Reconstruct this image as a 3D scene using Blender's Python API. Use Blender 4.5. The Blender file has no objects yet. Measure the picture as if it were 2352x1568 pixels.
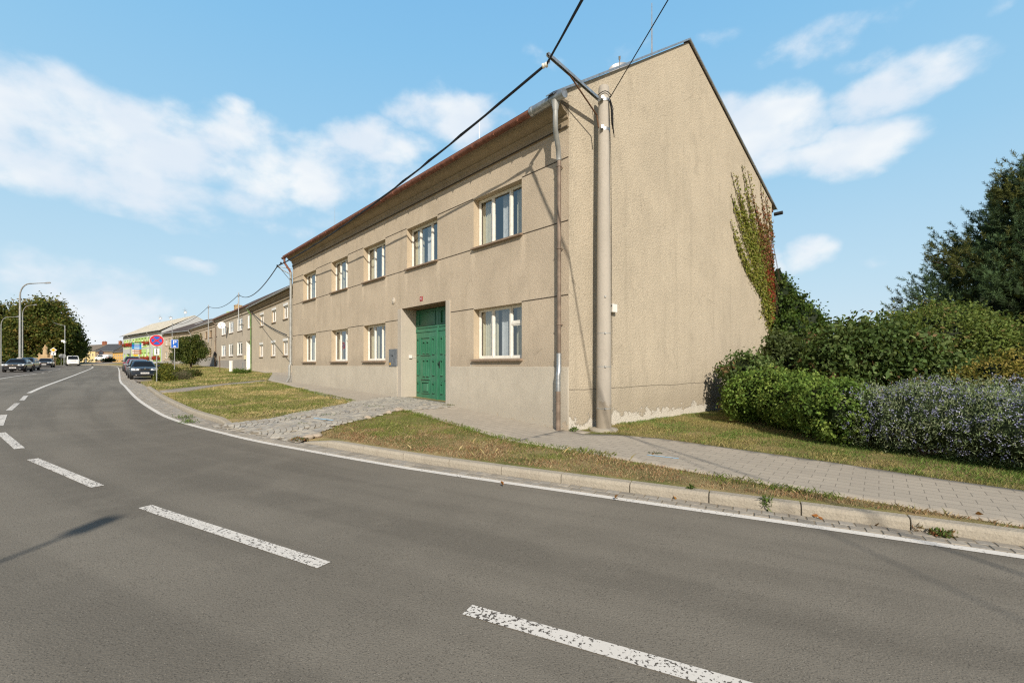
import bpy, bmesh, math, random
import numpy as np
from mathutils import Vector, Matrix
from mathutils.geometry import delaunay_2d_cdt
random.seed(7)
rng = np.random.default_rng(11)
scene = bpy.context.scene
COL = scene.collection
EY = 1.70                       # eye height above the road datum
F, CX, HY = 1060.0, 1176.0, 838.0   # focal length, principal column and horizon row of the survey photo (2352 px wide)
R = math.radians

# ------------------------------------------------------------------ materials
class NT:
    def __init__(s, mat):
        s.t = mat.node_tree; s.n = s.t.nodes; s.l = s.t.links
    def new(s, typ, **kw):
        n = s.n.new(typ)
        for k, v in kw.items(): setattr(n, k, v)
        return n
    def link(s, a, b): s.l.new(a, b)
    def val(s, sock, v):
        if isinstance(v, (int, float)): sock.default_value = v
        elif isinstance(v, (tuple, list)): sock.default_value = tuple(v) + ((1,) if len(v) == 3 and sock.type == 'RGBA' else ())
        else: s.link(v, sock)
    def math(s, op, a, b=None, c=None, clamp=False):
        n = s.new('ShaderNodeMath', operation=op, use_clamp=clamp)
        s.val(n.inputs[0], a)
        if b is not None: s.val(n.inputs[1], b)
        if c is not None: s.val(n.inputs[2], c)
        return n.outputs[0]
    def mix(s, f, a, b, mode='MIX'):
        n = s.new('ShaderNodeMix', data_type='RGBA', blend_type=mode)
        s.val(n.inputs[0], f); s.val(n.inputs[6], a); s.val(n.inputs[7], b)
        return n.outputs[2]
    def noise(s, vec, scale, detail=4, rough=.6, dist=0):
        n = s.new('ShaderNodeTexNoise'); n.inputs['Scale'].default_value = scale
        n.inputs['Detail'].default_value = detail; n.inputs['Roughness'].default_value = rough
        n.inputs['Distortion'].default_value = dist
        if vec is not None: s.link(vec, n.inputs['Vector'])
        return n.outputs['Fac']
    def voro(s, vec, scale, out='Distance', feature='F1'):
        n = s.new('ShaderNodeTexVoronoi', feature=feature); n.inputs['Scale'].default_value = scale
        if vec is not None: s.link(vec, n.inputs['Vector'])
        return n.outputs[out]
    def ss(s, x, lo, hi):
        n = s.new('ShaderNodeMapRange', interpolation_type='SMOOTHSTEP')
        s.val(n.inputs[0], x); s.val(n.inputs[1], lo); s.val(n.inputs[2], hi)
        return n.outputs[0]
    def scale(s, vec, v):
        n = s.new('ShaderNodeMapping'); s.link(vec, n.inputs['Vector']); n.inputs['Scale'].default_value = v
        return n.outputs[0]
    def pos(s): return s.new('ShaderNodeNewGeometry').outputs['Position']
    def sep(s, v):
        n = s.new('ShaderNodeSeparateXYZ'); s.link(v, n.inputs[0]); return n.outputs
    def bump(s, h, strength=.3, dist=.02):
        n = s.new('ShaderNodeBump'); n.inputs['Strength'].default_value = strength
        n.inputs['Distance'].default_value = dist; s.link(h, n.inputs['Height']); return n.outputs[0]

def mat(name):
    m = bpy.data.materials.new(name); m.use_nodes = True
    t = NT(m); p = m.node_tree.nodes['Principled BSDF']
    return m, t, p
def simple(name, col, rough=.6, metal=0, var=.12, scale=8, spec=.3, bump=0):
    m, t, p = mat(name)
    ps = t.pos(); n = t.noise(ps, scale, 5)
    a = tuple(c * (1 - var) for c in col); b = tuple(min(1, c * (1 + var)) for c in col)
    t.link(t.mix(t.ss(n, .3, .7), a, b), p.inputs['Base Color'])
    p.inputs['Roughness'].default_value = rough; p.inputs['Metallic'].default_value = metal
    p.inputs['Specular IOR Level'].default_value = spec
    if bump: t.link(t.bump(t.noise(ps, scale * 6, 4), bump), p.inputs['Normal'])
    return m

def stucco(name, col, dark, grain=26, strength=.55, streak=.25, peel=None, pit_shade=.3, crack=None, hair=False, sills=None):
    m, t, p = mat(name); ps = t.pos(); xyz = t.sep(ps)
    g = t.noise(ps, grain, 6, .7); g2 = t.voro(ps, grain * .8)
    big = t.noise(ps, .55, 4, .55, .4)
    st = t.noise(t.scale(ps, (2.2, 2.2, .16)), 1.4, 4, .6)
    speck = t.ss(t.noise(t.scale(ps, (1, 1, .8)), grain * 1.5, 4, .75), .54, .66)  # dark specks paint the shade in small surface pits
    blot = t.noise(t.scale(ps, (1, 1, .6)), 2.1, 5, .65, .5)
    c = t.mix(t.ss(big, .35, .7), col, tuple(x * .88 for x in col))
    c = t.mix(t.math('MULTIPLY', t.ss(st, .5, .75), streak), c, dark)
    c = t.mix(t.math('MULTIPLY', t.ss(blot, .50, .70), .50), c, tuple(x * .72 for x in col))
    c = t.mix(t.math('MULTIPLY', t.ss(blot, .46, .26), .35), c, tuple(min(1, x * 1.22) for x in col))
    mid_ = t.noise(ps, grain * .42, 3, .6)
    c = t.mix(t.math('MULTIPLY', t.ss(mid_, .56, .68), .24), c, tuple(x * .66 for x in col))
    c = t.mix(t.math('MULTIPLY', t.ss(mid_, .45, .33), .22), c, tuple(min(1, x * 1.25) for x in col))
    c = t.mix(t.math('MULTIPLY', speck, pit_shade), c, tuple(x * .42 for x in col))
    c = t.mix(t.math('MULTIPLY', t.ss(g, .35, .65), .35), c, tuple(min(1, x * 1.18) for x in col))
    h = t.math('ADD', g, t.math('MULTIPLY', g2, .5))
    if hair:                                   # hairline cracks, only here and there
        e1 = t.voro(t.mix(.30, ps, t.new('ShaderNodeTexNoise').outputs['Color']), .55, 'Distance', 'DISTANCE_TO_EDGE')
        ln = t.math('MULTIPLY', t.math('LESS_THAN', e1, .0035), t.math('GREATER_THAN', t.noise(ps, .9, 4), .57))
        c = t.mix(t.math('MULTIPLY', ln, .30), c, tuple(x * .3 for x in col))
    if sills:                                  # rain marks: pale runs below the sill ends, grime right under the sills
        o_, e_, spans, zs_ = sills
        s_ = t.math('ADD', t.math('MULTIPLY', t.math('SUBTRACT', xyz[0], o_[0]), e_[0]), t.math('MULTIPLY', t.math('SUBTRACT', xyz[1], o_[1]), e_[1]))
        wob = t.math('MULTIPLY', t.math('SUBTRACT', t.noise(t.scale(ps, (3, 3, .4)), 2, 3), .5), .16); sw_ = t.math('ADD', s_, wob)
        fade = None; near = None
        for z_ in zs_:
            f_ = t.math('MULTIPLY', t.ss(xyz[2], z_ - 1.15, z_ - .15), t.math('LESS_THAN', xyz[2], z_)); fade = f_ if fade is None else t.math('MAXIMUM', fade, f_)
            n_ = t.math('MULTIPLY', t.ss(xyz[2], z_ - .42, z_ - .08), t.math('LESS_THAN', xyz[2], z_)); near = n_ if near is None else t.math('MAXIMUM', near, n_)
        run = None; under = None
        for a_, b_ in spans:
            for q_ in (a_ - .04, b_ + .04):
                r_ = t.ss(t.math('ABSOLUTE', t.math('SUBTRACT', sw_, q_)), .17, .02); run = r_ if run is None else t.math('MAXIMUM', run, r_)
            u_ = t.ss(t.math('ABSOLUTE', t.math('SUBTRACT', s_, (a_ + b_) / 2)), (b_ - a_) / 2 + .1, (b_ - a_) / 2 - .1); under = u_ if under is None else t.math('MAXIMUM', under, u_)
        c = t.mix(t.math('MULTIPLY', t.math('MULTIPLY', run, fade), .34), c, tuple(min(1, x * 1.5) for x in col))
        c = t.mix(t.math('MULTIPLY', t.math('MULTIPLY', under, near), t.math('MULTIPLY', st, .5)), c, tuple(x * .5 for x in col))
    if peel:
        zb, zt_, pc = peel
        edge = t.math('ADD', xyz[2], t.math('MULTIPLY', t.math('SUBTRACT', t.noise(ps, 2.3, 5, .65), .5), 1.1))
        dirt = t.ss(edge, zt_ + .55, zb)
        c = t.mix(t.math('MULTIPLY', dirt, .6), c, tuple(x * .72 for x in col))
        mk = t.ss(t.math('ADD', t.noise(ps, 2.6, 6, .68, .3), t.math('MULTIPLY', t.math('SUBTRACT', zb, xyz[2]), .75)), .56, .60)
        if crack: c = t.mix(t.math('LESS_THAN', t.math('ABSOLUTE', t.math('SUBTRACT', t.math('ADD', xyz[2], t.math('MULTIPLY', t.noise(ps, 1.1, 5), .10)), crack)), .009), c, tuple(x * .35 for x in col))
        c = t.mix(mk, c, t.mix(t.noise(ps, 5, 4), pc, tuple(x * .7 for x in pc)))
        h = t.math('SUBTRACT', h, t.math('MULTIPLY', mk, .9))
    t.link(c, p.inputs['Base Color']); p.inputs['Roughness'].default_value = .95
    p.inputs['Specular IOR Level'].default_value = .12
    t.link(t.bump(h, strength, .03), p.inputs['Normal'])
    return m

M = {}
M['facade'] = stucco('facade_render', (.53, .45, .345), (.36, .30, .22), 48, .4, .45, (1.62, 1.80, (.62, .57, .48)), .30, None, True, ((1.346, 10.9), (-.666, .746), [(1.635, 3.73), (5.70, 7.72), (9.40, 11.39), (13.05, 15.0), (17.12, 19.11)], (5.14, 1.85)))
M['gable'] = stucco('gable_roughcast', (.505, .445, .345), (.32, .285, .22), 30, .7, .45, (.50, .95, (.68, .64, .56)), .68, 1.16, True)
M['plinth'] = stucco('plinth_render', (.54, .495, .41), (.40, .36, .29), 60, .35, .35, (.30, .75, (.55, .47, .36)), .4)
M['reveal'] = stucco('reveal_render', (.49, .41, .30), (.33, .27, .2), 40, .25, .2, None, .15)
M['gate_stone'] = stucco('terrazzo_render', (.50, .455, .385), (.33, .29, .24), 60, .25, .3, None, .35)
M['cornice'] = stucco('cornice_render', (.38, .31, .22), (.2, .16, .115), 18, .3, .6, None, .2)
M['beige2'] = stucco('beige_render', (.55, .48, .375), (.40, .345, .27), 26, .35, .4, None, .25)
M['grey3'] = stucco('grey_beige_render', (.50, .445, .36), (.37, .33, .27), 20, .3, .3, None, .2)
M['tan4'] = stucco('tan_render', (.50, .42, .32), (.36, .30, .23), 20, .3, .35, None, .2)
M['grey_base'] = stucco('grey_base', (.36, .34, .31), (.28, .26, .23), 26, .2, .3, None, .2)
M['mint'] = simple('pale_mint_paint', (.66, .80, .50), .8, var=.04)
M['lime'] = simple('lime_paint', (.45, .66, .22), .8, var=.05)
M['pale_grey'] = simple('pale_grey_paint', (.50, .52, .52), .85, var=.05)
M['yellow_wall'] = simple('pale_yellow_paint', (.84, .66, .34), .85, var=.08)
M['orange_wall'] = simple('orange_paint', (.80, .48, .15), .85, var=.08)
M['stone_wall'] = stucco('brown_stone', (.33, .25, .18), (.22, .17, .12), 8, .5, .3, None, .4)
M['white'] = simple('white_paint', (.79, .78, .74), .45, var=.06, scale=14)
M['old_white'] = simple('old_white_paint', (.79, .77, .70), .55, var=.08, scale=9)
M['concrete'] = stucco('pole_concrete', (.42, .39, .34), (.26, .235, .20), 40, .15, .85, (.75, 1.6, (.34, .30, .24)), .2)
M['kerb'] = stucco('kerb_concrete', (.385, .35, .285), (.27, .235, .19), 38, .35, .5, None, .4)
M['galv'] = simple('galvanised_steel', (.42, .44, .45), .42, .75, .2, 12)
M['zinc_grey'] = simple('zinc_grey_paint', (.33, .34, .33), .5, .2, .2, 5)
M['brown_pipe'] = simple('brown_pipe_paint', (.20, .155, .12), .5, .1, .3, 4)
M['red_gutter'] = simple('red_gutter_paint', (.20, .085, .055), .6, .05, .35, 5)
M['green_pipe'] = simple('green_pipe_paint', (.13, .22, .075), .5, .1, .2, 4)
M['rust'] = simple('rusty_iron', (.15, .085, .05), .8, .2, .4, 14)
M['dark_metal'] = simple('dark_metal', (.04, .04, .042), .5, .3)
M['black'] = simple('black_rubber', (.018, .018, .019), .75)
M['cable'] = simple('cable_black', (.015, .015, .016), .6)
M['shade_line'] = simple('groove_shadow_line', (.07, .055, .04), .95)  # dark brown colour standing in for thin shadow lines on the facade
M['wood_soffit'] = simple('brown_wood', (.20, .12, .06), .7, var=.4, scale=5)
M['sill'] = simple('brown_sill', (.27, .20, .145), .75, var=.2)
M['brick'] = simple('chimney_brick', (.33, .13, .075), .9, var=.35, scale=9)
M['red_plate'] = simple('red_enamel', (.35, .02, .02), .35)
M['sign_red'] = simple('sign_red', (.62, .022, .03), .4, var=.03)
M['sign_blue'] = simple('sign_blue', (.015, .13, .55), .4, var=.03)
M['sign_white'] = simple('sign_white', (.82, .82, .82), .4, var=.03)
M['sign_green'] = simple('sign_green', (.02, .28, .16), .4, var=.03)
M['sign_cyan'] = simple('sign_light_blue', (.03, .27, .6), .4, var=.03)
M['sign_brown'] = simple('sign_brown', (.30, .10, .05), .4, var=.03)
M['sign_yellow'] = simple('sign_yellow', (.75, .42, .02), .4, var=.03)
M['sign_black'] = simple('sign_black', (.012, .012, .014), .4)
M['sign_grey'] = simple('sign_back_grey', (.38, .39, .4), .45, .4)
M['meter_grey'] = simple('meter_box_grey', (.17, .185, .2), .5, .1, .2, 9)
M['sandstone'] = stucco('sandstone', (.48, .35, .2), (.25, .18, .1), 14, .4, .4, None, .4)
M['stone_rock'] = stucco('fieldstone', (.42, .36, .29), (.36, .28, .2), 12, .5, .3, None, .3)
M['ash_white'] = simple('chalk_white', (.75, .75, .74), .8)
M['blue_paint'] = simple('pale_blue_spray', (.36, .60, .80), .85, var=.12, scale=20)

def green_mat():
    m, t, p = mat('green_gate_paint'); ps = t.pos()
    a = t.noise(t.scale(ps, (7, 7, 1.0)), 3, 5, .6); b = t.noise(ps, 1.6, 4)
    c = t.mix(t.ss(a, .35, .72), (.032, .155, .085), (.042, .20, .115))
    c = t.mix(t.math('MULTIPLY', t.ss(b, .45, .75), .45), c, (.075, .235, .15))
    chips = t.math('GREATER_THAN', t.noise(ps, 26, 3), .735)
    c = t.mix(chips, c, (.05, .075, .05))
    t.link(c, p.inputs['Base Color']); p.inputs['Roughness'].default_value = .42
    t.link(t.bump(a, .12), p.inputs['Normal'])
    return m
M['green_door'] = green_mat()

def tile_mat(name, c1, c2, rows=3.2):
    m, t, p = mat(name)
    uv = t.new('ShaderNodeUVMap').outputs[0]
    br = t.new('ShaderNodeTexBrick'); t.link(uv, br.inputs['Vector'])
    br.inputs['Scale'].default_value = 1; br.inputs['Brick Width'].default_value = .24; br.inputs['Row Height'].default_value = .33
    br.inputs['Mortar Size'].default_value = .02
    br.inputs['Color1'].default_value = c1 + (1,); br.inputs['Color2'].default_value = c2 + (1,)
    br.inputs['Mortar'].default_value = tuple(x * .35 for x in c1) + (1,)
    ps = t.pos(); n = t.noise(ps, .9, 5)
    c = t.mix(t.math('MULTIPLY', t.ss(n, .4, .7), .45), br.outputs['Color'], tuple(x * .6 for x in c1))
    t.link(c, p.inputs['Base Color']); p.inputs['Roughness'].default_value = .85
    t.link(t.bump(br.outputs['Fac'], -.5, .03), p.inputs['Normal'])
    return m
M['tile_red'] = tile_mat('red_roof_tiles', (.22, .085, .05), (.28, .115, .07))
M['tile_dark'] = tile_mat('dark_roof_tiles', (.085, .062, .05), (.115, .085, .07))
M['tile_brown'] = tile_mat('brown_roof_tiles', (.14, .075, .05), (.18, .10, .07))
M['tile_slate'] = tile_mat('slate_roof', (.075, .08, .088), (.095, .10, .11))
M['tile_greybrown'] = tile_mat('weathered_roof', (.20, .165, .125), (.24, .20, .15))
M['tile_mottled'] = tile_mat('mottled_old_tiles', (.17, .12, .085), (.40, .30, .2))
M['roof_cream'] = tile_mat('cream_metal_roof', (.72, .66, .52), (.76, .70, .56))

def asphalt(name, base, patch=True):
    m, t, p = mat(name); ps = t.pos()
    big = t.noise(ps, .22, 4, .5, .3); mid = t.noise(ps, 1.3, 4)
    uv = t.new('ShaderNodeUVMap').outputs[0]
    trk = t.noise(t.scale(uv, (.05, .8, 1)), 1.5, 3, .5)
    fine = t.noise(ps, 92, 2, .7); pit = t.noise(ps, 130, 2, .6); sp = t.voro(ps, 70); crk = t.voro(t.scale(ps, (.5, .5, .5)), 1, 'Distance', 'DISTANCE_TO_EDGE')
    c = t.mix(t.ss(big, .3, .7), tuple(x * .86 for x in base), tuple(x * 1.12 for x in base))
    c = t.mix(t.math('MULTIPLY', t.ss(trk, .42, .62), .55), c, tuple(x * .62 for x in base))
    c = t.mix(t.math('MULTIPLY', t.ss(mid, .45, .7), .3), c, tuple(x * 1.2 for x in base))
    c = t.mix(t.math('MULTIPLY', t.ss(pit, .42, .30), .5), c, tuple(min(1, x * 1.7) for x in base))
    c = t.mix(t.math('MULTIPLY', t.ss(fine, .56, .64), .7), c, tuple(x * .28 for x in base))
    rare = t.math('MULTIPLY', t.ss(sp, .16, .06), t.math('GREATER_THAN', t.noise(ps, 31, 2), .58))
    c = t.mix(t.math('MULTIPLY', rare, .8), c, tuple(min(1, x * 4) for x in base))
    t.link(c, p.inputs['Base Color']); p.inputs['Roughness'].default_value = .88
    p.inputs['Specular IOR Level'].default_value = .2
    t.link(t.bump(t.math('ADD', fine, sp), .35, .006), p.inputs['Normal'])
    return m
M['asphalt'] = asphalt('road_asphalt', (.208, .190, .157))
M['asphalt2'] = asphalt('bay_asphalt', (.19, .17, .145))

def marking(name, wear):
    m, t, p = mat(name); ps = t.pos()
    n = t.noise(t.scale(ps, (1, 1, 1)), 44, 3, .55); n2 = t.noise(ps, 2.2, 3)
    w = t.math('ADD', n, t.math('MULTIPLY', t.math('SUBTRACT', n2, .5), .32))
    hole = t.ss(w, wear, wear + .03)
    c = t.mix(hole, t.mix(n2, (.66, .63, .57), (.76, .74, .69)), (.095, .085, .072))
    t.link(c, p.inputs['Base Color']); p.inputs['Roughness'].default_value = .8
    t.link(t.bump(hole, -.4, .006), p.inputs['Normal'])
    return m
M['mark_worn'] = marking('worn_road_paint', .556)
M['mark'] = marking('road_paint', .63)

def paver_mat(name, base, w, h, off=.5):
    m, t, p = mat(name); uv = t.new('ShaderNodeUVMap').outputs[0]; ps = t.pos()
    br = t.new('ShaderNodeTexBrick'); t.link(uv, br.inputs['Vector'])
    br.offset = off
    br.inputs['Scale'].default_value = 1; br.inputs['Brick Width'].default_value = w; br.inputs['Row Height'].default_value = h
    br.inputs['Mortar Size'].default_value = .006; br.inputs['Mortar Smooth'].default_value = .2
    br.inputs['Color1'].default_value = tuple(x * .95 for x in base) + (1,)
    br.inputs['Color2'].default_value = tuple(x * 1.05 for x in base) + (1,)
    br.inputs['Mortar'].default_value = tuple(x * .5 for x in base) + (1,)
    # the long joints are tight and pale, the short ones open and dark
    n = t.noise(ps, .8, 4); n2 = t.noise(ps, 7, 5); n3 = t.noise(ps, 70, 3)
    c = t.mix(t.math('MULTIPLY', t.ss(n, .4, .7), .35), br.outputs['Color'], tuple(x * .78 for x in base))
    c = t.mix(t.math('MULTIPLY', t.ss(n2, .5, .7), .2), c, tuple(x * 1.15 for x in base))
    c = t.mix(t.math('MULTIPLY', t.ss(n3, .5, .7), .25), c, tuple(x * .7 for x in base))
    t.link(c, p.inputs['Base Color']); p.inputs['Roughness'].default_value = .92
    t.link(t.bump(t.math('SUBTRACT', n3, t.math('MULTIPLY', br.outputs['Fac'], 2)), .35, .008), p.inputs['Normal'])
    return m
M['paver'] = paver_mat('sidewalk_pavers', (.405, .362, .295), .31, .2)
M['path'] = paver_mat('path_pavers', (.34, .30, .25), .22, .11)

def grass_ground(name, green, dry, soil):
    m, t, p = mat(name); ps = t.pos()
    a = t.noise(ps, .75, 5, .6, .3); b = t.noise(ps, 3.2, 5, .6); f = t.noise(ps, 60, 4, .7)
    c = t.mix(t.ss(a, .38, .62), green, dry)
    c = t.mix(t.math('MULTIPLY', t.ss(b, .52, .68), .6), c, soil)
    c = t.mix(t.math('MULTIPLY', t.ss(f, .45, .65), .55), c, tuple(x * .4 for x in green))
    t.link(c, p.inputs['Base Color']); p.inputs['Roughness'].default_value = 1
    p.inputs['Specular IOR Level'].default_value = .05
    t.link(t.bump(f, .9, .03), p.inputs['Normal'])
    return m
M['verge'] = grass_ground('verge_turf', (.19, .20, .07), (.39, .305, .16), (.27, .185, .11))
M['field'] = grass_ground('distant_ground', (.14, .16, .05), (.24, .21, .10), (.18, .14, .09))
M['dirt'] = stucco('joint_dirt', (.26, .225, .17), (.10, .08, .05), 20, .5, .2, None, .4)

def cobble_mat():
    m, t, p = mat('cobblestone'); at_ = t.new('ShaderNodeAttribute', attribute_name='Col').outputs['Color']
    ps = t.pos(); n = t.noise(ps, 22, 5)
    c = t.mix(t.ss(n, .35, .7), at_, t.mix(.45, at_, (.2, .18, .15)))
    t.link(c, p.inputs['Base Color']); p.inputs['Roughness'].default_value = .8
    t.link(t.bump(n, .35, .01), p.inputs['Normal'])
    return m
M['cobble'] = cobble_mat()

def leaf_mat(name, trans=.3, rough=.6, spec=.18):
    m, t, p = mat(name)
    at_ = t.new('ShaderNodeAttribute', attribute_name='Col').outputs['Color']
    t.link(at_, p.inputs['Base Color']); p.inputs['Roughness'].default_value = rough
    p.inputs['Specular IOR Level'].default_value = spec
    tr = t.new('ShaderNodeBsdfTranslucent'); t.link(t.mix(.5, at_, (.25, .3, .04)), tr.inputs['Color'])
    mx = t.new('ShaderNodeMixShader'); mx.inputs[0].default_value = trans
    t.link(p.outputs[0], mx.inputs[1]); t.link(tr.outputs[0], mx.inputs[2])
    out = [n for n in t.n if n.type == 'OUTPUT_MATERIAL'][0]
    t.link(mx.outputs[0], out.inputs[0])
    return m
M['leaf'] = leaf_mat('leaf')
M['needle'] = leaf_mat('needle', .12, .6, .2)
M['grass'] = leaf_mat('grass_blade', .3, .7, .15)
M['petal'] = leaf_mat('petal', .25, .7, .1)
M['bark'] = stucco('bark', (.10, .075, .055), (.05, .04, .03), 9, .8, .5, None, .4)
M['twig'] = simple('twig', (.13, .085, .055), .9)

def glass_mat(name, refl, tint=(1, 1, 1)):
    m, t, p = mat(name)
    gl = t.new('ShaderNodeBsdfGlossy'); gl.inputs['Roughness'].default_value = .03
    tr = t.new('ShaderNodeBsdfTransparent'); tr.inputs['Color'].default_value = tint + (1,)
    lw = t.new('ShaderNodeLayerWeight'); lw.inputs['Blend'].default_value = .5
    f = t.math('ADD', t.math('MULTIPLY', t.math('POWER', lw.outputs['Facing'], 4.0), .8), refl, clamp=True)
    w = t.noise(t.pos(), 1.6, 2)
    t.link(t.bump(w, .05, .05), gl.inputs['Normal'])
    mx = t.new('ShaderNodeMixShader'); t.link(f, mx.inputs[0]); t.link(tr.outputs[0], mx.inputs[1]); t.link(gl.outputs[0], mx.inputs[2])
    out = [n for n in t.n if n.type == 'OUTPUT_MATERIAL'][0]
    t.link(mx.outputs[0], out.inputs[0])
    return m
M['glass'] = glass_mat('window_glass', .19, (.85, .9, .95))
M['glass_dark'] = simple('dark_glass', (.012, .015, .018), .06, spec=.6, var=.02)
M['car_glass'] = glass_mat('car_glass', .05, (.35, .42, .42))
M['curtain'] = simple('net_curtain', (.60, .60, .57), .95, var=.08)
M['curtain_cream'] = simple('cream_curtain', (.60, .55, .38), .95, var=.08)
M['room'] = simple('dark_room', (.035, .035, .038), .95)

def paint(name, col, rough=.28, metal=.0, coat=.6):
    m, t, p = mat(name); n = t.noise(t.pos(), 3, 3)
    t.link(t.mix(n, col, tuple(c * 1.25 for c in col)), p.inputs['Base Color'])
    p.inputs['Roughness'].default_value = rough; p.inputs['Metallic'].default_value = metal
    p.inputs['Coat Weight'].default_value = coat; p.inputs['Coat Roughness'].default_value = .08
    return m
M['car_navy'] = paint('navy_paint', (.012, .02, .035)); M['car_black'] = paint('black_paint', (.008, .011, .018))
M['car_red'] = paint('crimson_paint', (.25, .01, .03)); M['car_silver'] = paint('silver_paint', (.32, .36, .4), .3, .5)
M['car_white'] = paint('white_car_paint', (.78, .78, .77)); M['car_grey'] = paint('dark_grey_paint', (.05, .06, .07), .3, .4)
M['car_bluegrey'] = paint('blue_grey_paint', (.07, .1, .14), .3, .4)
M['chrome'] = simple('chrome', (.7, .7, .7), .15, 1, .03)
M['plastic'] = simple('dark_plastic', (.03, .032, .035), .55)
M['lamp_glass'] = simple('headlight_glass', (.72, .76, .78), .18, .0, .05, spec=.8)
M['skin'] = simple('skin', (.5, .3, .22), .6); M['hair'] = simple('dark_hair', (.04, .025, .02), .7)
M['cloth_pale'] = simple('pale_cloth', (.5, .46, .47), .9); M['cloth_grey'] = simple('grey_trousers', (.25, .25, .28), .9)
M['cloth_dark'] = simple('dark_bag', (.03, .03, .035), .9)

# ------------------------------------------------------------------ object helpers
def link(name, me, parent=None):
    o = bpy.data.objects.new(name, me); COL.objects.link(o)
    if parent is not None: o.parent = parent
    return o
def tag(o, label, cat=None, group=None, kind=None):
    if label: o['label'] = label
    if cat: o['category'] = cat
    if group: o['group'] = group
    if kind: o['kind'] = kind
    return o
def thing(name, label, cat, group=None):
    o = bpy.data.objects.new(name, None); COL.objects.link(o)
    o.empty_display_size = .2
    return tag(o, label, cat, group)

class MB:
    """collects faces; build() links them as ONE mesh object"""
    def __init__(s): s.v = []; s.f = []; s.m = []; s.uv = []
    def add(s, vs, fs, mi=0, uv=None):
        b = len(s.v); s.v += [tuple(p) for p in vs]
        for k, f in enumerate(fs):
            s.f.append([b + i for i in f]); s.m.append(mi)
            s.uv.append(uv[k] if uv else None)
        return s
    def quad(s, a, b, c, d, mi=0, uv=None): return s.add([a, b, c, d], [(0, 1, 2, 3)], mi, [uv] if uv else None)
    def box(s, fr, x0, x1, y0, y1, z0, z1, mi=0):
        vs = [fr(x, y, z) for z in (z0, z1) for y in (y0, y1) for x in (x0, x1)]
        return s.add(vs, [(0, 2, 3, 1), (4, 5, 7, 6), (0, 1, 5, 4), (1, 3, 7, 5), (3, 2, 6, 7), (2, 0, 4, 6)], mi)
    def tube(s, pts, r, n=8, mi=0, cap=True):
        pts = [Vector(p) for p in pts]; rs = r if isinstance(r, (list, tuple)) else [r] * len(pts)
        b = len(s.v); up = None
        for i, p in enumerate(pts):
            d = (pts[min(i + 1, len(pts) - 1)] - pts[max(i - 1, 0)]).normalized()
            if up is None: up = Vector((0, 0, 1)) if abs(d.z) < .9 else Vector((0, 1, 0))
            x = d.cross(up); x.normalize(); y = x.cross(d); up = y if abs(d.dot(Vector((0, 0, 1)))) > .3 else Vector((0, 0, 1))
            for k in range(n):
                a = 2 * math.pi * k / n
                s.v.append(tuple(p + x * (math.cos(a) * rs[i]) + y * (math.sin(a) * rs[i])))
        for i in range(len(pts) - 1):
            for k in range(n):
                k2 = (k + 1) % n
                s.f.append([b + i * n + k, b + i * n + k2, b + (i + 1) * n + k2, b + (i + 1) * n + k]); s.m.append(mi); s.uv.append(None)
        if cap:
            s.f.append([b + k for k in range(n)][::-1]); s.m.append(mi); s.uv.append(None)
            e = b + (len(pts) - 1) * n
            s.f.append([e + k for k in range(n)]); s.m.append(mi); s.uv.append(None)
        return s
    def lathe(s, fr, prof, n=16, mi=0, cap=True):
        """prof = [(r, z)], axis = local z of fr"""
        b = len(s.v)
        for r, z in prof:
            for k in range(n):
                a = 2 * math.pi * k / n
                s.v.append(tuple(fr(math.cos(a) * r, math.sin(a) * r, z)))
        for i in range(len(prof) - 1):
            for k in range(n):
                k2 = (k + 1) % n
                s.f.append([b + i * n + k, b + i * n + k2, b + (i + 1) * n + k2, b + (i + 1) * n + k]); s.m.append(mi); s.uv.append(None)
        if cap:
            s.f.append([b + k for k in range(n)][::-1]); s.m.append(mi); s.uv.append(None)
            e = b + (len(prof) - 1) * n
            s.f.append([e + k for k in range(n)]); s.m.append(mi); s.uv.append(None)
        return s
    def prism(s, fr, poly, y0, y1, mi=0):
        """poly in local (x, z), extruded along local y"""
        n = len(poly)
        vs = [fr(x, y0, z) for x, z in poly] + [fr(x, y1, z) for x, z in poly]
        fs = [tuple(range(n)), tuple(range(2 * n - 1, n - 1, -1))]
        fs += [(i, i + n, (i + 1) % n + n, (i + 1) % n) for i in range(n)]
        return s.add(vs, fs, mi)
    def build(s, name, mats, parent=None, smooth=False, bevel=0, uv=False, recalc=True, sub=0):
        me = bpy.data.meshes.new(name); me.from_pydata(s.v, [], s.f)
        for m in (mats if isinstance(mats, (list, tuple)) else [mats]): me.materials.append(M[m] if isinstance(m, str) else m)
        me.polygons.foreach_set('material_index', s.m)
        if uv or any(u is not None for u in s.uv):
            l = me.uv_layers.new(name='UVMap')
            for p, u in zip(me.polygons, s.uv):
                if u is not None:
                    for k, li in enumerate(p.loop_indices): l.data[li].uv = u[k]
        if recalc:
            bm = bmesh.new(); bm.from_mesh(me); bmesh.ops.recalc_face_normals(bm, faces=bm.faces); bm.to_mesh(me); bm.free()
        if smooth:
            me.polygons.foreach_set('use_smooth', [True] * len(me.polygons))
            try: me.set_sharp_from_angle(angle=R(40))
            except Exception: pass
        me.update()
        o = link(name, me, parent)
        if bevel:
            b = o.modifiers.new('Bevel', 'BEVEL'); b.width = bevel; b.segments = 2; b.limit_method = 'ANGLE'
        if sub:
            q = o.modifiers.new('Sub', 'SUBSURF'); q.levels = sub; q.render_levels = sub
        return o

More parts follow.
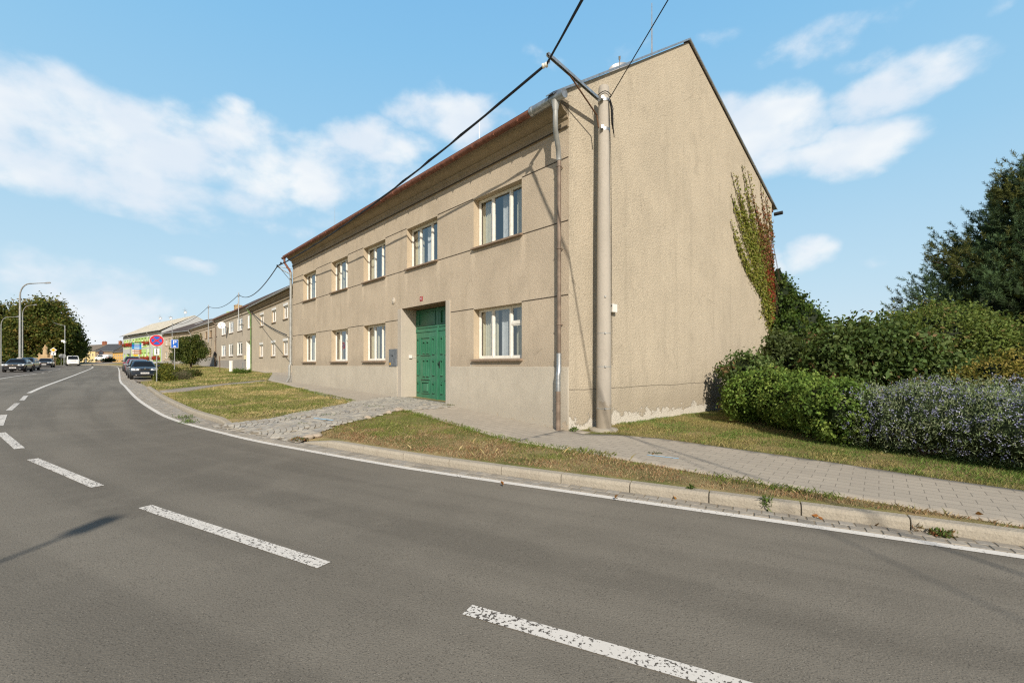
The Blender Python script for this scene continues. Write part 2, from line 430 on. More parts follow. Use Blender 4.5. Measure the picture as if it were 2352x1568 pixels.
class Frame:
    """local frame: x along, y inward (or forward), z up"""
    def __init__(s, o, ex, ey=None):
        s.o = Vector((o[0], o[1], o[2] if len(o) > 2 else 0)); e = Vector((ex[0], ex[1], 0)).normalized(); s.ex = e
        s.ey = Vector((ey[0], ey[1], 0)).normalized() if ey else Vector((-e.y, e.x, 0)); s.ez = Vector((0, 0, 1))
    def __call__(s, x, y, z): return s.o + s.ex * x + s.ey * y + s.ez * z
class Axes:
    """free frame"""
    def __init__(s, o, ex, ey, ez): s.o, s.ex, s.ey, s.ez = Vector(o), Vector(ex), Vector(ey), Vector(ez)
    def __call__(s, x, y, z): return s.o + s.ex * x + s.ey * y + s.ez * z
WORLD = Axes((0, 0, 0), (1, 0, 0), (0, 1, 0), (0, 0, 1))
def along(o, d):
    d = Vector(d).normalized(); u = Vector((0, 0, 1)) if abs(d.z) < .9 else Vector((1, 0, 0))
    x = d.cross(u).normalized(); return Axes(o, x, d.cross(x), d)

def at(px, py, Y):
    """world point seen at survey column px, row py, at distance Y"""
    return Vector(((px - CX) / F * Y, Y, EY + (HY - py) / F * Y))

def text_mb(txt, size, fr, mname, parent, name='lettering', align='CENTER', sx=1.0, label=None):
    cu = bpy.data.curves.new('t', 'FONT'); cu.body = txt; cu.size = size; cu.align_x = align; cu.align_y = 'CENTER'
    o = bpy.data.objects.new('t', cu); COL.objects.link(o)
    dg = bpy.context.evaluated_depsgraph_get(); dg.update()
    me = bpy.data.meshes.new_from_object(o.evaluated_get(dg))
    for v in me.vertices: v.co = fr(v.co.x * sx, 0, v.co.y)
    me.materials.clear(); me.materials.append(M[mname])
    bpy.data.objects.remove(o)
    me.name = name
    return link(name, me, parent)

# ------------------------------------------------------------------ terrain
RT = [-40, -8, 0, 6.5, 12, 28, 46, 75, 124, 200, 420]; RZ = [-2.2, -1.87, -1.79, -1.70, -1.55, -1.33, -1.12, -.78, -.17, .4, .6]
def road_z(x, y): return np.interp((-np.asarray(x) + np.asarray(y)) * .7071, RT, RZ) + EY
def catmull(P, step):
    P = [np.array(p, float) for p in P]; P = [2 * P[0] - P[1]] + P + [2 * P[-1] - P[-2]]; out = []
    for i in range(1, len(P) - 2):
        n = max(2, int(np.linalg.norm(P[i + 1] - P[i]) / step))
        for k in range(n):
            t = k / n; a, b, c, d = P[i - 1], P[i], P[i + 1], P[i + 2]
            out.append(.5 * (2 * b + (c - a) * t + (2 * a - 5 * b + 4 * c - d) * t * t + (3 * b - a - 3 * c + d) * t ** 3))
    out.append(P[-2]); return np.array(out)
EDGE = catmull([(25, -7.2), (14, -.95), (8, 2.5), (4.8, 4.3), (1.38, 6.02), (-1.19, 7.32), (-3.6, 8.63), (-6.1, 10.15), (-9.2, 12.6), (-11.8, 15.15),
                (-15.9, 19.5), (-22.5, 26.85), (-29.3, 34.5), (-52.8, 62), (-72, 84), (-86, 97.5), (-100, 106), (-118, 111.5), (-140, 114), (-200, 116)], .5)
EN = np.gradient(EDGE, axis=0); EN /= np.linalg.norm(EN, axis=1)[:, None]
EN = np.stack([EN[:, 1], -EN[:, 0]], 1)      # points to the house side
ES = np.concatenate([[0], np.cumsum(np.linalg.norm(np.diff(EDGE, axis=0), axis=1))])
def lateral(x, y):
    """signed distance from the edge line (house side positive) and arc length"""
    x = np.atleast_1d(np.asarray(x, float)); y = np.atleast_1d(np.asarray(y, float))
    d = np.empty(len(x)); s = np.empty(len(x))
    for i0 in range(0, len(x), 4000):
        X = x[i0:i0 + 4000, None] - EDGE[None, :, 0]; Y = y[i0:i0 + 4000, None] - EDGE[None, :, 1]
        j = np.argmin(X * X + Y * Y, axis=1); k = np.arange(len(j))
        d[i0:i0 + 4000] = X[k, j] * EN[j, 0] + Y[k, j] * EN[j, 1]
        s[i0:i0 + 4000] = ES[j] - (X[k, j] * EN[j, 1] * -1 + Y[k, j] * EN[j, 0]) * -1 * 0
    return d, s
DRIVE = None
KT = [0, 6.75, 12, 28, 39, 55, 76, 110]; KV = [.004, .004, .032, .036, .052, .043, .062, .08]
def ground_z(x, y):
    x = np.atleast_1d(np.asarray(x, float)); y = np.atleast_1d(np.asarray(y, float))
    t = (-x + y) * .7071; d, s = lateral(x, y)
    bay = np.clip((t - 39.5) / 1.5, 0, 1) * np.clip((92 - t) / 3, 0, 1)
    d0 = .45 + 2.75 * bay
    k = np.interp(t, KT, KV)
    sw_ = .1 + .7 * bay
    r = np.where(d > d0 - .1, np.clip((d - d0 + .1) / sw_, 0, 1) * .11 + k * np.clip(d - d0, 0, 11), 0)
    if DRIVE:                                 # the driveway dips to the road
        e = np.clip((s - DRIVE[0]) / .7, 0, 1) * np.clip((DRIVE[1] - s) / .7, 0, 1)
        r = r - e * .10 * np.clip((2.3 - d) / 1.9, 0, 1) * (d > d0 - .1)
    r = np.where(d < 0, 0, r)
    return road_z(x, y) + r
def gz(x, y): return float(ground_z([x], [y])[0])
def on_ground(px, py, y0=2.5, y1=130):
    """where the line of sight meets the ground"""
    Y = np.geomspace(y0, y1, 900); X = (px - CX) / F * Y
    h = EY + (HY - py) / F * Y - ground_z(X, Y)
    i = int(np.argmax(h < 0)) if (h < 0).any() else len(Y) - 1
    return float(X[i]), float(Y[i])

def resample(poly, step):
    out = []
    for a, b in zip(poly, poly[1:] + poly[:1]):
        n = max(1, int(math.hypot(b[0] - a[0], b[1] - a[1]) / step))
        out += [(a[0] + (b[0] - a[0]) * k / n, a[1] + (b[1] - a[1]) * k / n) for k in range(n)]
    return out
def inside(px, py, poly):
    px = np.asarray(px); py = np.asarray(py); c = np.zeros(px.shape, bool); n = len(poly); j = n - 1
    for i in range(n):
        xi, yi = poly[i]; xj, yj = poly[j]
        q = ((yi > py) != (yj > py)) & (px < (xj - xi) * (py - yi) / (yj - yi + 1e-12) + xi)
        c ^= q; j = i
    return c
def sheet(name, poly, mname, lift=0.0, step=.5, far=None, zf=ground_z, label=None, kind='structure', uvdir=None, parent=None, skirt=0):
    poly = [tuple(map(float, p[:2])) for p in poly]; b = resample(poly, step)
    xs = [p[0] for p in poly]; ys = [p[1] for p in poly]
    pts = []
    if far is None:
        gx, gy = np.meshgrid(np.arange(min(xs), max(xs), step), np.arange(min(ys), max(ys), step)); gx = gx.ravel(); gy = gy.ravel()
    else:
        L = []; 
        for st, rad0, rad1 in far:
            X, Y = np.meshgrid(np.arange(min(xs), max(xs), st), np.arange(min(ys), max(ys), st)); X = X.ravel(); Y = Y.ravel()
            q = np.hypot(X, Y - 6); k = (q >= rad0) & (q < rad1); L.append((X[k], Y[k]))
        gx = np.concatenate([l[0] for l in L]); gy = np.concatenate([l[1] for l in L])
    k = inside(gx, gy, poly); gx = gx[k]; gy = gy[k]
    bx = np.array(b)
    if len(gx):
        keep = np.ones(len(gx), bool)
        for i0 in range(0, len(gx), 3000):
            dd = np.min((gx[i0:i0 + 3000, None] - bx[None, :, 0]) ** 2 + (gy[i0:i0 + 3000, None] - bx[None, :, 1]) ** 2, axis=1)
            keep[i0:i0 + 3000] = dd > (.35 * step) ** 2
        gx = gx[keep] + rng.uniform(-.04, .04, keep.sum()) * step; gy = gy[keep] + rng.uniform(-.04, .04, keep.sum()) * step
    P = [Vector(p) for p in b] + [Vector((float(x), float(y))) for x, y in zip(gx, gy)]
    vs, es, fs, *_ = delaunay_2d_cdt(P, [], [list(range(len(b)))], 1, 1e-5)
    V = np.array([(v.x, v.y) for v in vs]); Z = zf(V[:, 0], V[:, 1]) + lift
    me = bpy.data.meshes.new(name); me.from_pydata([(V[i, 0], V[i, 1], Z[i]) for i in range(len(V))], [], [list(f) for f in fs])
    me.materials.append(M[mname]); me.polygons.foreach_set('use_smooth', [True] * len(me.polygons))
    nb_ = len(b)
    l = me.uv_layers.new(name='UVMap')
    if uvdir is None:
        d, s = lateral(V[:, 0], V[:, 1]); 
        # arc length with the along-track remainder
        j = np.searchsorted(ES, s).clip(0, len(ES) - 1)
        tx = -EN[j, 1]; ty = EN[j, 0]
        U = np.stack([s + (V[:, 0] - EDGE[j, 0]) * tx + (V[:, 1] - EDGE[j, 1]) * ty, d], 1)
    else:
        e = np.array(uvdir) / np.hypot(*uvdir); U = np.stack([V @ e, V @ np.array([-e[1], e[0]])], 1)
    idx = np.empty(len(me.loops), int); me.loops.foreach_get('vertex_index', idx)
    l.data.foreach_set('uv', U[idx].astype(np.float32).ravel())
    me.update()
    bm = bmesh.new(); bm.from_mesh(me)
    for f in bm.faces:
        if f.normal.z < 0: f.normal_flip()
    if skirt:
        ed = [e for e in bm.edges if e.is_boundary]; q = bmesh.ops.extrude_edge_only(bm, edges=ed)
        for v in q['geom']:
            if isinstance(v, bmesh.types.BMVert): v.co.z -= skirt
    bm.to_mesh(me); bm.free()
    o = link(name, me, parent)
    if kind: o['kind'] = kind
    if label: o['label'] = label
    return o
def strip(name, line, w, mname, lift, zf=road_z, parent=None):
    """a painted band of width w along a polyline"""
    line = np.array(line, float); T = np.gradient(line, axis=0); T /= np.linalg.norm(T, axis=1)[:, None]
    N = np.stack([-T[:, 1], T[:, 0]], 1); A = line + N * w / 2; B = line - N * w / 2; mb = MB()
    za = zf(A[:, 0], A[:, 1]) + lift; zb = zf(B[:, 0], B[:, 1]) + lift
    for i in range(len(line) - 1):
        mb.quad((*A[i], za[i]), (*B[i], zb[i]), (*B[i + 1], zb[i + 1]), (*A[i + 1], za[i + 1]))
    o = mb.build(name, mname, parent)
    for p in o.data.polygons:
        if p.normal.z < 0: p.flip()
    return o
def edge_off(d, s0=None, s1=None):
    dd = d(ES) if callable(d) else np.full(len(ES), d)
    P = EDGE + EN * dd[:, None]
    if s0 is None: return P
    k = (ES >= s0) & (ES <= s1); return P[k]
def s_of(x, y): return float(lateral([x], [y])[1][0])

# ------------------------------------------------------------------ foliage
def quads_mesh(name, V, C, mname, parent=None, mats=None, mi=None):
    """V (N,4,3) float quads with colour C (N,3)"""
    n = len(V); me = bpy.data.meshes.new(name)
    me.vertices.add(4 * n); me.vertices.foreach_set('co', V.astype(np.float32).ravel())
    me.loops.add(4 * n); me.loops.foreach_set('vertex_index', np.arange(4 * n, dtype=np.int32))
    me.polygons.add(n); me.polygons.foreach_set('loop_start', np.arange(0, 4 * n, 4, dtype=np.int32))
    me.update(calc_edges=True); 
    a = me.color_attributes.new('Col', 'FLOAT_COLOR', 'POINT')
    c = np.ones((n, 4, 4), np.float32); c[:, :, :3] = np.clip(C, 0, 1)[:, None, :]
    a.data.foreach_set('color', c.ravel())
    me.materials.append(M[mname])
    return link(name, me, parent)
def unit(v): return v / (np.linalg.norm(v, axis=-1, keepdims=True) + 1e-9)
def leaves(P, L, W, C, tilt=None, droop=0.0, flat=.0):
    """bent diamond leaves at P; returns (N,4,3)"""
    n = len(P); t = unit(rng.normal(size=(n, 3)) + np.array([0, 0, -droop]))
    nn = rng.normal(size=(n, 3)) + np.array([0, 0, flat])
    if tilt is not None: nn = nn + tilt
    b = unit(np.cross(nn, t)); nn = unit(np.cross(t, b))
    L = np.broadcast_to(L, (n,))[:, None]; W = np.broadcast_to(W, (n,))[:, None]
    k = rng.uniform(.4, .55, (n, 1))
    v = np.stack([P, P + t * L * k + b * W / 2 + nn * W * .12, P + t * L - nn * L * .12, P + t * L * k - b * W / 2 + nn * W * .12], 1)
    return v
def palette(n, cols, w=None, jit=.2):
    cols = np.array(cols); i = rng.choice(len(cols), n, p=None if w is None else np.array(w) / sum(w))
    return cols[i] * rng.uniform(1 - jit, 1 + jit, (n, 1))
def crown(blobs, n, per=40, spread=.16, inner=.55, cols=((.05, .09, .02),), w=None, ground=None, jit=.22):
    """clumped points through the shell of a set of ellipsoids (cx,cy,cz,rx,ry,rz)"""
    B = np.array(blobs, float); area = (B[:, 3] * B[:, 4] + B[:, 4] * B[:, 5] + B[:, 3] * B[:, 5]); area /= area.sum()
    nc = max(4, n // per); bi = rng.choice(len(B), nc, p=area); d = unit(rng.normal(size=(nc, 3)))
    rad = inner + (1 - inner) * rng.uniform(0, 1, (nc, 1)) ** .45
    rad *= 1 + .10 * np.sin(d[:, :1] * 5 + bi[:, None]) * np.cos(d[:, 2:] * 6 + bi[:, None] * 2)
    c = B[bi, :3] + d * rad * B[bi, 3:]
    # drop clumps buried deep in another blob
    deep = np.zeros(nc, bool)
    for b in B:
        q = (((c - b[:3]) / b[3:]) ** 2).sum(1); deep |= q < (inner * .75) ** 2
    c = c[~deep]; bi = bi[~deep]; nc = len(c)
    cc = palette(nc, cols, w, jit)
    k = rng.integers(0, nc, n); P = c[k] + rng.normal(size=(n, 3)) * spread * rng.uniform(.5, 1.2, (nc, 1))[k]
    C = cc[k] * rng.uniform(.75, 1.25, (n, 1))
    out = unit(c[k] - B[bi[k], :3])
    if ground is not None:
        g = ground_z(P[:, 0], P[:, 1]) + .02; ok = P[:, 2] > g; P, C, out = P[ok], C[ok], out[ok]
    return P, C, out
def core(blobs, scale, col=(.012, .02, .006)):  # near-black colour paints the shade inside the foliage
    """dark lumpy filler as quads, to be merged into the foliage mesh"""
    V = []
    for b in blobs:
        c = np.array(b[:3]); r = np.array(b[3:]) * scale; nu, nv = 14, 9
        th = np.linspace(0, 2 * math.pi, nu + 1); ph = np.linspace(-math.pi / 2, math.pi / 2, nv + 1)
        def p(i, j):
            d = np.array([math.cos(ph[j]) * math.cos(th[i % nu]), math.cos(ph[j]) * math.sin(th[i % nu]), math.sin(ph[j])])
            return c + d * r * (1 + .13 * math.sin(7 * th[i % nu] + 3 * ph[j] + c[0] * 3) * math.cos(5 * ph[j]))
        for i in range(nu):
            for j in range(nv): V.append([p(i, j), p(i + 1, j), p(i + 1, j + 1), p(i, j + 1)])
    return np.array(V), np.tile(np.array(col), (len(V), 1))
def branchy(parent, base, tips, r0=.03, name='stem', mname='twig'):
    mb = MB()
    for tp in tips:
        a = Vector(base) + Vector((random.uniform(-.1, .1), random.uniform(-.1, .1), 0)); b = Vector(tp)
        m = a.lerp(b, .5) + Vector((random.uniform(-.12, .12), random.uniform(-.12, .12), .1))
        mb.tube([a, m, b], [r0, r0 * .7, r0 * .3], 6)
    return mb.build(name, mname, parent, smooth=True)
def shrub(name, label, cat, blobs, n, L, W, cols, w=None, per=30, spread=.12, inner=.6, core_s=.72, droop=0., flat=.3, group=None, mname='leaf', core_col=(.012, .02, .006), stems=6):
    t = thing(name, label, cat, group)
    P, C, out = crown(blobs, n, per, spread, inner, cols, w, ground=True)
    V = leaves(P, rng.uniform(.7, 1.2, len(P)) * L, rng.uniform(.7, 1.2, len(P)) * W, C, tilt=out * .9, droop=droop, flat=flat)
    if core_s:
        v2, c2 = core(blobs, core_s, core_col); V = np.concatenate([V, v2]); C = np.concatenate([C, c2])
    b0 = blobs[0]; g = gz(b0[0], b0[1])
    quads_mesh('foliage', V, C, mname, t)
    if stems:
        tips = []
        for k in range(stems):
            b = random.choice(blobs); tips.append((b[0] + random.uniform(-.4, .4) * b[3], b[1] + random.uniform(-.4, .4) * b[4], b[2] + random.uniform(-.1, .35) * b[5]))
        branchy(t, (b0[0], b0[1], g - .05), tips, .022)
    return t
# ================================================================== SETTING
P0 = (1.346, 10.9); A = (-.666, .746); B = (.746, .666)       # near corner of the big house, facade and gable directions
FR = Frame(P0, A, B)                                          # x along facade, y into the house, z absolute
HL, HD = 20.95, 12.9
# --- far ground, verge, road
sd0 = s_of(*on_ground(680, 1022)); sd1 = s_of(*on_ground(484, 981)); DRIVE = (min(sd0, sd1) - .55, max(sd0, sd1) + .55)
big = [(-420, -60), (160, -60), (160, 460), (-420, 460)]
def far_z(x, y):
    d, s = lateral(x, y); return road_z(x, y) - .10 + np.where((d > 1) , np.clip((d - 1) / 20, 0, 1) * .1, 0)
sheet('ground', big, 'field', -.05, 12, zf=far_z)
kd = lambda s: np.interp(s, [0, s_of(1, 6), s_of(-4, 8.8), s_of(-9, 12.4), s_of(-20, 24)], [.36, .36, .42, .62, .80])
Kb = edge_off(lambda s: kd(s) + .15)
sA = s_of(-52.8, 62)
vp = [tuple(p) for p in Kb[(ES > 8) & (ES < s_of(-100, 106))][::2]] + [(-92, 118), (-55, 125), (10, 80), (45, 60), (55, -20), (26, -11)]
verge = sheet('verge_ground', vp, 'verge', -.006, .4, skirt=.3, far=[(.5, 0, 16), (1.1, 16, 32), (2.6, 32, 70), (6, 70, 250)])
rp = [tuple(p) for p in edge_off(lambda s: kd(s) + .13)[::2]] + [(-200, 108)] + [tuple(p) for p in edge_off(-7.4)[::-1] if p[0] > -150 and p[1] > -28][::2] + [(20, -22)]
sheet('road', rp, 'asphalt', 0, .8, far=[(.6, 0, 12), (1.5, 12, 40), (5, 40, 300)], zf=road_z)

# --- markings
strip('edge_line', EDGE[(ES > 6) & (ES < s_of(-100, 106))], .125, 'mark', .005).__setitem__('kind', 'structure')
for k, (a, b) in enumerate([((-.32, 3.31), (2.38, 2.0)), ((-4.37, 5.5), (-1.63, 4.0)), ((-8.02, 7.72), (-5.62, 6.26)), ((-11.35, 10.25), (-9.09, 8.52)),
          ((-14.7, 13.35), (-12.5, 11.25)), ((-17.85, 16.65), (-15.75, 14.45)), ((-20.9, 19.85), (-18.8, 17.7))]):
    L = [np.array(a) + (np.array(b) - np.array(a)) * i / 8 for i in range(9)]
    o = strip('centre_dash', L, .14, 'mark_worn', .005); o['kind'] = 'structure'
cl = catmull([(-22.3, 21.3), (-27.0, 26.7), (-36.3, 37.7), (-50, 53.8), (-65.4, 71.8), (-76, 83.5), (-84, 90), (-97, 95)], 1.0)
strip('centre_line', cl, .16, 'mark', .005).__setitem__('kind', 'structure')
for pts in ([(-38.5, 34.6), (-41.1, 37.7), (-44.2, 41.6), (-48, 46.6)], [(-49.8, 48.9), (-51.2, 50.5)], [(-53.5, 53.2), (-58, 58.3), (-63.7, 64.9), (-71.0, 73.2), (-74.5, 77.4), (-77, 82.5), (-79.6, 88)][:5]):
    strip('side_line', catmull(pts, 1.0), .14, 'mark', .005).__setitem__('kind', 'structure')

# --- kerb with open joints
def kerb(name, s0, s1, unit_len=1.0, drop0=False, drop1=False):
    P = edge_off(kd); ss = np.arange(s0, s1, .25); mb = MB()
    px_ = np.interp(ss, ES, P[:, 0]); py_ = np.interp(ss, ES, P[:, 1]); nx = np.interp(ss, ES, EN[:, 0]); ny = np.interp(ss, ES, EN[:, 1])
    prof = [(0, -.15), (0, .085), (.012, .115), (.035, .13), (.15, .135), (.15, -.15)]
    rz = road_z(px_, py_)
    n = len(ss); stone = 4
    for i in range(0, n - 1, stone):
        idx = list(range(i, min(i + stone + 1, n))); vs = []; m = len(prof)
        for q, j in enumerate(idx):
            sx = ss[j] + (.006 if q == 0 else (-.006 if q == len(idx) - 1 else 0))
            X = np.interp(sx, ss, px_); Y = np.interp(sx, ss, py_)
            f = 1.0
            if drop0: f = min(f, .12 + .88 * min(1, (ss[j] - s0) / .9))
            if drop1: f = min(f, .12 + .88 * min(1, (s1 - ss[j]) / .9))
            for (u, z) in prof: vs.append((X + nx[j] * u, Y + ny[j] * u, rz[j] + (z * f if z > 0 else z)))
        fs = []
        for q in range(len(idx) - 1):
            for k in range(m): fs.append((q * m + k, q * m + (k + 1) % m, (q + 1) * m + (k + 1) % m, (q + 1) * m + k))
        fs += [tuple(range(m)), tuple(range((len(idx) - 1) * m, len(idx) * m))[::-1]]
        mb.add(vs, fs)
    o = mb.build(name, 'kerb', bevel=.006); o['kind'] = 'structure'; return o
kerb('kerb', 8, sd0, drop1=True)
sbay = s_of(*on_ground(318, 889))
kerb('kerb', sd1, sbay, drop0=True)
kerb('kerb', s_of(-75, 87.5), s_of(-100, 106))

# --- stone sheets: bevelled setts
def setts(name, cells, cols, h=.018, gap=.12, zf=ground_z, lift=.0, top=.86):
    """cells (N,4,2) corner quads -> domed stones"""
    Cq = np.array(cells); n = len(Cq); c = Cq.mean(1, keepdims=True)
    lo = c + (Cq - c) * (1 - gap); hi = c + (Cq - c) * top
    hi = hi + rng.normal(size=hi.shape) * .003
    zz = zf(c[:, 0, 0], c[:, 0, 1])[:, None] + lift; 
    zl = zf(lo[:, :, 0].ravel(), lo[:, :, 1].ravel()).reshape(n, 4) + lift - .008
    zh = zf(hi[:, :, 0].ravel(), hi[:, :, 1].ravel()).reshape(n, 4) + lift + h * rng.uniform(.7, 1.2, (n, 1)) + rng.normal(size=(n, 4)) * .002
    lo3 = np.concatenate([lo, zl[..., None]], 2); hi3 = np.concatenate([hi, zh[..., None]], 2)
    V = [hi3] + [np.stack([lo3[:, i], lo3[:, (i + 1) % 4], hi3[:, (i + 1) % 4], hi3[:, i]], 1) for i in range(4)]
    C = palette(n, cols, jit=.14); o = quads_mesh(name, np.concatenate(V), np.concatenate([C] * 5), 'cobble')
    o['kind'] = 'structure'; return o
STONE = [(.30, .285, .25), (.34, .32, .28), (.26, .25, .225), (.37, .34, .29), (.29, .27, .24)]
# gutter setts between the edge line and the kerb
cells = []
s = 8.0; send = s_of(-60, 70)
while s < send:
    ln = random.uniform(.13, .2); c0 = .075; kk = float(kd(s)) - .01
    if s > sbay: kk = .95
    nrow = max(2, int((kk - c0) / .13)) if s > s_of(-4.5, 9.1) else 2
    for r_ in range(nrow):
        a = c0 + (kk - c0) * r_ / nrow; b = c0 + (kk - c0) * (r_ + 1) / nrow; off = (r_ % 2) * .07
        q = []
        for (u, v) in ((s + off, a), (s + off, b), (s + ln + off, b), (s + ln + off, a)):
            q.append((np.interp(u, ES, EDGE[:, 0]) + np.interp(u, ES, EN[:, 0]) * v, np.interp(u, ES, EDGE[:, 1]) + np.interp(u, ES, EN[:, 1]) * v))
        cells.append(q)
    s += ln
setts('gutter_setts', cells, [(.33, .30, .25), (.38, .345, .285), (.29, .265, .22), (.35, .33, .29)], .003, .03, zf=road_z, lift=.006)
dirt = strip('gutter_dirt', edge_off(.22, 8, send), .30, 'dirt', .003); dirt['kind'] = 'structure'

# --- house-side pavements, driveway, crossing path
g = on_ground
sw = [FR(-.4, .0, 0), FR(-.4, .3, 0), FR(HL + 1.2, .3, 0), FR(HL + 1.2, 3.2, 0)]
sw_left = [g(660, 853), g(626, 858), g(616, 873), g(651, 881), g(735, 907), g(810, 924)]
sw_near = [g(935, 943), g(1054.6, 978.4), g(1159, 1009.6), g(1225, 1021)]
sheet('pavement', [tuple(p[:2]) for p in sw] + sw_left + sw_near + [g(1290, 999)], 'paver', .010, .4, uvdir=A, skirt=.08)
# right-hand pavement past the corner
sw2 = [g(1184, 1013), g(1411, 1052), g(1554, 1077), g(1776, 1115), g(1922, 1139), g(2039, 1157), g(2161, 1178), g(2352, 1209), (7.6, 3.4), (14, -.3), (15.2, 1.3), (9.4, 4.55),
       g(2352, 1129), g(2156, 1101), g(1922, 1065), g(1739, 1039), g(1515, 1008), g(1403, 999), tuple(FR(-.5, -.05, 0)[:2]), tuple(FR(.2, .1, 0)[:2])]
sheet('pavement', sw2, 'paver', .013, .3, uvdir=(.78, -.62), skirt=.08)
path = [(372, 902.6), (385, 901.6), (428.3, 898.8), (515.8, 884.3), (612, 875.6), (607.5, 873), (515.8, 881.5), (428.3, 890.5), (366, 898.0)]
sheet('crossing_path', [g(*p) for p in path], 'path', .010, .4, uvdir=A, skirt=.06)
# upper pavement before the row of houses
sheet('pavement', [g(640, 859), g(590, 852), g(520, 845), g(470, 841), g(440, 839.6), (-55.8, 81), (-41.5, 66), (-27.5, 50), (-17.2, 37.3), (-14.6, 31.5)], 'paver', .010, .8, uvdir=A, skirt=.06)
drv = [(484, 980), (612, 965), (690, 947), (768, 934), (810, 925), (872, 915), (905, 912)]
drv2 = [(1046, 934), (1000, 940), (935, 943), (909, 945), (847, 963), (758, 983), (717, 1004), (686, 1020)]
dpoly = [g(*p) for p in drv] + [tuple(FR(8.3, .02, 0)[:2]), tuple(FR(5.0, .02, 0)[:2])] + [g(*p) for p in drv2]
sheet('driveway_bed', dpoly, 'dirt', .020, .35)
# segmental arcs of setts
cells = []; Wd = 1.45; o_ = np.array(FR(6.7, -1, 0)[:2]); ex = np.array((A[0], A[1])); ey = -np.array(B)
arc = lambda u: .42 * math.sqrt(max(0, 1 - (2 * abs(((u / Wd) % 1) - .5)) ** 2 * .86))
for iv in range(-8, 100):
    du = .135; nu = int(12 / du); off = (iv % 2) * .065
    for iu in range(nu):
        u0 = -6 + iu * du + off; u1 = u0 + du * random.uniform(.93, 1.0); v0 = iv * .13; v1 = v0 + .13
        if math.floor(u0 / Wd) != math.floor(u1 / Wd): u1 = u0 + du * .8
        q = [o_ + ex * u + ey * (v - arc(u)) for u, v in ((u0, v0), (u1, v0), (u1, v1), (u0, v1))]
        cells.append(q)
cells = np.array(cells); cc = cells.mean(1); k = inside(cc[:, 0], cc[:, 1], dpoly); k &= rng.uniform(size=len(k)) > .025
setts('cobbled_driveway', cells[k], [(.40, .385, .34), (.47, .45, .39), (.31, .305, .285), (.44, .41, .345), (.36, .34, .30)], .012, .11, lift=.022)
# parking bay
Pb0 = edge_off(.80, s_of(-25.0, 29.6), s_of(-62, 72)); Pb1 = edge_off(3.15, s_of(-26.2, 31.0), s_of(-62, 72))
sheet('parking_bay', [tuple(p) for p in Pb0[::2]] + [tuple(p) for p in Pb1[::-2]], 'asphalt2', .014, .8, skirt=.05)
# lot on the far side of the road
lot = [(-38.5, 33.5), (-47.5, 45.6), (-53, 52.6), (-63.7, 64.9), (-74, 77), (-82, 88), (-110, 88), (-100, 70), (-70, 45), (-60, 33)]
sheet('parking_lot', lot, 'asphalt2', .012, 1.5, zf=road_z)
sheet('lot_verge', [(-46.5, 40.6), (-51, 45.6), (-58, 42), (-54, 36)], 'verge', .04, 1.2, zf=road_z)
sheet('far_pavement', [(-92, 104), (-110, 112), (-140, 118), (-140, 121), (-110, 116), (-90, 110)], 'path', .02, 2)

# --- blades of grass (nobody could count them)
def blades(name, polys, dens, h, w, cols, seedscale=1.0, label=None, dry=((.56, .45, .22), (.50, .39, .18), (.62, .51, .27)), bald=.15, lift=0, soil=False):
    Ps = []
    for poly in polys:
        xs = [p[0] for p in poly]; ys = [p[1] for p in poly]
        N = int((max(xs) - min(xs)) * (max(ys) - min(ys)) * dens)
        x = rng.uniform(min(xs), max(xs), N); y = rng.uniform(min(ys), max(ys), N); k = inside(x, y, poly); Ps.append(np.stack([x[k], y[k]], 1))
    P = np.concatenate(Ps); x, y = P[:, 0], P[:, 1]
    f = lambda a, b, c: np.sin(x * a + 1.3 * np.sin(y * b * .7) + c) * np.cos(y * b - 1.1 * np.sin(x * a * .6) + c * 2)
    dryness = .5 + .28 * f(1.1, .9, .4) + .2 * f(2.7, 3.1, 2) + .16 * f(6.1, 5.3, 1) + rng.normal(size=len(x)) * .14
    lush = .5 + .3 * f(1.7, 1.4, 4) + .25 * f(4.1, 3.7, 5) + rng.normal(size=len(x)) * .1
    keep = rng.uniform(size=len(x)) > bald + .35 * np.clip(f(3.3, 2.9, 7), 0, 1)
    x, y, dryness, lush = x[keep], y[keep], dryness[keep], lush[keep]; n = len(x)
    d, _s = lateral(x, y); kb = np.interp(ES[0] + _s, ES, kd(ES)) + .16; ok = d > kb; x, y, dryness, lush = x[ok], y[ok], dryness[ok], lush[ok]; n = len(x)
    if soil: dryness = dryness + np.clip(1.1 - (d[ok] - kb[ok]) / .8, 0, 1) * .55
    z = ground_z(x, y) - .015 + lift
    hh = h * rng.uniform(.5, 1.2, n) * np.clip(.55 + lush * .9, .4, 1.9); a = rng.uniform(0, 2 * math.pi, n)
    lean = rng.uniform(.2, 1.1, n) * hh; la = a + rng.normal(size=n) * .6
    ww = w * rng.uniform(.6, 1.3, n)
    b = np.stack([np.cos(a + 1.57) * ww, np.sin(a + 1.57) * ww, np.zeros(n)], 1); p = np.stack([x, y, z], 1)
    mid = p + np.stack([np.cos(la) * lean * .35, np.sin(la) * lean * .35, hh * .6], 1); tip = p + np.stack([np.cos(la) * lean, np.sin(la) * lean, hh], 1)
    V = np.stack([p - b, p + b, mid + b * .6, tip], 1)
    cg = palette(n, cols, jit=.25); cd = palette(n, dry, jit=.2); q = np.clip((dryness - .42) * 4, 0, 1)[:, None]
    o = quads_mesh(name, V, cg * (1 - q) + cd * q, 'grass'); tag(o, label, None, None, 'stuff'); return o
GREEN = [(.19, .235, .055), (.155, .20, .046), (.24, .26, .075), (.28, .285, .095)]
gA = [g(*p) for p in [(492, 977), (612, 964), (690, 946), (768, 933), (808, 923), (735, 908), (651, 882), (607, 876), (515, 885), (428, 899), (362, 904), (340, 908)]]
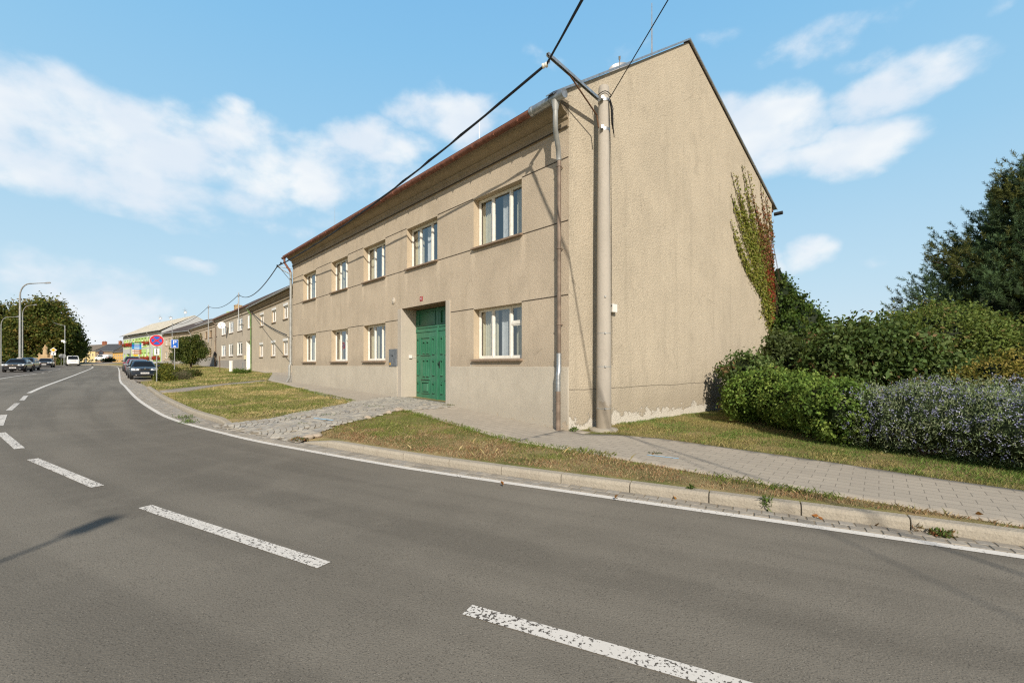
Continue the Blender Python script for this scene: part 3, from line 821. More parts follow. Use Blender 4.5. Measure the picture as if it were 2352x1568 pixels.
gB = [g(*p) for p in [(716, 1003), (758, 982), (847, 961), (909, 943), (937, 944), (1054, 979), (1159, 1010), (1184, 1014), (1411, 1053), (1554, 1078), (1776, 1116), (1922, 1140), (2039, 1158), (2161, 1179), (2352, 1210)]] + [(8.6, 2.75), (10, 1.4), (4.8, 4.6)] + [tuple(p) for p in edge_off(.7, s_of(4.8, 4.3), sd0)[::4]]
gC = [g(*p) for p in [(1403, 996), (1515, 1006), (1739, 1037), (1922, 1063), (2156, 1099), (2352, 1127)]] + [(9.4, 4.7), (11, 6), (10, 12), (8, 14.5)] + [tuple(FR(0.02, q, 0)[:2]) for q in (6, 3, .6)]
gD = [g(*p) for p in [(336, 897), (428, 889), (515, 880), (612, 872), (626, 857), (560, 850), (480, 842), (440, 839.5), (400, 839.5), (385, 850), (372, 871), (330, 884)]]
blades('grass', [gB], 2600, .05, .0034, GREEN, label='mixed dry and green grass on the strip between kerb and pavement', dry=((.44, .31, .18), (.36, .23, .135), (.28, .165, .095), (.36, .20, .11), (.54, .43, .25)), bald=.34, soil=True)
blades('grass', [gA], 900, .06, .006, GREEN, label='sun-dried grass patch left of the cobbled driveway')
blades('grass', [gC], 1600, .055, .004, [(.155, .25, .055), (.13, .22, .048), (.20, .28, .075)], label='green lawn between the bare gable and the right-hand pavement', dry=((.40, .33, .15), (.33, .29, .11)), bald=.1)
blades('grass', [gD], 220, .09, .014, GREEN, label='grass bank sloping up to the row of houses', bald=.2)
blades('grass', [gA, gB], 7, .13, .0016, [(.30, .28, .12), (.22, .24, .09)], label='scattered tall seed stalks standing above the mown strips', bald=.2)
# taller fresh tufts along the edges
edge_polys = []
for a, b in ((g(935, 945), g(1159, 1008)), (g(1159, 1008), g(1411, 1050)), (g(1560, 1082), g(1940, 1146)), (g(760, 985), g(905, 950)), (g(1160, 1180 - 165), g(1300, 1040)), (g(640, 884), g(808, 922)), (g(640, 962), g(800, 928))):
    a = np.array(a); b = np.array(b); a = a + rng.normal(size=2) * .05; nrm = np.array([-(b - a)[1], (b - a)[0]]); nrm = nrm / np.linalg.norm(nrm) * .16
    edge_polys.append([tuple(a - nrm), tuple(b - nrm), tuple(b + nrm), tuple(a + nrm)])
blades('grass', edge_polys, 2000, .065, .0045, [(.15, .22, .045), (.13, .20, .04), (.19, .24, .06)], label='fresh green grass fringe along the pavement edges', bald=.5, dry=((.16, .17, .05), (.22, .2, .08)))
# ================================================================== THE BIG CORNER HOUSE
ZR = EY                                     # survey heights are relative to the eye
def wall_openings(mb, fr, L, z0, z1, ops, depth, mi=0, mr=1, y=0.0):
    """front wall face at local y with rectangular openings and reveals; ops = (x0,x1,za,zb[,depth])"""
    xs = sorted({0, L, *[o[0] for o in ops], *[o[1] for o in ops]}); zs = sorted({z0, z1, *[o[2] for o in ops], *[o[3] for o in ops]})
    for i in range(len(xs) - 1):
        for k in range(len(zs) - 1):
            cx = (xs[i] + xs[i + 1]) / 2; cz = (zs[k] + zs[k + 1]) / 2
            if any(o[0] < cx < o[1] and o[2] < cz < o[3] for o in ops): continue
            mb.quad(fr(xs[i], y, zs[k]), fr(xs[i + 1], y, zs[k]), fr(xs[i + 1], y, zs[k + 1]), fr(xs[i], y, zs[k + 1]), mi)
    for o in ops:
        x0, x1, a, b = o[:4]; d = o[4] if len(o) > 4 else depth
        mb.quad(fr(x0, y, a), fr(x0, y + d, a), fr(x0, y + d, b), fr(x0, y, b), mr); mb.quad(fr(x1, y, a), fr(x1, y, b), fr(x1, y + d, b), fr(x1, y + d, a), mr)
        mb.quad(fr(x0, y, b), fr(x0, y + d, b), fr(x1, y + d, b), fr(x1, y, b), mr); mb.quad(fr(x0, y, a), fr(x1, y, a), fr(x1, y + d, a), fr(x0, y + d, a), mr)
house = thing('corner_house', 'large two-storey beige roughcast house with bare gable and green gate at the bend', 'house')
ZE = 6.20 + ZR; ZA = 10.3 + ZR; YA = 5.72
UL, LL = (3.47 + ZR, 4.89 + ZR), (.18 + ZR, 1.64 + ZR)
WX = [(1.635, 3.73), (5.70, 7.72), (9.40, 11.39), (13.05, 15.0), (17.12, 19.11)]
GATE = (5.19, 8.10, -1.6 + ZR, 2.06 + ZR, .62)
ops = [(a, b, UL[0], UL[1], .2) for a, b in WX] + [(a, b, LL[0], LL[1], .2) for i, (a, b) in enumerate(WX) if i != 1] + [GATE]
mb = MB(); wall_openings(mb, FR, HL, -2.2 + ZR, 5.9 + ZR, ops, .2)
# gable (with the flared cornice end) and the two hidden walls
GF = Frame(P0, (-B[0], -B[1]), None)
prof = [(0, -2.2 + ZR), (0, 5.86 + ZR), (-.10, 5.93 + ZR), (-.27, 6.05 + ZR), (-.36, 6.20 + ZR), (-.38, 6.29 + ZR), (YA, ZA - .03), (HD, 6.78 + ZR), (HD, -2.2 + ZR)]
mb.add([FR(0, y, z) for y, z in prof], [tuple(range(len(prof)))], 2)
mb.add([FR(HL, y, z) for y, z in prof], [tuple(range(len(prof)))[::-1]], 2)
mb.quad(FR(0, HD, -2.2 + ZR), FR(HL, HD, -2.2 + ZR), FR(HL, HD, 6.78 + ZR), FR(0, HD, 6.78 + ZR), 2)
mb.build('wall', ['facade', 'reveal', 'gable'], house, recalc=False)
# plinth, 3 cm proud, stopped either side of the gate trim
ZP = -.045 + ZR
mb = MB()
for a, b in ((.0, 4.93), (8.40, HL)): mb.box(FR, a, b, -.035, .0, -2.2 + ZR, ZP)
mb.build('plinth', 'plinth', house, bevel=.008)
for a, b in ((4.95, 5.193), (8.097, 8.38)): mb = MB(); mb.box(FR, a, b, -.02, .595, -1.9 + ZR, 2.057 + ZR); mb.build('gate_jamb', 'gate_stone', house, bevel=.01)
mb = MB()
for k in range(5): mb.box(FR, 5.2, 8.09, .03 + k * .115, .03 + k * .115 + .108, 2.035 + ZR + (k % 2) * .004, 2.052 + ZR)
mb.build('gate_soffit', 'wood_soffit', house)
# proud dark strips painting the shadow lines that band the windows together
def shadow_strip(x0, x1, z): m = MB(); m.box(FR, x0, x1, -.006, .004, z - .012, z + .012); m.build('shadow_strip', 'shade_line', house)
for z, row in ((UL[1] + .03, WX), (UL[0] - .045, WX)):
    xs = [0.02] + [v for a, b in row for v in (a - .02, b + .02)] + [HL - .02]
    for i in range(0, len(xs), 2): shadow_strip(xs[i], xs[i + 1], z)
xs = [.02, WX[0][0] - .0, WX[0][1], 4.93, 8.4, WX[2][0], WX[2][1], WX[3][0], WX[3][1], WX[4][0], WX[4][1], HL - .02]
for i in range(0, len(xs), 2): shadow_strip(xs[i], xs[i + 1], LL[1] + .025)
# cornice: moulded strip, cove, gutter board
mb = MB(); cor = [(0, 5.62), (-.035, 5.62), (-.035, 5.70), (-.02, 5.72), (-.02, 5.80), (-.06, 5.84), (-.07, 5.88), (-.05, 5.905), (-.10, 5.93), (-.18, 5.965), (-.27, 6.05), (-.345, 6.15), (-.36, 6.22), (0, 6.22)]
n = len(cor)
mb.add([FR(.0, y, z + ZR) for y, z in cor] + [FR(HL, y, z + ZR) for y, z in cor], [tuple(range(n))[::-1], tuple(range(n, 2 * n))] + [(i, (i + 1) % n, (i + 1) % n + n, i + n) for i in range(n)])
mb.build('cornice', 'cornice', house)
mb = MB(); mb.box(FR, .02, HL - .02, -.045, .0, 5.625 + ZR, 5.66 + ZR); mb.build('cornice_line', 'shade_line', house)
# roof: two tiled slopes
sl = (ZA - ZE) / (YA + .55)
def roof_slab(name, mname, fr, x0, x1, y0, z0, y1, z1, parent, th=.09):
    ln = math.hypot(y1 - y0, z1 - z0); mb = MB()
    for dz, fl in ((0, 1), (-th, 0)):
        vs = [fr(x0, y0, z0 + dz), fr(x1, y0, z0 + dz), fr(x1, y1, z1 + dz), fr(x0, y1, z1 + dz)]
        mb.quad(*vs, 0, [(0, 0), (x1 - x0, 0), (x1 - x0, ln), (0, ln)])
    for (xa, ya, za, xb, yb, zb) in ((x0, y0, z0, x1, y0, z0), (x1, y0, z0, x1, y1, z1), (x1, y1, z1, x0, y1, z1), (x0, y1, z1, x0, y0, z0)):
        mb.quad(fr(xa, ya, za), fr(xb, yb, zb), fr(xb, yb, zb - th), fr(xa, ya, za - th), 0, [(0, 0), (.1, 0), (.1, .1), (0, .1)])
    return mb.build(name, mname, parent)
zs = ZE + .02
roof_slab('roof', 'tile_red', FR, .06, HL + .1, -.52, ZE - .01, YA, ZA - .0, house)
roof_slab('roof', 'tile_red', FR, .06, HL + .1, HD + .35, 6.62 + ZR, YA, ZA - .0, house)
# sheet metal edging of the gable, projecting a little beyond the eaves
mb = MB()
for (ya, za, yb, zb) in ((-.62, ZE - .05, YA, ZA + .055), (YA, ZA + .055, HD + .42, 6.64 + ZR)):
    mb.add([FR(x, y, z + dz) for x in (-.075, .16) for (y, z) in ((ya, za), (yb, zb)) for dz in (0, .03)], [(0, 1, 3, 2), (4, 6, 7, 5), (0, 4, 5, 1), (2, 3, 7, 6), (1, 5, 7, 3), (0, 2, 6, 4)])
    mb.add([FR(x, y, z + dz) for x in (-.085, -.07) for (y, z) in ((ya, za), (yb, zb)) for dz in (-.03, .02)], [(0, 1, 3, 2), (4, 6, 7, 5), (0, 4, 5, 1), (2, 3, 7, 6), (1, 5, 7, 3), (0, 2, 6, 4)])
mb.build('verge_flashing', 'galv', house)
# gutter: half round, galvanised for the last piece
def half_pipe(mb, fr, x0, x1, y, z, r, n=8, th=.006):
    for rr in (r, r - th):
        for k in range(n):
            a0 = math.pi + math.pi * k / n; a1 = math.pi + math.pi * (k + 1) / n
            q = [(y + math.cos(a) * rr, z + math.sin(a) * rr) for a in (a0, a1)]
            mb.quad(fr(x0, *q[0]), fr(x1, *q[0]), fr(x1, *q[1]), fr(x0, *q[1]))
    return mb
mb = MB(); half_pipe(mb, FR, .75, HL + .25, -.47, 6.11 + ZR, .085)
for k in range(22): mb.box(FR, 1.2 + k * .93, 1.225 + k * .93, -.565, -.55, 6.03 + ZR, 6.125 + ZR); mb.tube([FR(1.21 + k * .93, -.47 + math.cos(a) * .09, 6.11 + ZR + math.sin(a) * .09) for a in np.linspace(math.pi, 2 * math.pi, 7)], .008, 5)
mb.build('gutter', 'red_gutter', house)
mb = MB(); mb.tube([FR(-.28, -.47, 6.115 + ZR), FR(.78, -.47, 6.115 + ZR)], .105, 14); mb.tube([FR(.12, -.47, 6.115 + ZR), FR(.15, -.47, 6.115 + ZR)], .112, 14); mb.tube([FR(.70, -.47, 6.115 + ZR), FR(.79, -.47, 6.115 + ZR)], .115, 14)
mb.build('gutter_end', 'galv', house, smooth=True)
mb = MB(); mb.tube([FR(.0, -.47, 6.05 + ZR), FR(.0, -.47, 5.82 + ZR)], [.10, .062], 12); mb.tube([FR(.0, -.47, 5.84 + ZR), FR(.0, -.47, 5.52 + ZR), FR(.06, -.40, 5.42 + ZR), FR(.16, -.2, 5.10 + ZR), FR(.20, -.14, 5.0 + ZR), FR(.20, -.13, 4.85 + ZR)], .06, 12)
mb.build('downpipe_elbow', 'zinc_grey', house, smooth=True)
mb = MB(); mb.tube([FR(.20, -.13, 4.9 + ZR), FR(.20, -.13, .25 + ZR)], .05, 12)
for z in (4.7, 2.75, .95, ): mb.tube([FR(.20, -.13, z + ZR), FR(.20, -.13, z + .03 + ZR)], .063, 12); mb.box(FR, .19, .21, -.13, .0, z + ZR, z + .025 + ZR)
mb.build('downpipe', 'brown_pipe', house, smooth=True)
mb = MB(); mb.tube([FR(.20, -.13, .28 + ZR), FR(.20, -.13, -.10 + ZR), FR(.19, -.15, -.16 + ZR), FR(.19, -.17, -.24 + ZR), FR(.19, -.17, -.62 + ZR)], .06, 12)
mb.build('downpipe_joint', 'galv', house, smooth=True)
mb = MB(); mb.tube([FR(.19, -.17, -.6 + ZR), FR(.19, -.17, -1.75 + ZR)], .058, 12); mb.tube([FR(.19, -.17, -.92 + ZR), FR(.19, -.17, -.89 + ZR)], .066, 12)
mb.build('downpipe_foot', 'brown_pipe', house, smooth=True)
mb = MB(); xl = HL - .1
mb.tube([FR(xl, -.47, 6.05 + ZR), FR(xl, -.47, 5.8 + ZR), FR(xl, -.2, 5.4 + ZR), FR(xl, -.13, 5.25 + ZR)], .06, 10); mb.build('downpipe_elbow', 'red_gutter', house, smooth=True)
mb = MB(); mb.tube([FR(xl, -.13, 5.3 + ZR), FR(xl, -.13, .06 + ZR), FR(xl, -.2, -.04 + ZR), FR(xl, -.2, -.72 + ZR), FR(xl + .12, -.3, -.95 + ZR)], .065, 10)
for z in (5.1, 3.4, 1.7, .15): mb.tube([FR(xl, -.13, z + ZR), FR(xl, -.13, z + .04 + ZR)], .075, 10)
mb.build('downpipe', 'zinc_grey', house, smooth=True)
mb = MB(); mb.tube([FR(.0, HD + .30, 6.42 + ZR), FR(-.32, HD + .30, 6.42 + ZR)], .075, 10); mb.build('gutter_stub', 'plastic', house, smooth=True)
# windows: outer frame, sashes, panes, curtains, sill
def casement(parent, fr, x0, x1, z0, z1, y, split, vent=None, wmat='old_white', sashw=.036, curtains=True, sill=True, sill_m='sill', cseed=0, outer=.036):
    mb = MB(); e = outer
    mb.box(fr, x0, x0 + e, y, y + .07, z0, z1); mb.box(fr, x1 - e, x1, y, y + .07, z0, z1)
    mb.box(fr, x0 + e, x1 - e, y, y + .07, z1 - e, z1); mb.box(fr, x0 + e, x1 - e, y, y + .07, z0, z0 + e)
    xs = [x0 + e] + [x0 + (x1 - x0) * s_ for s_ in split] + [x1 - e]
    for q in xs[1:-1]: mb.box(fr, q - .028, q + .028, y - .004, y + .066, z0 + e, z1 - e)
    lights = []
    for i in range(len(xs) - 1):
        a = xs[i] + (.028 if i else 0); b = xs[i + 1] - (.028 if i < len(xs) - 2 else 0); s_ = sashw
        parts = [(z0 + e, z1 - e)]
        if vent == i: zc = z0 + (z1 - z0) * .66; mb.box(fr, a, b, y - .004, y + .066, zc - .03, zc + .03); parts = [(z0 + e, zc - .03), (zc + .03, z1 - e)]
        for (p, q) in parts:
            mb.box(fr, a, a + s_, y + .012, y + .055, p, q); mb.box(fr, b - s_, b, y + .012, y + .055, p, q)
            mb.box(fr, a + s_, b - s_, y + .012, y + .055, q - s_, q); mb.box(fr, a + s_, b - s_, y + .012, y + .055, p, p + s_ * 1.3)
            lights.append((a + s_, b - s_, p + s_ * 1.3, q - s_))
    f = mb.build('window', wmat, parent, bevel=.004)
    for (a, b, p, q) in lights:
        m2 = MB(); m2.quad(fr(a, y + .034, p), fr(b, y + .034, p), fr(b, y + .034, q), fr(a, y + .034, q)); m2.build('pane', 'glass', f, recalc=False)
    if curtains:
        rnd = random.Random(cseed); yc = y + .2
        for k, (ca, cb, mm) in enumerate(((x0, x0 + (x1 - x0) * rnd.uniform(.2, .3), 'curtain_cream'), (x0 + (x1 - x0) * rnd.uniform(.36, .46), x0 + (x1 - x0) * rnd.uniform(.52, .60), 'curtain'), (x1 - (x1 - x0) * rnd.uniform(.22, .32), x1, 'curtain_cream'))):
            m2 = MB(); nn = 24; pr = [(ca + (cb - ca) * i / nn, yc + .035 * math.sin(i * 1.7 + k) + .012 * math.sin(i * 4.1)) for i in range(nn + 1)]
            for i in range(nn): m2.quad(fr(*pr[i], z0 + .03), fr(*pr[i + 1], z0 + .03), fr(*pr[i + 1], z1), fr(*pr[i], z1))
            m2.build('curtain', mm, f, recalc=False)
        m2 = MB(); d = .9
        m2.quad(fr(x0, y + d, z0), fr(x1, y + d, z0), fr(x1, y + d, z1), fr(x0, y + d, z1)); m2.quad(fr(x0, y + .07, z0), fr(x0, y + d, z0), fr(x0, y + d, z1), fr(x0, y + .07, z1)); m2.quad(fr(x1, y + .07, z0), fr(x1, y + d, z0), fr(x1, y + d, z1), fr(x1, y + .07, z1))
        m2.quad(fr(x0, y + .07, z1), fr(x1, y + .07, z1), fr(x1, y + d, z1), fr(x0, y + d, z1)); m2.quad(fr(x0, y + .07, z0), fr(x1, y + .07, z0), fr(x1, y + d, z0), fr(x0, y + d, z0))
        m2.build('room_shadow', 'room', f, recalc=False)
    else:
        m2 = MB(); m2.quad(fr(x0, y + .12, z0), fr(x1, y + .12, z0), fr(x1, y + .12, z1), fr(x0, y + .12, z1)); m2.build('blind', 'curtain' if cseed % 3 else 'glass_dark', f, recalc=False)
    if sill:
        m2 = MB(); v = [(-.09, -.075), (-.09, -.03), (y, .0), (y, -.05), (0, -.075)]
        m2.add([fr(xx, yy, z0 + zz) for xx in (x0 - .05, x1 + .05) for yy, zz in v], [tuple(range(5))[::-1], tuple(range(5, 10))] + [(i, (i + 1) % 5, (i + 1) % 5 + 5, i + 5) for i in range(5)])
        m2.build('sill', sill_m, f)
    return f
for i, (a, b) in enumerate(WX):
    sp = [(.31, .685), (.30, .68), (.33, .67), (.32, .66), (.30, .66)][i]; sp = tuple(1 - v for v in sp[::-1])
    casement(house, FR, a + .01, b - .01, UL[0] + .005, UL[1] - .005, .195, sp, cseed=i)
    if i != 1: casement(house, FR, a + .01, b - .01, LL[0] + .005, LL[1] - .005, .195, sp, vent=0 if i in (0, 3) else None, cseed=i + 20)
# the green gate: two leaves under panelled overlights
gd = .60; x0, x1, xm = 5.20, 8.09, 6.60; zb = -1.24 + ZR; zt = 2.04 + ZR; ztr = 1.22 + ZR
gate = MB(); gate.box(FR, x0, x1, gd - .02, gd + .05, ztr - .02, ztr + .10); gate.box(FR, x0, x0 + .06, gd - .01, gd + .06, ztr + .1, zt); gate.box(FR, x1 - .06, x1, gd - .01, gd + .06, ztr + .1, zt); gate.box(FR, xm - .06, xm + .06, gd - .012, gd + .06, ztr + .1, zt)
gate = gate.build('gate', 'green_door', house, bevel=.006)
def raised(mb, xa, xb, za, zb_, y, h=.03, f=.02):
    o = [(xa, za), (xb, za), (xb, zb_), (xa, zb_)]; i = [(xa + f, za + f), (xb - f, za + f), (xb - f, zb_ - f), (xa + f, zb_ - f)]
    mb.add([FR(p[0], y, p[1]) for p in o] + [FR(p[0], y - h, p[1]) for p in i], [(4, 5, 6, 7)] + [(k, (k + 1) % 4, (k + 1) % 4 + 4, k + 4) for k in range(4)])
def framed(mb, xa, xb, za, zb_, y, t=.05, h=.035):
    mb.box(FR, xa, xa + t, y - h, y, za, zb_); mb.box(FR, xb - t, xb, y - h, y, za, zb_); mb.box(FR, xa + t, xb - t, y - h, y, za, za + t); mb.box(FR, xa + t, xb - t, y - h, y, zb_ - t, zb_)
for (la, lb, flip) in ((xm + .005, x1 - .005, False), (x0 + .005, xm - .005, True)):
    W = lb - la; H = ztr - .03 - zb
    X = (lambda u: lb - u * W) if not flip else (lambda u: la + u * W)     # u = 0 at the jamb, 1 at the meeting stile
    Zv = lambda v: ztr - .03 - v * H
    m = MB(); m.box(FR, la, lb, gd, gd + .05, zb, ztr - .03)
    def P(fn, u0, u1, v0, v1, **k):
        a, b = sorted((X(u0), X(u1))); fn(m, a, b, Zv(v1), Zv(v0), gd, **k)
    for (u0, u1) in ((.05, .155), (.765, .87)):
        for (v0, v1) in ((.075, .335), (.40, .645), (.735, .905)):
            P(framed, u0, u1, v0, v1, t=.022, h=.03)
            uu = (u0 + u1) / 2; 
            for vv in (v0 + .012, v1 - .022): P(raised, u0 + .01, u1 - .01, vv, vv + .022, h=.05, f=.008)
    P(framed, .235, .68, .07, .345, t=.035)
    for (u0, u1) in ((.345, .435), (.515, .605)):
        for (v0, v1) in ((.125, .325), (.40, .665)):
            P(framed, u0, u1, v0, v1, t=.02, h=.028); P(raised, u0, u1, v0 + .004, v0 + .026, h=.055, f=.008); P(raised, u0, u1, v1 - .026, v1 - .004, h=.055, f=.008)
    P(raised, .27, .66, .685, .71, h=.06, f=.01)
    P(framed, .285, .645, .725, .915, t=.045); P(raised, .36, .57, .76, .88, h=.045, f=.03); P(raised, .33, .6, .737, .755, h=.06, f=.008); P(raised, .35, .58, .865, .885, h=.06, f=.008)
    if not flip: a, b = sorted((X(.955), X(1.03))); m.box(FR, a, b, gd - .05, gd, zb + .02, ztr + .06)
    m.build('gate_leaf', 'green_door', gate, bevel=.004)
    m = MB(); a0, a1 = (la + .07, lb - .07); m.box(FR, la + .05, lb - .05, gd + .03, gd + .05, ztr + .1, zt)
    framed(m, a0, a1, ztr + .13, zt - .04, gd + .03, t=.07, h=.035); framed(m, a0 + .1, a1 - .1, ztr + .21, zt - .12, gd + .03, t=.03, h=.05)
    m.build('overlight_panel', 'green_door', gate, bevel=.004)
m = MB(); m.tube([FR(xm - .09, gd - .02, .06 + ZR), FR(xm - .09, gd - .07, .06 + ZR), FR(xm - .2, gd - .075, .055 + ZR)], .014, 8); m.box(FR, xm - .115, xm - .065, gd - .012, gd + .0, -.1 + ZR, .14 + ZR)
m.build('door_handle', 'dark_metal', gate)
m = MB(); m.box(FR, 5.2, 8.09, .1, .75, -1.6 + ZR, zb - .012); m.build('threshold', 'gate_stone', house, bevel=.01)
# fittings on the facade
nb = MB(); nb.box(FR, 6.62, 6.80, -.012, .0, 2.20 + ZR, 2.36 + ZR); nb = nb.build('number_plate', 'red_plate', house, bevel=.003); nb['label'] = 'red house number plate reading 45'
text_mb('45', .13, Axes(FR(6.71, -.0145, 2.28 + ZR), -FR.ex, -FR.ey, (0, 0, 1)), 'sign_white', nb, 'numeral', sx=.8)
pl = MB(); pl.lathe(Axes(FR(8.72, 0, 2.41 + ZR), FR.ex, (0, 0, 1), -FR.ey), [(.125, 0), (.125, .02), (.10, .035), (.085, .03), (.06, .05), (.02, .06)], 16); pl.build('relief_plaque', 'gate_stone', house, smooth=True)
mt = MB(); mt.box(FR, 8.42, 9.02, -.05, .0, -.06 + ZR, .60 + ZR); mt = mt.build('meter_cabinet', 'meter_grey', house, bevel=.006)
q = MB(); q.box(FR, 8.45, 8.99, -.058, -.05, -.03 + ZR, .57 + ZR); q.build('cabinet_door', 'meter_grey', mt, bevel=.003)
q = MB(); q.box(FR, 8.86, 8.94, -.062, -.058, .0 + ZR, .09 + ZR); q.build('sticker', 'sign_yellow', mt)
q = MB(); q.box(FR, 8.66, 8.76, -.066, -.058, .33 + ZR, .37 + ZR); q.build('lock', 'dark_metal', mt)
q = MB(); q.box(FR, 8.04, 8.085, .28, .40, .25 + ZR, .37 + ZR); q = q.build('doorbell_box', 'white', house, bevel=.005)
m = MB(); m.tube([FR(8.08, .4, .3 + ZR), FR(8.085, .5, .29 + ZR), FR(8.085, .6, .27 + ZR)], .008, 6); m.build('cable', 'white', q)
# gable fittings: white box, hidden line, roof dish and masts
def gp(px, py, out=0.0):
    """point on the gable plane seen at a survey pixel"""
    xi = px - CX; k = (P0[0] * F - xi * P0[1]) / (xi * B[1] - F * B[0]); p = FR(-out, k, 0); p.z = EY + (HY - py) / F * p.y; return p, k
p, k = gp(1404, 708)
m = MB(); m.box(FR, -.12, .0, k - .09, k + .10, p.z - .11, p.z + .10); m = m.build('junction_box', 'white', house, bevel=.006)
q = MB(); q.box(FR, -.1, -.02, k - .13, k - .092, p.z + .05, p.z + .075); q.build('cable_gland', 'zinc_grey', m)
d = thing('satellite_dish', 'pale satellite dish peeping over the gable edge of the corner house', 'satellite dish')
dc = FR(.75, 3.1, 8.58 + ZR); dn = Vector((-.2, -.8, .45)).normalized(); ax = along(dc, dn)
m = MB(); m.lathe(ax, [(.01, .0), (.12, .012), (.22, .04), (.31, .085), (.315, .095), (.31, .09), (.22, .05), (.12, .022), (.01, .012)], 24); m.build('reflector', 'sign_grey', d, smooth=True)
m = MB(); m.tube([dc, dc + Vector((0, .1, -.1)), dc + Vector((0, .12, -.5))], .025, 8); m.build('mast', 'galv', d)
m = MB(); m.tube([ax(0, .28, .06), ax(0, .05, .42)], .012, 6); m.tube([ax(0, .07, .38), ax(0, .03, .46)], .03, 8); m.build('feed_arm', 'zinc_grey', d)
d = thing('roof_mast', 'tall thin steel mast on the roof above the bare gable', 'mast')
p = FR(.6, 4.58, 9.35 + ZR); m = MB(); m.tube([p, (p.x, p.y, 11.28 + ZR)], [.028, .012], 8); m.build('mast', 'galv', d)
m = MB(); m.tube([p + Vector((0, 0, -.05)), p + Vector((0, 0, .25))], .05, 8); m.build('mast_foot', 'galv', d)
d = thing('roof_mast', 'hair-thin rod aerial on the ridge halfway along the corner house', 'mast')
p = FR(10.86, YA, 10.2 + ZR); m = MB(); m.tube([p, (p.x, p.y, 12.05 + ZR)], [.02, .008], 6); m.build('mast', 'galv', d)
m = MB(); m.tube([p, p + Vector((0, 0, .3))], .04, 6); m.build('mast_foot', 'galv', d)
# ------------------------------------------------------------------ concrete pole with its bracket and cables
pole = thing('utility_pole', 'round concrete utility pole at the corner between facade and gable', 'utility pole')
pp = Vector((2.22, 11.16, 0)); zb_ = gz(pp.x, pp.y); ptop = 6.72 + ZR
m = MB(); m.tube([(pp.x, pp.y, zb_ - .2), (pp.x, pp.y, zb_ + .3), (pp.x, pp.y, 3 + ZR), (pp.x, pp.y, ptop - .03), (pp.x, pp.y, ptop)], [.185, .18, .16, .126, .11], 28); m.build('shaft', 'concrete', pole, smooth=True)
for z in (1.62, .75, -.05, -1.05): 
    m = MB(); r_ = .18 - (z + ZR - zb_) / 8.4 * .052; m.tube([(pp.x, pp.y, z + ZR), (pp.x, pp.y, z + .02 + ZR)], r_ + .006, 28); m.box(WORLD, pp.x - .02, pp.x + .02, pp.y - r_ - .03, pp.y - r_, z + ZR - .01, z + ZR + .035); m.build('band', 'zinc_grey', pole, smooth=True)
for z in (6.32, 5.62): m = MB(); m.tube([(pp.x, pp.y, z + ZR), (pp.x, pp.y, z + .07 + ZR)], .140, 24); m.box(WORLD, pp.x - .10, pp.x - .04, pp.y - .22, pp.y - .14, z + ZR, z + .07 + ZR); m.build('clamp', 'galv', pole, smooth=True)
tip = Vector((.79, 9.74, 6.55 + ZR)); root = pp + Vector((-.12, -.12, 6.36 + ZR)); dv = (tip - root).normalized(); sd_ = dv.cross(Vector((0, 0, 1))).normalized(); upv = sd_.cross(dv)
m = MB(); L = (tip - root).length; af = Axes(root, dv, sd_, upv); m.box(af, 0, L + .06, -.035, .035, -.004, .004); m.box(af, 0, L + .06, -.035, -.027, -.06, -.004); m.box(af, 0, L + .06, .027, .035, -.06, -.004)
m.build('bracket_arm', 'galv', pole)
m = MB(); m.tube([root.lerp(tip, .66) + Vector((0, 0, -.04)), pp + Vector((-.20, -.16, 5.95 + ZR)), pp + Vector((-.15, -.14, 5.66 + ZR))], .018, 8); m.build('bracket_strut', 'rust', pole)
ins = tip + Vector((-.05, .05, -.17))
m = MB(); m.tube([tip, tip + Vector((0, .0, -.1)), ins + Vector((.06, 0, .02)), ins], .012, 6); m.build('hook', 'galv', pole)
m = MB(); m.lathe(along(ins + Vector((-.1, .05, -.02)), (1, -.4, .1)), [(.02, 0), (.05, .01), (.055, .04), (.03, .06), (.055, .08), (.05, .12), (.02, .13)], 14); m.build('insulator', 'old_white', pole, smooth=True)
m = MB()
for k in range(4): m.tube([pp + Vector((.13, -.12 + k * .02, 6.35 + ZR)), pp + Vector((.19, -.16, 6.1 + ZR - k * .12)), pp + Vector((.17 + .02 * k, -.10, 5.75 + ZR - k * .1)), pp + Vector((.15, -.08, 6.3 + ZR))], .010, 5)
m.tube([pp + Vector((.10, -.12, 6.3 + ZR)), pp + Vector((.155, -.07, 5 + ZR)), pp + Vector((.17, -.06, 3 + ZR)), pp + Vector((.185, -.06, 0 + ZR))], .007, 5)
m.tube([pp + Vector((0, 0, 6.50 + ZR)) + Vector((math.cos(a) * .17, math.sin(a) * .17, .02 * math.sin(3 * a))) for a in np.linspace(0, 2 * math.pi, 17)], .010, 5)
m.build('cable_bundle', 'cable', pole)
m = MB(); m.lathe(Axes((pp.x, pp.y, zb_ - .1), (1, 0, 0), (0, 1, 0), (0, 0, 1)), [(.36, 0), (.35, .13), (.30, .155), (.19, .165)], 14); m.build('footing', 'kerb', pole, smooth=True)
def sag(a, b, s_, n=24):
    a = Vector(a); b = Vector(b); return [a.lerp(b, i / n) - Vector((0, 0, 4 * s_ * (i / n) * (1 - i / n))) for i in range(n + 1)]
def cable(label, pts, r, r2=None, name='overhead_cable'):
    m = MB(); m.tube(pts, r, 6); 
    if r2: m.tube([Vector(p) + Vector((.012 * math.sin(i * 1.9), .012 * math.cos(i * 1.9), .03 + .01 * math.sin(i * 2.3))) for i, p in enumerate(pts)], r2, 5)
    o = m.build(name, 'cable', smooth=True); return tag(o, label, 'cable', 'overhead cables')
lb = FR(HL + .25, -.75, 5.60 + ZR)          # bracket at the far end of the facade
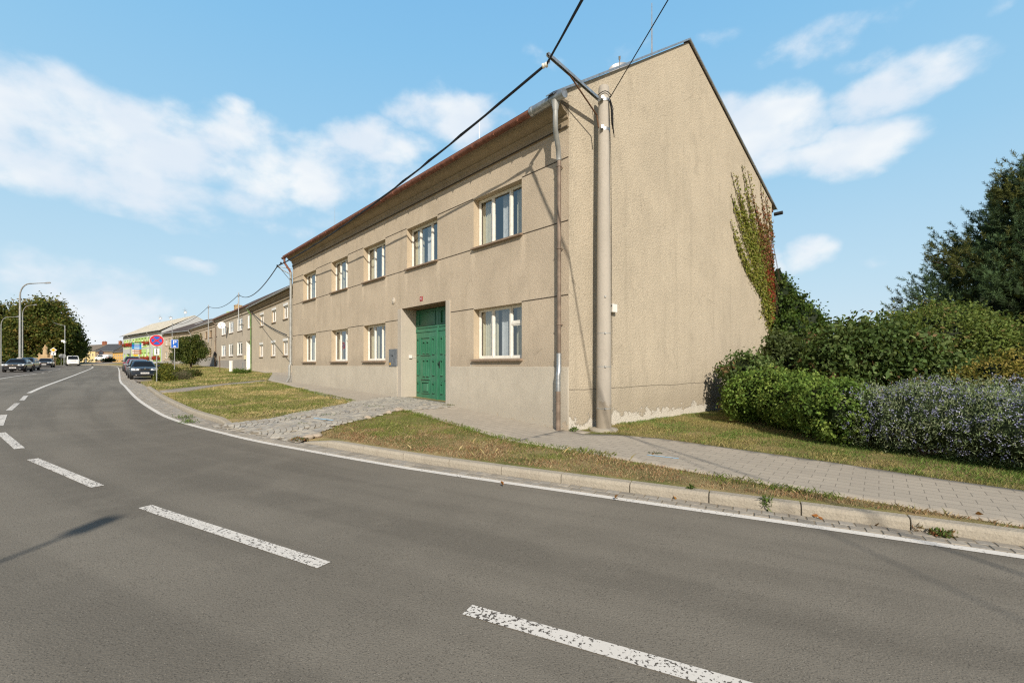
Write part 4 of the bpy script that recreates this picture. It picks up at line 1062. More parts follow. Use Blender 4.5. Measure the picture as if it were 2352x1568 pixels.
cable('thick twisted black cable running along the whole facade from the bracket', sag(ins, lb, .38, 40), .022, .016)
cable('thick black cable leaving the bracket tip over the road towards the viewer', sag(ins, ins + Vector((8.1, -29, .5)), .25, 40), .022, .016)
cable('thin black cable from the pole top over the road towards the viewer', sag(pp + Vector((.1, -.1, 6.35 + ZR)), pp + Vector((4.4, -31, 7.3 + ZR)), .15, 30), .012)
br = thing('wall_bracket', 'small steel cable bracket at the far end of the big facade', 'bracket')
m = MB(); m.tube([FR(xl, -.1, 5.15 + ZR), FR(xl + .2, -.55, 5.42 + ZR), lb], .028, 8); m.tube([FR(xl, -.1, 5.5 + ZR), lb], .024, 8); m.build('arm', 'galv', br)
m = MB(); m.tube([FR(xl, -.1, 4.75 + ZR), FR(xl + .22, -.6, 5.45 + ZR)], .018, 6); m.build('strut', 'galv', br)
for q in (lb, FR(xl + .2, -.6, 5.75 + ZR)):
    m = MB(); m.lathe(Axes(q + Vector((0, 0, -.05)), (1, 0, 0), (0, 1, 0), (0, 0, 1)), [(.03, 0), (.055, .03), (.03, .07), (.055, .1), (.02, .14)], 10); m.build('insulator', 'dark_metal', br, smooth=True)
# ================================================================== THE ROW OF HOUSES
c7 = lambda x, y: ((700 + x / 3.484) / 1.6327, (1000 + y / 3.484) / 1.6327)
c5 = lambda x, y: ((400 + x / 5.2275) / 1.6327, (1180 + y / 5.2275) / 1.6327)
c1 = lambda x, y: ((x / 2.614) / 1.6327, (900 + y / 2.614) / 1.6327)
class Face:
    """a house front measured on the survey photo: start and end points on plan"""
    def __init__(s, a, b):
        s.a = Vector((a[0], a[1], 0)); d = Vector((b[0] - a[0], b[1] - a[1], 0)); s.L = d.length; s.fr = Frame(a, d, (d.y, -d.x))
    def s_at(s, px):
        k = (px - CX) / F; e = s.fr.ex; return (s.a.x - k * s.a.y) / (k * e.y - e.x)
    def z_at(s, px, py):
        p = s.fr(s.s_at(px), 0, 0); return EY + (HY - py) / F * p.y
    def rect(s, cv, x0, y0, x1, y1):
        xa, ya = cv(x0, y0); xb, yb = cv(x1, y1); sa, sb = sorted((s.s_at(xa), s.s_at(xb)))
        xm = (xa + xb) / 2; return sa, sb, s.z_at(xm, yb), s.z_at(xm, ya)
def row_house(name, label, face, s0, s1, zb, ze, depth, slope, wm, rm, ops, plinth=None, gut='zinc_grey', over=.35, cat='house', ridge=.5, cornice=None, reveal='reveal', rdepth=.16):
    t = thing(name, label, cat); fr0 = face.fr; fr = Frame(fr0(s0, 0, 0), fr0.ex, fr0.ey); L = s1 - s0
    ops2 = [(o[0] - s0, o[1] - s0, o[2], o[3], *o[4:]) for o in ops]
    mb = MB(); wall_openings(mb, fr, L, zb - 1.2, ze, ops2, rdepth)
    yr = depth * ridge; zr = ze + .1 + (yr + over) * slope; zback = zr - (depth - yr) * slope
    pr = [(0, zb - 1.2), (0, ze), (yr, zr - .1), (depth, zback - .1), (depth, zb - 1.2)]
    for x, fl in ((0, 1), (L, -1)): mb.add([fr(x, y, z) for y, z in pr], [tuple(range(5))[::fl]])
    mb.quad(fr(0, depth, zb - 1.2), fr(0, depth, zback - .1), fr(L, depth, zback - .1), fr(L, depth, zb - 1.2))
    mb.build('wall', [wm, reveal], t, recalc=False)
    roof_slab('roof', rm, fr, -.05, L + .05, -over, ze + .1, yr, zr, t); roof_slab('roof', rm, fr, -.05, L + .05, depth + over, zback - over * slope, yr, zr, t)
    m = MB(); m.tube([fr(-.05, -over - .06, ze + .06), fr(L + .05, -over - .06, ze + .06)], .075, 8); m.build('gutter', gut, t, smooth=True)
    if cornice:
        m = MB()
        for k, (dy, z0, z1) in enumerate(((.10, -.55, -.38), (.05, -.38, -.3), (.16, -.3, -.16), (.26, -.16, .08))): m.box(fr, .01 * k, L - .01 * k, -dy, .0, ze + z0, ze + z1)
        m.build('cornice', cornice, t)
    if plinth:
        m = MB(); cuts = sorted([(o[0] - .0, o[1]) for o in ops2 if o[2] < plinth[0]]); x = 0
        for a, b in cuts + [(L, L)]:
            if a - x > .05: m.box(fr, x, a, -.03, .0, zb - 1.2, plinth[0])
            x = b
        m.build('plinth', plinth[1], t)
    return t, fr
def chimney(parent, fr, x, y, z0, z1, w=.55, m_='brick'):
    m = MB(); m.box(fr, x - w / 2, x + w / 2, y - w / 2, y + w / 2, z0, z1); m.box(fr, x - w / 2 - .05, x + w / 2 + .05, y - w / 2 - .05, y + w / 2 + .05, z1, z1 + .1); m.box(fr, x - .14, x + .14, y - .14, y + .14, z1 + .1, z1 + .3)
    return m.build('chimney', m_, parent, bevel=.01)
def drain(parent, fr, x, z0, z1, mname, over=.4):
    m = MB(); m.tube([fr(x, -over, z1), fr(x, -over, z1 - .25), fr(x, -.12, z1 - .7), fr(x, -.1, z1 - .9), fr(x, -.1, z0)], .06, 8); return m.build('downpipe', mname, parent, smooth=True)

# ---- second house: three bays in view, white roller-shutter boxes
f2 = Face((-17.7, 37), (-27.9, 49.4)); w2 = [f2.rect(c7, *r) for r in ((958, 597, 1005, 775), (1112, 535, 1168, 725), (1262, 475, 1325, 680), (950, 988, 998, 1178), (1103, 960, 1160, 1165), (1258, 935, 1322, 1160))]
zu = [min(w[2] for w in w2[:3]), max(w[3] for w in w2[:3])]
def norm(ws):
    a = sum(w[2] for w in ws) / len(ws); b = sum(w[3] for w in ws) / len(ws); return [(w[0], w[1], a, b) for w in ws]
w2 = norm(w2[:3]) + norm(w2[3:])
ze2 = f2.z_at(*c7(1100, 435)) ; zp2 = f2.z_at(*c7(1100, 1265))
h2, fr2 = row_house('row_house', 'beige two-storey house next to the big one with white roller-shutter boxes and mossy patched roof', f2, -4, f2.L, gz(-22, 43), ze2, 9.5, .6, 'beige2', 'tile_mottled', w2, (zp2, 'beige2'), over=.4, cornice='cornice')
for i, w in enumerate(w2):
    f = casement(h2, f2.fr, w[0] + .02, w[1] - .02, w[2] + .01, w[3] - .24, .10, (.5,), wmat='white', curtains=False, cseed=3, sashw=.06, outer=.07)
    m = MB(); m.box(f2.fr, w[0] + .02, w[1] - .02, -.02, .18, w[3] - .23, w[3] - .01); m.build('shutter_box', 'white', f, bevel=.01)
drain(h2, f2.fr, f2.L - .25, gz(-27.5, 49), ze2 + .1, 'green_pipe')
chimney(h2, fr2, 10, 5.5, ze2 + 2.6, ze2 + 4.0)
p = fr2(10.2, 5.5, ze2 + 4.3); m = MB(); m.tube([p, p + Vector((0, 0, 5.2))], [.02, .01], 6); m.build('aerial', 'galv', h2)
# ---- third house: bright white windows and a white door
f3 = Face((-27.9, 49.4), (-41.8, 65.2)); r3u = [f3.rect(c7, *r) for r in ((460, 752, 510, 893), (555, 712, 610, 865), (665, 668, 727, 838), (800, 615, 857, 800))]; r3l = [f3.rect(c7, *r) for r in ((457, 1018, 507, 1175), (552, 1003, 607, 1168), (662, 980, 727, 1160))]
dr3 = f3.rect(c7, 780, 965, 865, 1310); r3u, r3l = norm(r3u), norm(r3l); ze3 = f3.z_at(*c7(600, 618)); zp3 = f3.z_at(*c7(650, 1215))
h3, fr3 = row_house('row_house', 'grey-beige house with bright white window frames and a white front door in the row', f3, 0, f3.L, gz(-34, 57), ze3, 9.5, .62, 'grey3', 'tile_dark', r3u + r3l + [(dr3[0], dr3[1], gz(-29, 51) - .2, dr3[3], .5)], (zp3, 'grey_base'), gut='red_gutter', cornice='grey3', reveal='white')
for i, w in enumerate(r3u + r3l): casement(h3, f3.fr, w[0] + .01, w[1] - .01, w[2] + .01, w[3] - .01, .06, (.5,), wmat='white', curtains=False, cseed=1 + 2 * (i % 2), sashw=.09, outer=.10)
m = MB(); a, b = dr3[0], dr3[1]; m.box(f3.fr, a + .02, b - .02, .35, .42, gz(-29, 51) - .2, dr3[3] - .02); dd = m.build('door', 'white', h3)
m = MB(); m.box(f3.fr, a + .35, b - .35, .335, .35, dr3[3] - 1.2, dr3[3] - .35); m.build('pane', 'glass_dark', dd)
m = MB(); m.box(f3.fr, b + .1, b + .55, -.16, -.03, zp3 + .0, zp3 + .45); m.build('letterbox', 'curtain_cream', h3, bevel=.01)
m = MB(); m.box(f3.fr, b + 1.2, b + 1.8, -.06, -.03, zp3 - 1.3, zp3 - .3); m.build('vent_grille', 'zinc_grey', h3)
drain(h3, f3.fr, f3.L - .15, gz(-41.5, 65), ze3 + .1, 'brown_pipe')
# ---- fourth house: tan with dark brown windows
f4 = Face((-41.8, 65.2), (-55.6, 80)); r4 = [f4.rect(c7, *r) for r in ((240, 855, 268, 935), (300, 830, 330, 925), (372, 805, 403, 905), (170, 880, 195, 950))]; r4l = [f4.rect(c7, *r) for r in ((295, 1060, 322, 1168), (225, 1085, 250, 1175))]; d4 = f4.rect(c7, 362, 965, 405, 1290)
ze4 = f4.z_at(*c7(230, 775)); h4, fr4 = row_house('row_house', 'tan house with dark brown windows and an open porch behind the small round tree', f4, 0, f4.L, gz(-48, 72), ze4, 9.5, .60, 'tan4', 'tile_greybrown', norm(r4) + norm(r4l) + [(d4[0], d4[1], gz(-43, 66) - .2, d4[3], .9)], (f4.z_at(*c7(250, 1190)), 'grey_base'), cornice='tan4')
for i, w in enumerate(norm(r4) + norm(r4l)): casement(h4, f4.fr, w[0] + .01, w[1] - .01, w[2], w[3], .10, (.5,), wmat='wood_soffit', curtains=False, cseed=0, sashw=.06)
m = MB(); m.box(f4.fr, d4[0] + .02, d4[1] - .02, .8, .86, gz(-43, 66) - .2, d4[3] - .02); m.build('door', 'wood_soffit', h4)
m = MB(); bx = d4[0] - .2; zz = f4.z_at(*c7(385, 1140)); m.prism(Frame(f4.fr(d4[0] + .5, -.25, 0), f4.fr.ex, f4.fr.ey), [(-.2, zz - .25), (.2, zz - .25), (.25, zz + .08), (0, zz + .28), (-.25, zz + .08)], -.1, .12); m.build('letterbox', 'sign_black', h4)
chimney(h4, fr4, 4.0, 3.6, ze4 + 1.4, ze4 + 3.0, .9, 'sandstone'); drain(h4, f4.fr, f4.L - .3, gz(-55, 79), ze4, 'zinc_grey')
# ---- fifth house: low, long, big dark brown roof
f5 = Face((-55.6, 80), (-66.7, 88)); r5 = [f5.rect(c5, *r) for r in ((1150, 490, 1186, 600), (1235, 482, 1262, 590), (1350, 470, 1390, 580))]; r5l = [f5.rect(c5, *r) for r in ((1145, 730, 1186, 865), (1500, 715, 1545, 850))]
ze5 = f5.z_at(*c5(1350, 360)); h5, fr5 = row_house('row_house', 'pale tan house with a large dark brown roof and skylights beside the green building', f5, 0, f5.L, gz(-61, 84), ze5, 15, .42, 'tan4', 'tile_dark', norm(r5) + norm(r5l), (f5.z_at(*c5(1300, 900)), 'grey_base'), over=.5)
for i, w in enumerate(norm(r5) + norm(r5l)): casement(h5, f5.fr, w[0], w[1], w[2], w[3], .10, (.5,), wmat='white', curtains=False, cseed=0, sashw=.06)
for x, y in ((3.5, 4.6), (9.0, 4.0)):
    zt5 = ze5 + .1 + (y + .5) * .42; m = MB(); m.add([fr5(x, y, zt5 + .06), fr5(x + 1.1, y, zt5 + .06), fr5(x + 1.1, y + 1.2, zt5 + .06 + .504), fr5(x, y + 1.2, zt5 + .06 + .504)], [(0, 1, 2, 3)]); m.build('skylight', 'lamp_glass', h5, recalc=False)
# ---- green and grey public building with flower boxes
f6 = Face((-67.5, 89), (-91.6, 108.7)); ze6 = f6.z_at(*c5(700, 375))
ups = [f6.rect(c5, *r) for r in ((345, 512, 374, 592), (397, 504, 427, 586), (442, 497, 472, 578), (505, 488, 540, 570), (565, 478, 602, 562), (620, 470, 657, 553), (672, 461, 709, 545), (733, 450, 772, 535), (805, 437, 850, 525), (925, 420, 960, 510), (1000, 410, 1040, 500))]
los = [f6.rect(c5, *r) for r in ((490, 760, 530, 855), (545, 757, 580, 850), (592, 752, 622, 848), (668, 742, 707, 842), (730, 738, 768, 838), (805, 733, 850, 830), (925, 722, 955, 825), (1018, 715, 1050, 820))]
d6 = f6.rect(c5, 390, 765, 470, 905); dl6 = f6.rect(c5, 340, 768, 362, 900); ups, los = norm(ups), norm(los); zb6 = gz(-80, 99)
h6, fr6 = row_house('public_building', 'grey and lime green two-storey building with red flower boxes at the bend', f6, 0, f6.L, zb6, ze6, 10.8, .56, 'pale_grey', 'roof_cream', ups + los + [(d6[0], d6[1], zb6 - .3, d6[3], .6), (dl6[0], dl6[1], zb6 - .3, dl6[3], .3)], over=.55, cat='building', reveal='lime', rdepth=.30)
for i, w in enumerate(ups + los): casement(h6, f6.fr, w[0] + .01, w[1] - .01, w[2], w[3], .24, (.5,), wmat='white', curtains=False, cseed=0 if i % 3 else 1, sashw=.07, sill=False)
m = MB(); m.box(f6.fr, d6[0], d6[1], .5, .56, zb6 - .3, d6[3]); m.build('door', 'dark_metal', h6); m = MB(); m.box(f6.fr, dl6[0], dl6[1], .25, .3, zb6 - .3, dl6[3]); m.build('door', 'zinc_grey', h6)
def paint_patch(ws, mname, zlo, zhi, pad):
    a = min(w[0] for w in ws) - pad; b = max(w[1] for w in ws) + pad; m = MB(); o = [(w[0], w[1], w[2], w[3]) for w in ws]
    fr = Frame(f6.fr(a, 0, 0), f6.fr.ex, f6.fr.ey); wall_openings(m, fr, b - a, zlo, zhi, [(x0 - a, x1 - a, z0, z1) for x0, x1, z0, z1 in o], .0, y=-.012)
    m.build('painted_panel', mname, h6, recalc=False)
for k, (grp, mn) in enumerate((((0, 1, 2), 'mint'), ((3,), 'mint'), ((4, 5, 6, 7), 'lime'), ((8,), 'mint'), ((9, 10), 'mint'))): paint_patch([ups[i] for i in grp], mn, ups[0][2] - 1.1, ze6 - .75, .55)
for grp, mn in (((0, 1, 2), 'mint'), ((3, 4), 'lime'), ((5,), 'mint'), ((6, 7), 'lime')): paint_patch([los[i] for i in grp], mn, zb6 + .4, los[0][3] + .75, .5)
for s_ in (f6.s_at(c5(468, 0)[0]), f6.s_at(c5(855, 0)[0])): drain(h6, f6.fr, s_, zb6, ze6 + .1, 'zinc_grey', .6)
def flower_box(x0, x1, z, label):
    t = thing('flower_box', label, 'flower box', 'flower boxes on the green building'); m = MB(); m.box(f6.fr, x0, x1, -.30, -.05, z, z + .2); m.build('box', 'rust', t)
    n = int((x1 - x0) * 260); P = np.array([f6.fr(random.uniform(x0 - .1, x1 + .1), -.18 + random.gauss(0, .16), z + .15 + abs(random.gauss(0, .22)) - random.uniform(0, .35)) for _ in range(n)])
    C = palette(n, [(.5, .03, .03), (.62, .06, .05), (.45, .02, .06), (.08, .16, .03), (.1, .2, .04)], [3, 2, 2, 1.6, 1.4]); quads_mesh('flowers', leaves(P, .16, .13, C), C, 'petal', t)
for i, (ws, w_) in enumerate((((0, 1, 2, 3), 'first'), ((4, 5), 'second'), ((6, 7), 'third'), ((8,), 'fourth'))):
    flower_box(min(ups[k][0] for k in ws), max(ups[k][1] for k in ws), ups[0][2] - .35, 'red geranium box under the upper windows of the green building, %s from the left' % w_)
for i, ws in enumerate(((0,), (1, 2), (3, 4), (5,), (6, 7))):
    flower_box(min(los[k][0] for k in ws), max(los[k][1] for k in ws), los[0][2] - .35, 'red geranium box under the ground-floor windows of the green building, %s from the left' % ['first', 'second', 'third', 'fourth', 'last'][i])
for x, h in ((6, 2.2), (24, 2.0), (16, 1.2)):
    p = fr6(x, 5.4, ze6 + 3.2); m = MB(); m.tube([p, p + Vector((0, 0, h))], .03, 6); m.tube([p + Vector((-.5, 0, h * .8)), p + Vector((.5, 0, h * .8))], .02, 6)
    m.lathe(along(p + Vector((.2, -.1, h * .55)), (.3, -1, .1)), [(.0, 0), (.2, .03), (.32, .1), (.2, .05)], 12); m.build('aerial', 'galv', h6)
m = MB(); zz5 = ze5 + 3.7; p = fr5(4, 9, 0); m.box(fr5, 2.2, 8.2, 9, 12, zz5 - 2, zz5 + 1.1); tag(m.build('roof_dormer_block', 'lime'), 'lime green block rising behind the dark brown roof', 'building')
# ---- far houses at the end of the street
def far_house(label, px0, px1, Y0, Y1, pyb, pye, depth, slope, wm, rm, wins, win_m='room', chim=()):
    a = at(px1, 838, Y1); b = at(px0, 838, Y0); f = Face((a.x, a.y), (b.x, b.y)); zb = f.z_at((px0 + px1) / 2, pyb); ze = f.z_at((px0 + px1) / 2, pye)
    ws = []
    for (u, v, du, dv) in wins: ws.append((f.L * u, f.L * (u + du), zb + (ze - zb) * v, zb + (ze - zb) * (v + dv)))
    t, fr = row_house('far_house', label, f, 0, f.L, zb, ze, depth, slope, wm, rm, ws, over=.3)
    for w in ws:
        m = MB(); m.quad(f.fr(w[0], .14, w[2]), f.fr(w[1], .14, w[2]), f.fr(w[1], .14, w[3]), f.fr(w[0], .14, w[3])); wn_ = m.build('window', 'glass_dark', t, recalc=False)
        m = MB(); m.box(f.fr, w[0] + (w[1] - w[0]) * .45, w[0] + (w[1] - w[0]) * .55, .09, .13, w[2], w[3]); m.box(f.fr, w[0], w[1], .09, .13, w[3] - .12, w[3]); m.build('frame', 'white', wn_)
    for x, y in chim: chimney(t, fr, x, y, ze + 1.5, ze + 1.5 + slope * y, .9)
    return t
far_house('pale yellow two-storey house with weathered grey roof beyond the trees', 178, 218, 204, 196, 834.0, 806.5, 9, .62, 'yellow_wall', 'tile_greybrown', [(u, .58, .07, .22) for u in (.08, .24, .4, .56, .72, .87)] + [(u, .14, .07, .22) for u in (.08, .24, .75, .87)] + [(.45, .02, .16, .36)], chim=((2.0, 4.3), (3.5, 4.3)))
far_house('brown stone house with dark slate roof at the end of the street', 219, 262, 188, 186, 833.5, 807, 10, .60, 'stone_wall', 'tile_slate', [(u, .5, .08, .25) for u in (.06, .25, .45, .65, .85)], chim=((3, 4.8),))
far_house('orange house with brown roof left of the green building', 259, 284, 172, 160, 832.5, 809, 9, .6, 'orange_wall', 'tile_dark', [(u, .55, .08, .22) for u in (.08, .26, .44, .62, .8)] + [(u, .15, .08, .22) for u in (.08, .26, .44, .62, .8)])
# roof poles and cables of the row
def roof_pole(face, px, pyt, pyb, label):
    s_ = face.s_at(px); zt_ = face.z_at(px, pyt); zb_ = face.z_at(px, pyb); t = thing('roof_pole', label, 'pole', 'steel service poles on the row of houses')
    m = MB(); m.tube([face.fr(s_, -.5, zb_ - 1.2), face.fr(s_, -.5, zt_)], .055, 8); m.build('tube', 'galv', t, smooth=True)
    m = MB(); m.box(face.fr, s_ - .3, s_ + .3, -.56, -.44, zt_ - .45, zt_ - .37); m.build('crossbar', 'zinc_grey', t)
    m = MB(); m.box(face.fr, s_ - .04, s_ + .04, -.5, .02, zb_ - .6, zb_ - .54); m.build('bracket', 'dark_metal', t)
    return face.fr(s_, -.5, zt_ - .2)
q1 = roof_pole(f3, 559.7, 673, 735, 'steel service pole on the front of the house with white windows')
q2 = roof_pole(f4, 488, 701, 767, 'steel service pole on the front of the tan house with brown windows')
q3 = roof_pole(f5, 403, 742, 800, 'steel service pole on the eaves of the house with the large dark roof')
cable('black cable sagging from the big facade to the pole on the house with white windows', sag(lb, q1, .9), .03)
cable('black cable between the two service poles above the row', sag(q1, q2, .75), .03)
cable('black cable between the last two service poles above the row', sag(q2, q3, .9), .03)
cable('loose black cable drooping in front of the house with shutter boxes', sag(f2.fr(f2.L - .3, -.12, f2.z_at(*c7(870, 570))), FR(HL + .1, -.3, FR.o.z + EY + (838 - 769) / F * 26.3), .25), .03)
ds = thing('satellite_dish', 'white satellite dish on the wall of the house with white windows', 'satellite dish'); s_ = f3.s_at(c7(550, 0)[0]); zz = f3.z_at(*c7(550, 772)); o_ = f3.fr(s_, -.75, zz); ax = along(o_, Vector((.25, -1, .25)))
m = MB(); m.lathe(ax, [(.01, 0), (.2, .02), (.36, .07), (.45, .12), (.44, .125), (.2, .035), (.01, .015)], 20); m.build('reflector', 'white', ds, smooth=True)
m = MB(); m.tube([f3.fr(s_, 0, zz - .3), o_ + Vector((0, 0, -.05))], .03, 8); m.tube([o_ + Vector((0, -.02, -.4)), ax(0, -.05, .5)], .02, 6); m.build('arm', 'dark_metal', ds)
# ================================================================== STREET FURNITURE, CARS, PEOPLE
def post(parent, x, y, z0, z1, r=.035, m_='galv', name='post'):
    m = MB(); m.tube([(x, y, z0 - .15), (x, y, z1)], r, 10); return m.build(name, m_, parent, smooth=True)
def facing(x, y, z, tx=0.0, ty=0.0):
    """frame whose x runs to the right and y away as seen from (tx, ty)"""
    d = Vector((x - tx, y - ty, 0)).normalized(); return Axes((x, y, z), (d.y, -d.x, 0), d, (0, 0, 1))
def disc(mb, fr, r, y0, y1, n=32, mi=0, r0=0.0):
    a = [2 * math.pi * k / n for k in range(n)]
    if r0 == 0: mb.add([fr(math.cos(t) * r, y0, math.sin(t) * r) for t in a] + [fr(math.cos(t) * r, y1, math.sin(t) * r) for t in a], [tuple(range(n)), tuple(range(2 * n - 1, n - 1, -1))] + [(i, (i + 1) % n, (i + 1) % n + n, i + n) for i in range(n)], mi)
    else:
        for k in range(n):
            t0, t1 = a[k], a[(k + 1) % n]; v = [fr(math.cos(t) * q, y, math.sin(t) * q) for y in (y0, y1) for (t, q) in ((t0, r0), (t1, r0), (t1, r), (t0, r))]
            mb.add(v, [(0, 1, 2, 3), (7, 6, 5, 4), (2, 3, 7, 6), (0, 1, 5, 4)], mi)
# no-stopping sign
sx, sy = at(360, 838, 29.0)[:2]; sz = gz(sx, sy); zc = at(360, 782, 29.0).z
t = thing('no_stopping_sign', 'round red and blue no-stopping sign with a down-arrow plate on a grey post', 'road sign'); post(t, sx, sy, sz, zc + .3)
fr = facing(sx, sy, zc); m = MB(); disc(m, fr, .365, -.075, -.05); pl_ = m.build('plate', 'sign_white', t)
m = MB(); disc(m, fr, .35, -.082, -.076, r0=.262); 
m.build('red_ring', 'sign_red', pl_, recalc=False); m = MB(); disc(m, fr, .262, -.080, -.076); m.build('blue_field', 'sign_blue', pl_)
m = MB()
for s_ in (1, -1):
    c_, q_ = math.cos(R(38)) , math.sin(R(38)) * s_; f2_ = Axes(fr(0, -.087 - .002 * s_, 0), fr.ex * c_ + fr.ez * q_, fr.ey, -fr.ex * q_ + fr.ez * c_); m.box(f2_, -.275, .275, 0, .005, -.036, .036)
m.build('red_cross', 'sign_red', pl_)
m = MB(); zp_ = at(360, 807.5, 29).z; f2_ = facing(sx, sy, zp_); m.box(f2_, -.145, .145, -.07, -.05, -.22, .22); ap = m.build('arrow_plate', 'sign_white', t, bevel=.006)
m = MB(); m.box(f2_, -.024, .024, -.075, -.071, -.10, .18); m.prism(Axes(f2_(0, -.075, -.17), f2_.ex, f2_.ey, f2_.ez), [(0, 0), (.055, .085), (-.055, .085)], 0, .004); m.build('arrow', 'sign_black', ap)
m = MB()
for a, b, c_, d in ((-.145, .145, .212, .222), (-.145, .145, -.222, -.212), (-.147, -.137, -.21, .21), (.137, .147, -.21, .21)): m.box(f2_, a, b, -.074, -.0705, c_, d)
m.build('border', 'sign_black', ap)
# parking sign
px_, py_ = at(401, 838, 37.8)[:2]; zc = at(401, 789.2, 37.8).z; t = thing('parking_sign', 'blue parking sign with white P and small car, in the shrubs', 'road sign'); post(t, px_, py_, gz(px_, py_), zc + .3)
fr = facing(px_, py_, zc); m = MB(); m.box(fr, -.25, .25, -.07, -.05, -.35, .35); pl_ = m.build('plate', 'sign_white', t, bevel=.01); m = MB(); m.box(fr, -.225, .225, -.074, -.0705, -.325, .325); m.build('blue_field', 'sign_blue', pl_)
text_mb('P', .50, Axes(fr(0, -.078, .085), fr.ex, fr.ey, fr.ez), 'sign_white', pl_, 'letter', sx=1.05)
m = MB(); m.box(fr, -.10, .10, -.079, -.075, -.265, -.215); m.box(fr, -.07, .07, -.079, -.075, -.215, -.17); m.build('car_symbol', 'sign_white', pl_)
# direction signboard
bx_, by_ = at(314, 838, 76)[:2]; t = thing('direction_board', 'tall blue and brown direction signboard beyond the parked cars', 'signboard'); zt_ = at(314, 787, 76).z; zb_ = at(314, 813.5, 76).z; fr = facing(bx_, by_, 0); H = zt_ - zb_
for s_ in (-.4, .4): q = fr(s_, 0, 0); post(t, q.x, q.y, gz(q.x, q.y), zt_ - .1, .04, 'zinc_grey')
rows = [('sign_green', 0, .17), ('sign_blue', .18, .33), ('sign_cyan', .34, .55), ('sign_brown', .57, .70), ('sign_brown', .71, .84), ('sign_brown', .85, 1)]
for k, (mn, a, b) in enumerate(rows):
    m = MB(); m.box(fr, -.62, .62, -.06, -.04, zt_ - b * H, zt_ - a * H); row = m.build('panel', mn, t)
    m = MB(); za = zt_ - (a + b) / 2 * H; hh = (b - a) * H * .16
    if mn == 'sign_brown': m.box(fr, -.58, -.36, -.064, -.0605, za - hh * 2, za + hh * 2)
    m.box(fr, -.3, .35, -.064, -.0605, za - hh, za + hh); m.build('legend', 'sign_white', row)
m = MB(); m.prism(Axes(fr(.62, -.06, zt_ - .26 * H), fr.ex, fr.ey, fr.ez), [(0, .2), (.28, 0), (0, -.2)], 0, .02); m.prism(Axes(fr(.62, -.06, zt_ - .09 * H), fr.ex, fr.ey, fr.ez), [(0, .14), (.25, 0), (0, -.14)], 0, .02); m.build('arrow_tip', 'sign_white', t)
m = MB(); m.prism(Axes(fr(-.15, -.06, zb_ - .2), fr.ex, fr.ey, fr.ez), [(-.3, 0), (0, -.17), (.3, 0), (.3, .17), (-.3, .17)], 0, .02); m.build('detour_plate', 'sign_yellow', t)
# priority sign, backs of two round signs, restriction sign
x, y = at(122.5, 838, 90)[:2]; zb_ = float(road_z(x, y)); t = thing('priority_sign', 'yellow diamond priority sign with a white plate beneath, before the dark trees', 'road sign'); fr = facing(x, y, at(0, 803.5, 90).z); post(t, x, y, zb_, fr.o.z + .3, .04)
for s_, mn, yy in ((.50, 'sign_white', -.06), (.34, 'sign_yellow', -.075)):
    m = MB(); m.prism(Axes(fr(0, yy, 0), fr.ex, fr.ey, fr.ez), [(s_, 0), (0, s_), (-s_, 0), (0, -s_)], 0, .012); q = m.build('plate' if yy > -.07 else 'yellow_field', mn, t)
m = MB(); f2_ = facing(x, y, at(0, 812, 90).z); m.box(f2_, -.35, .35, -.06, -.045, -.3, .3); q = m.build('plate', 'sign_white', t); m = MB(); m.box(f2_, -.05, .05, -.064, -.0605, -.22, .22); m.box(f2_, .05, .22, -.064, -.0605, .02, .1); m.build('route_symbol', 'sign_black', q)
for k, px in enumerate((140.5, 146.0)):
    x, y = at(px, 838, 92 + k)[:2]; t = thing('round_sign', ['grey back of a round road sign beside the white van, the left one', 'grey back of a round road sign beside the white van, the right one'][k], 'road sign', 'round signs seen from behind'); fr = facing(x, y, at(0, 817, 92).z); post(t, x, y, float(road_z(x, y)), fr.o.z + .3, .035)
    m = MB(); disc(m, fr, .36, -.05, -.035); q = m.build('plate', 'sign_grey', t); m = MB(); m.box(fr, -.3, .3, -.07, -.05, -.03, .03); m.build('clamp', 'galv', q)
x, y = at(232, 838, 118)[:2]; t = thing('restriction_sign', 'round red-ringed white sign with black vehicle symbol beside the far hedge', 'road sign'); fr = facing(x, y, at(0, 810.5, 118).z); post(t, x, y, gz(x, y), fr.o.z + .4, .045)
m = MB(); disc(m, fr, .52, -.06, -.045); q = m.build('plate', 'sign_white', t); m = MB(); disc(m, fr, .52, -.066, -.061, r0=.38); m.build('red_ring', 'sign_red', q, recalc=False)
m = MB(); m.box(fr, -.19, .05, -.066, -.061, -.02, .10); m.box(fr, .05, .16, -.066, -.061, -.02, .05); m.prism(Axes(fr(-.2, -.066, -.18), fr.ex, fr.ey, fr.ez), [(-.04, 0.06), (.04, 0.06), (.03, .12), (-.03, .12)], 0, .005); m.build('vehicle_symbol', 'sign_black', q)
m = MB(); f2_ = facing(x, y, at(0, 817.5, 118).z); m.box(f2_, -.35, .35, -.06, -.045, -.2, .2); m.build('plate', 'sign_white', t)
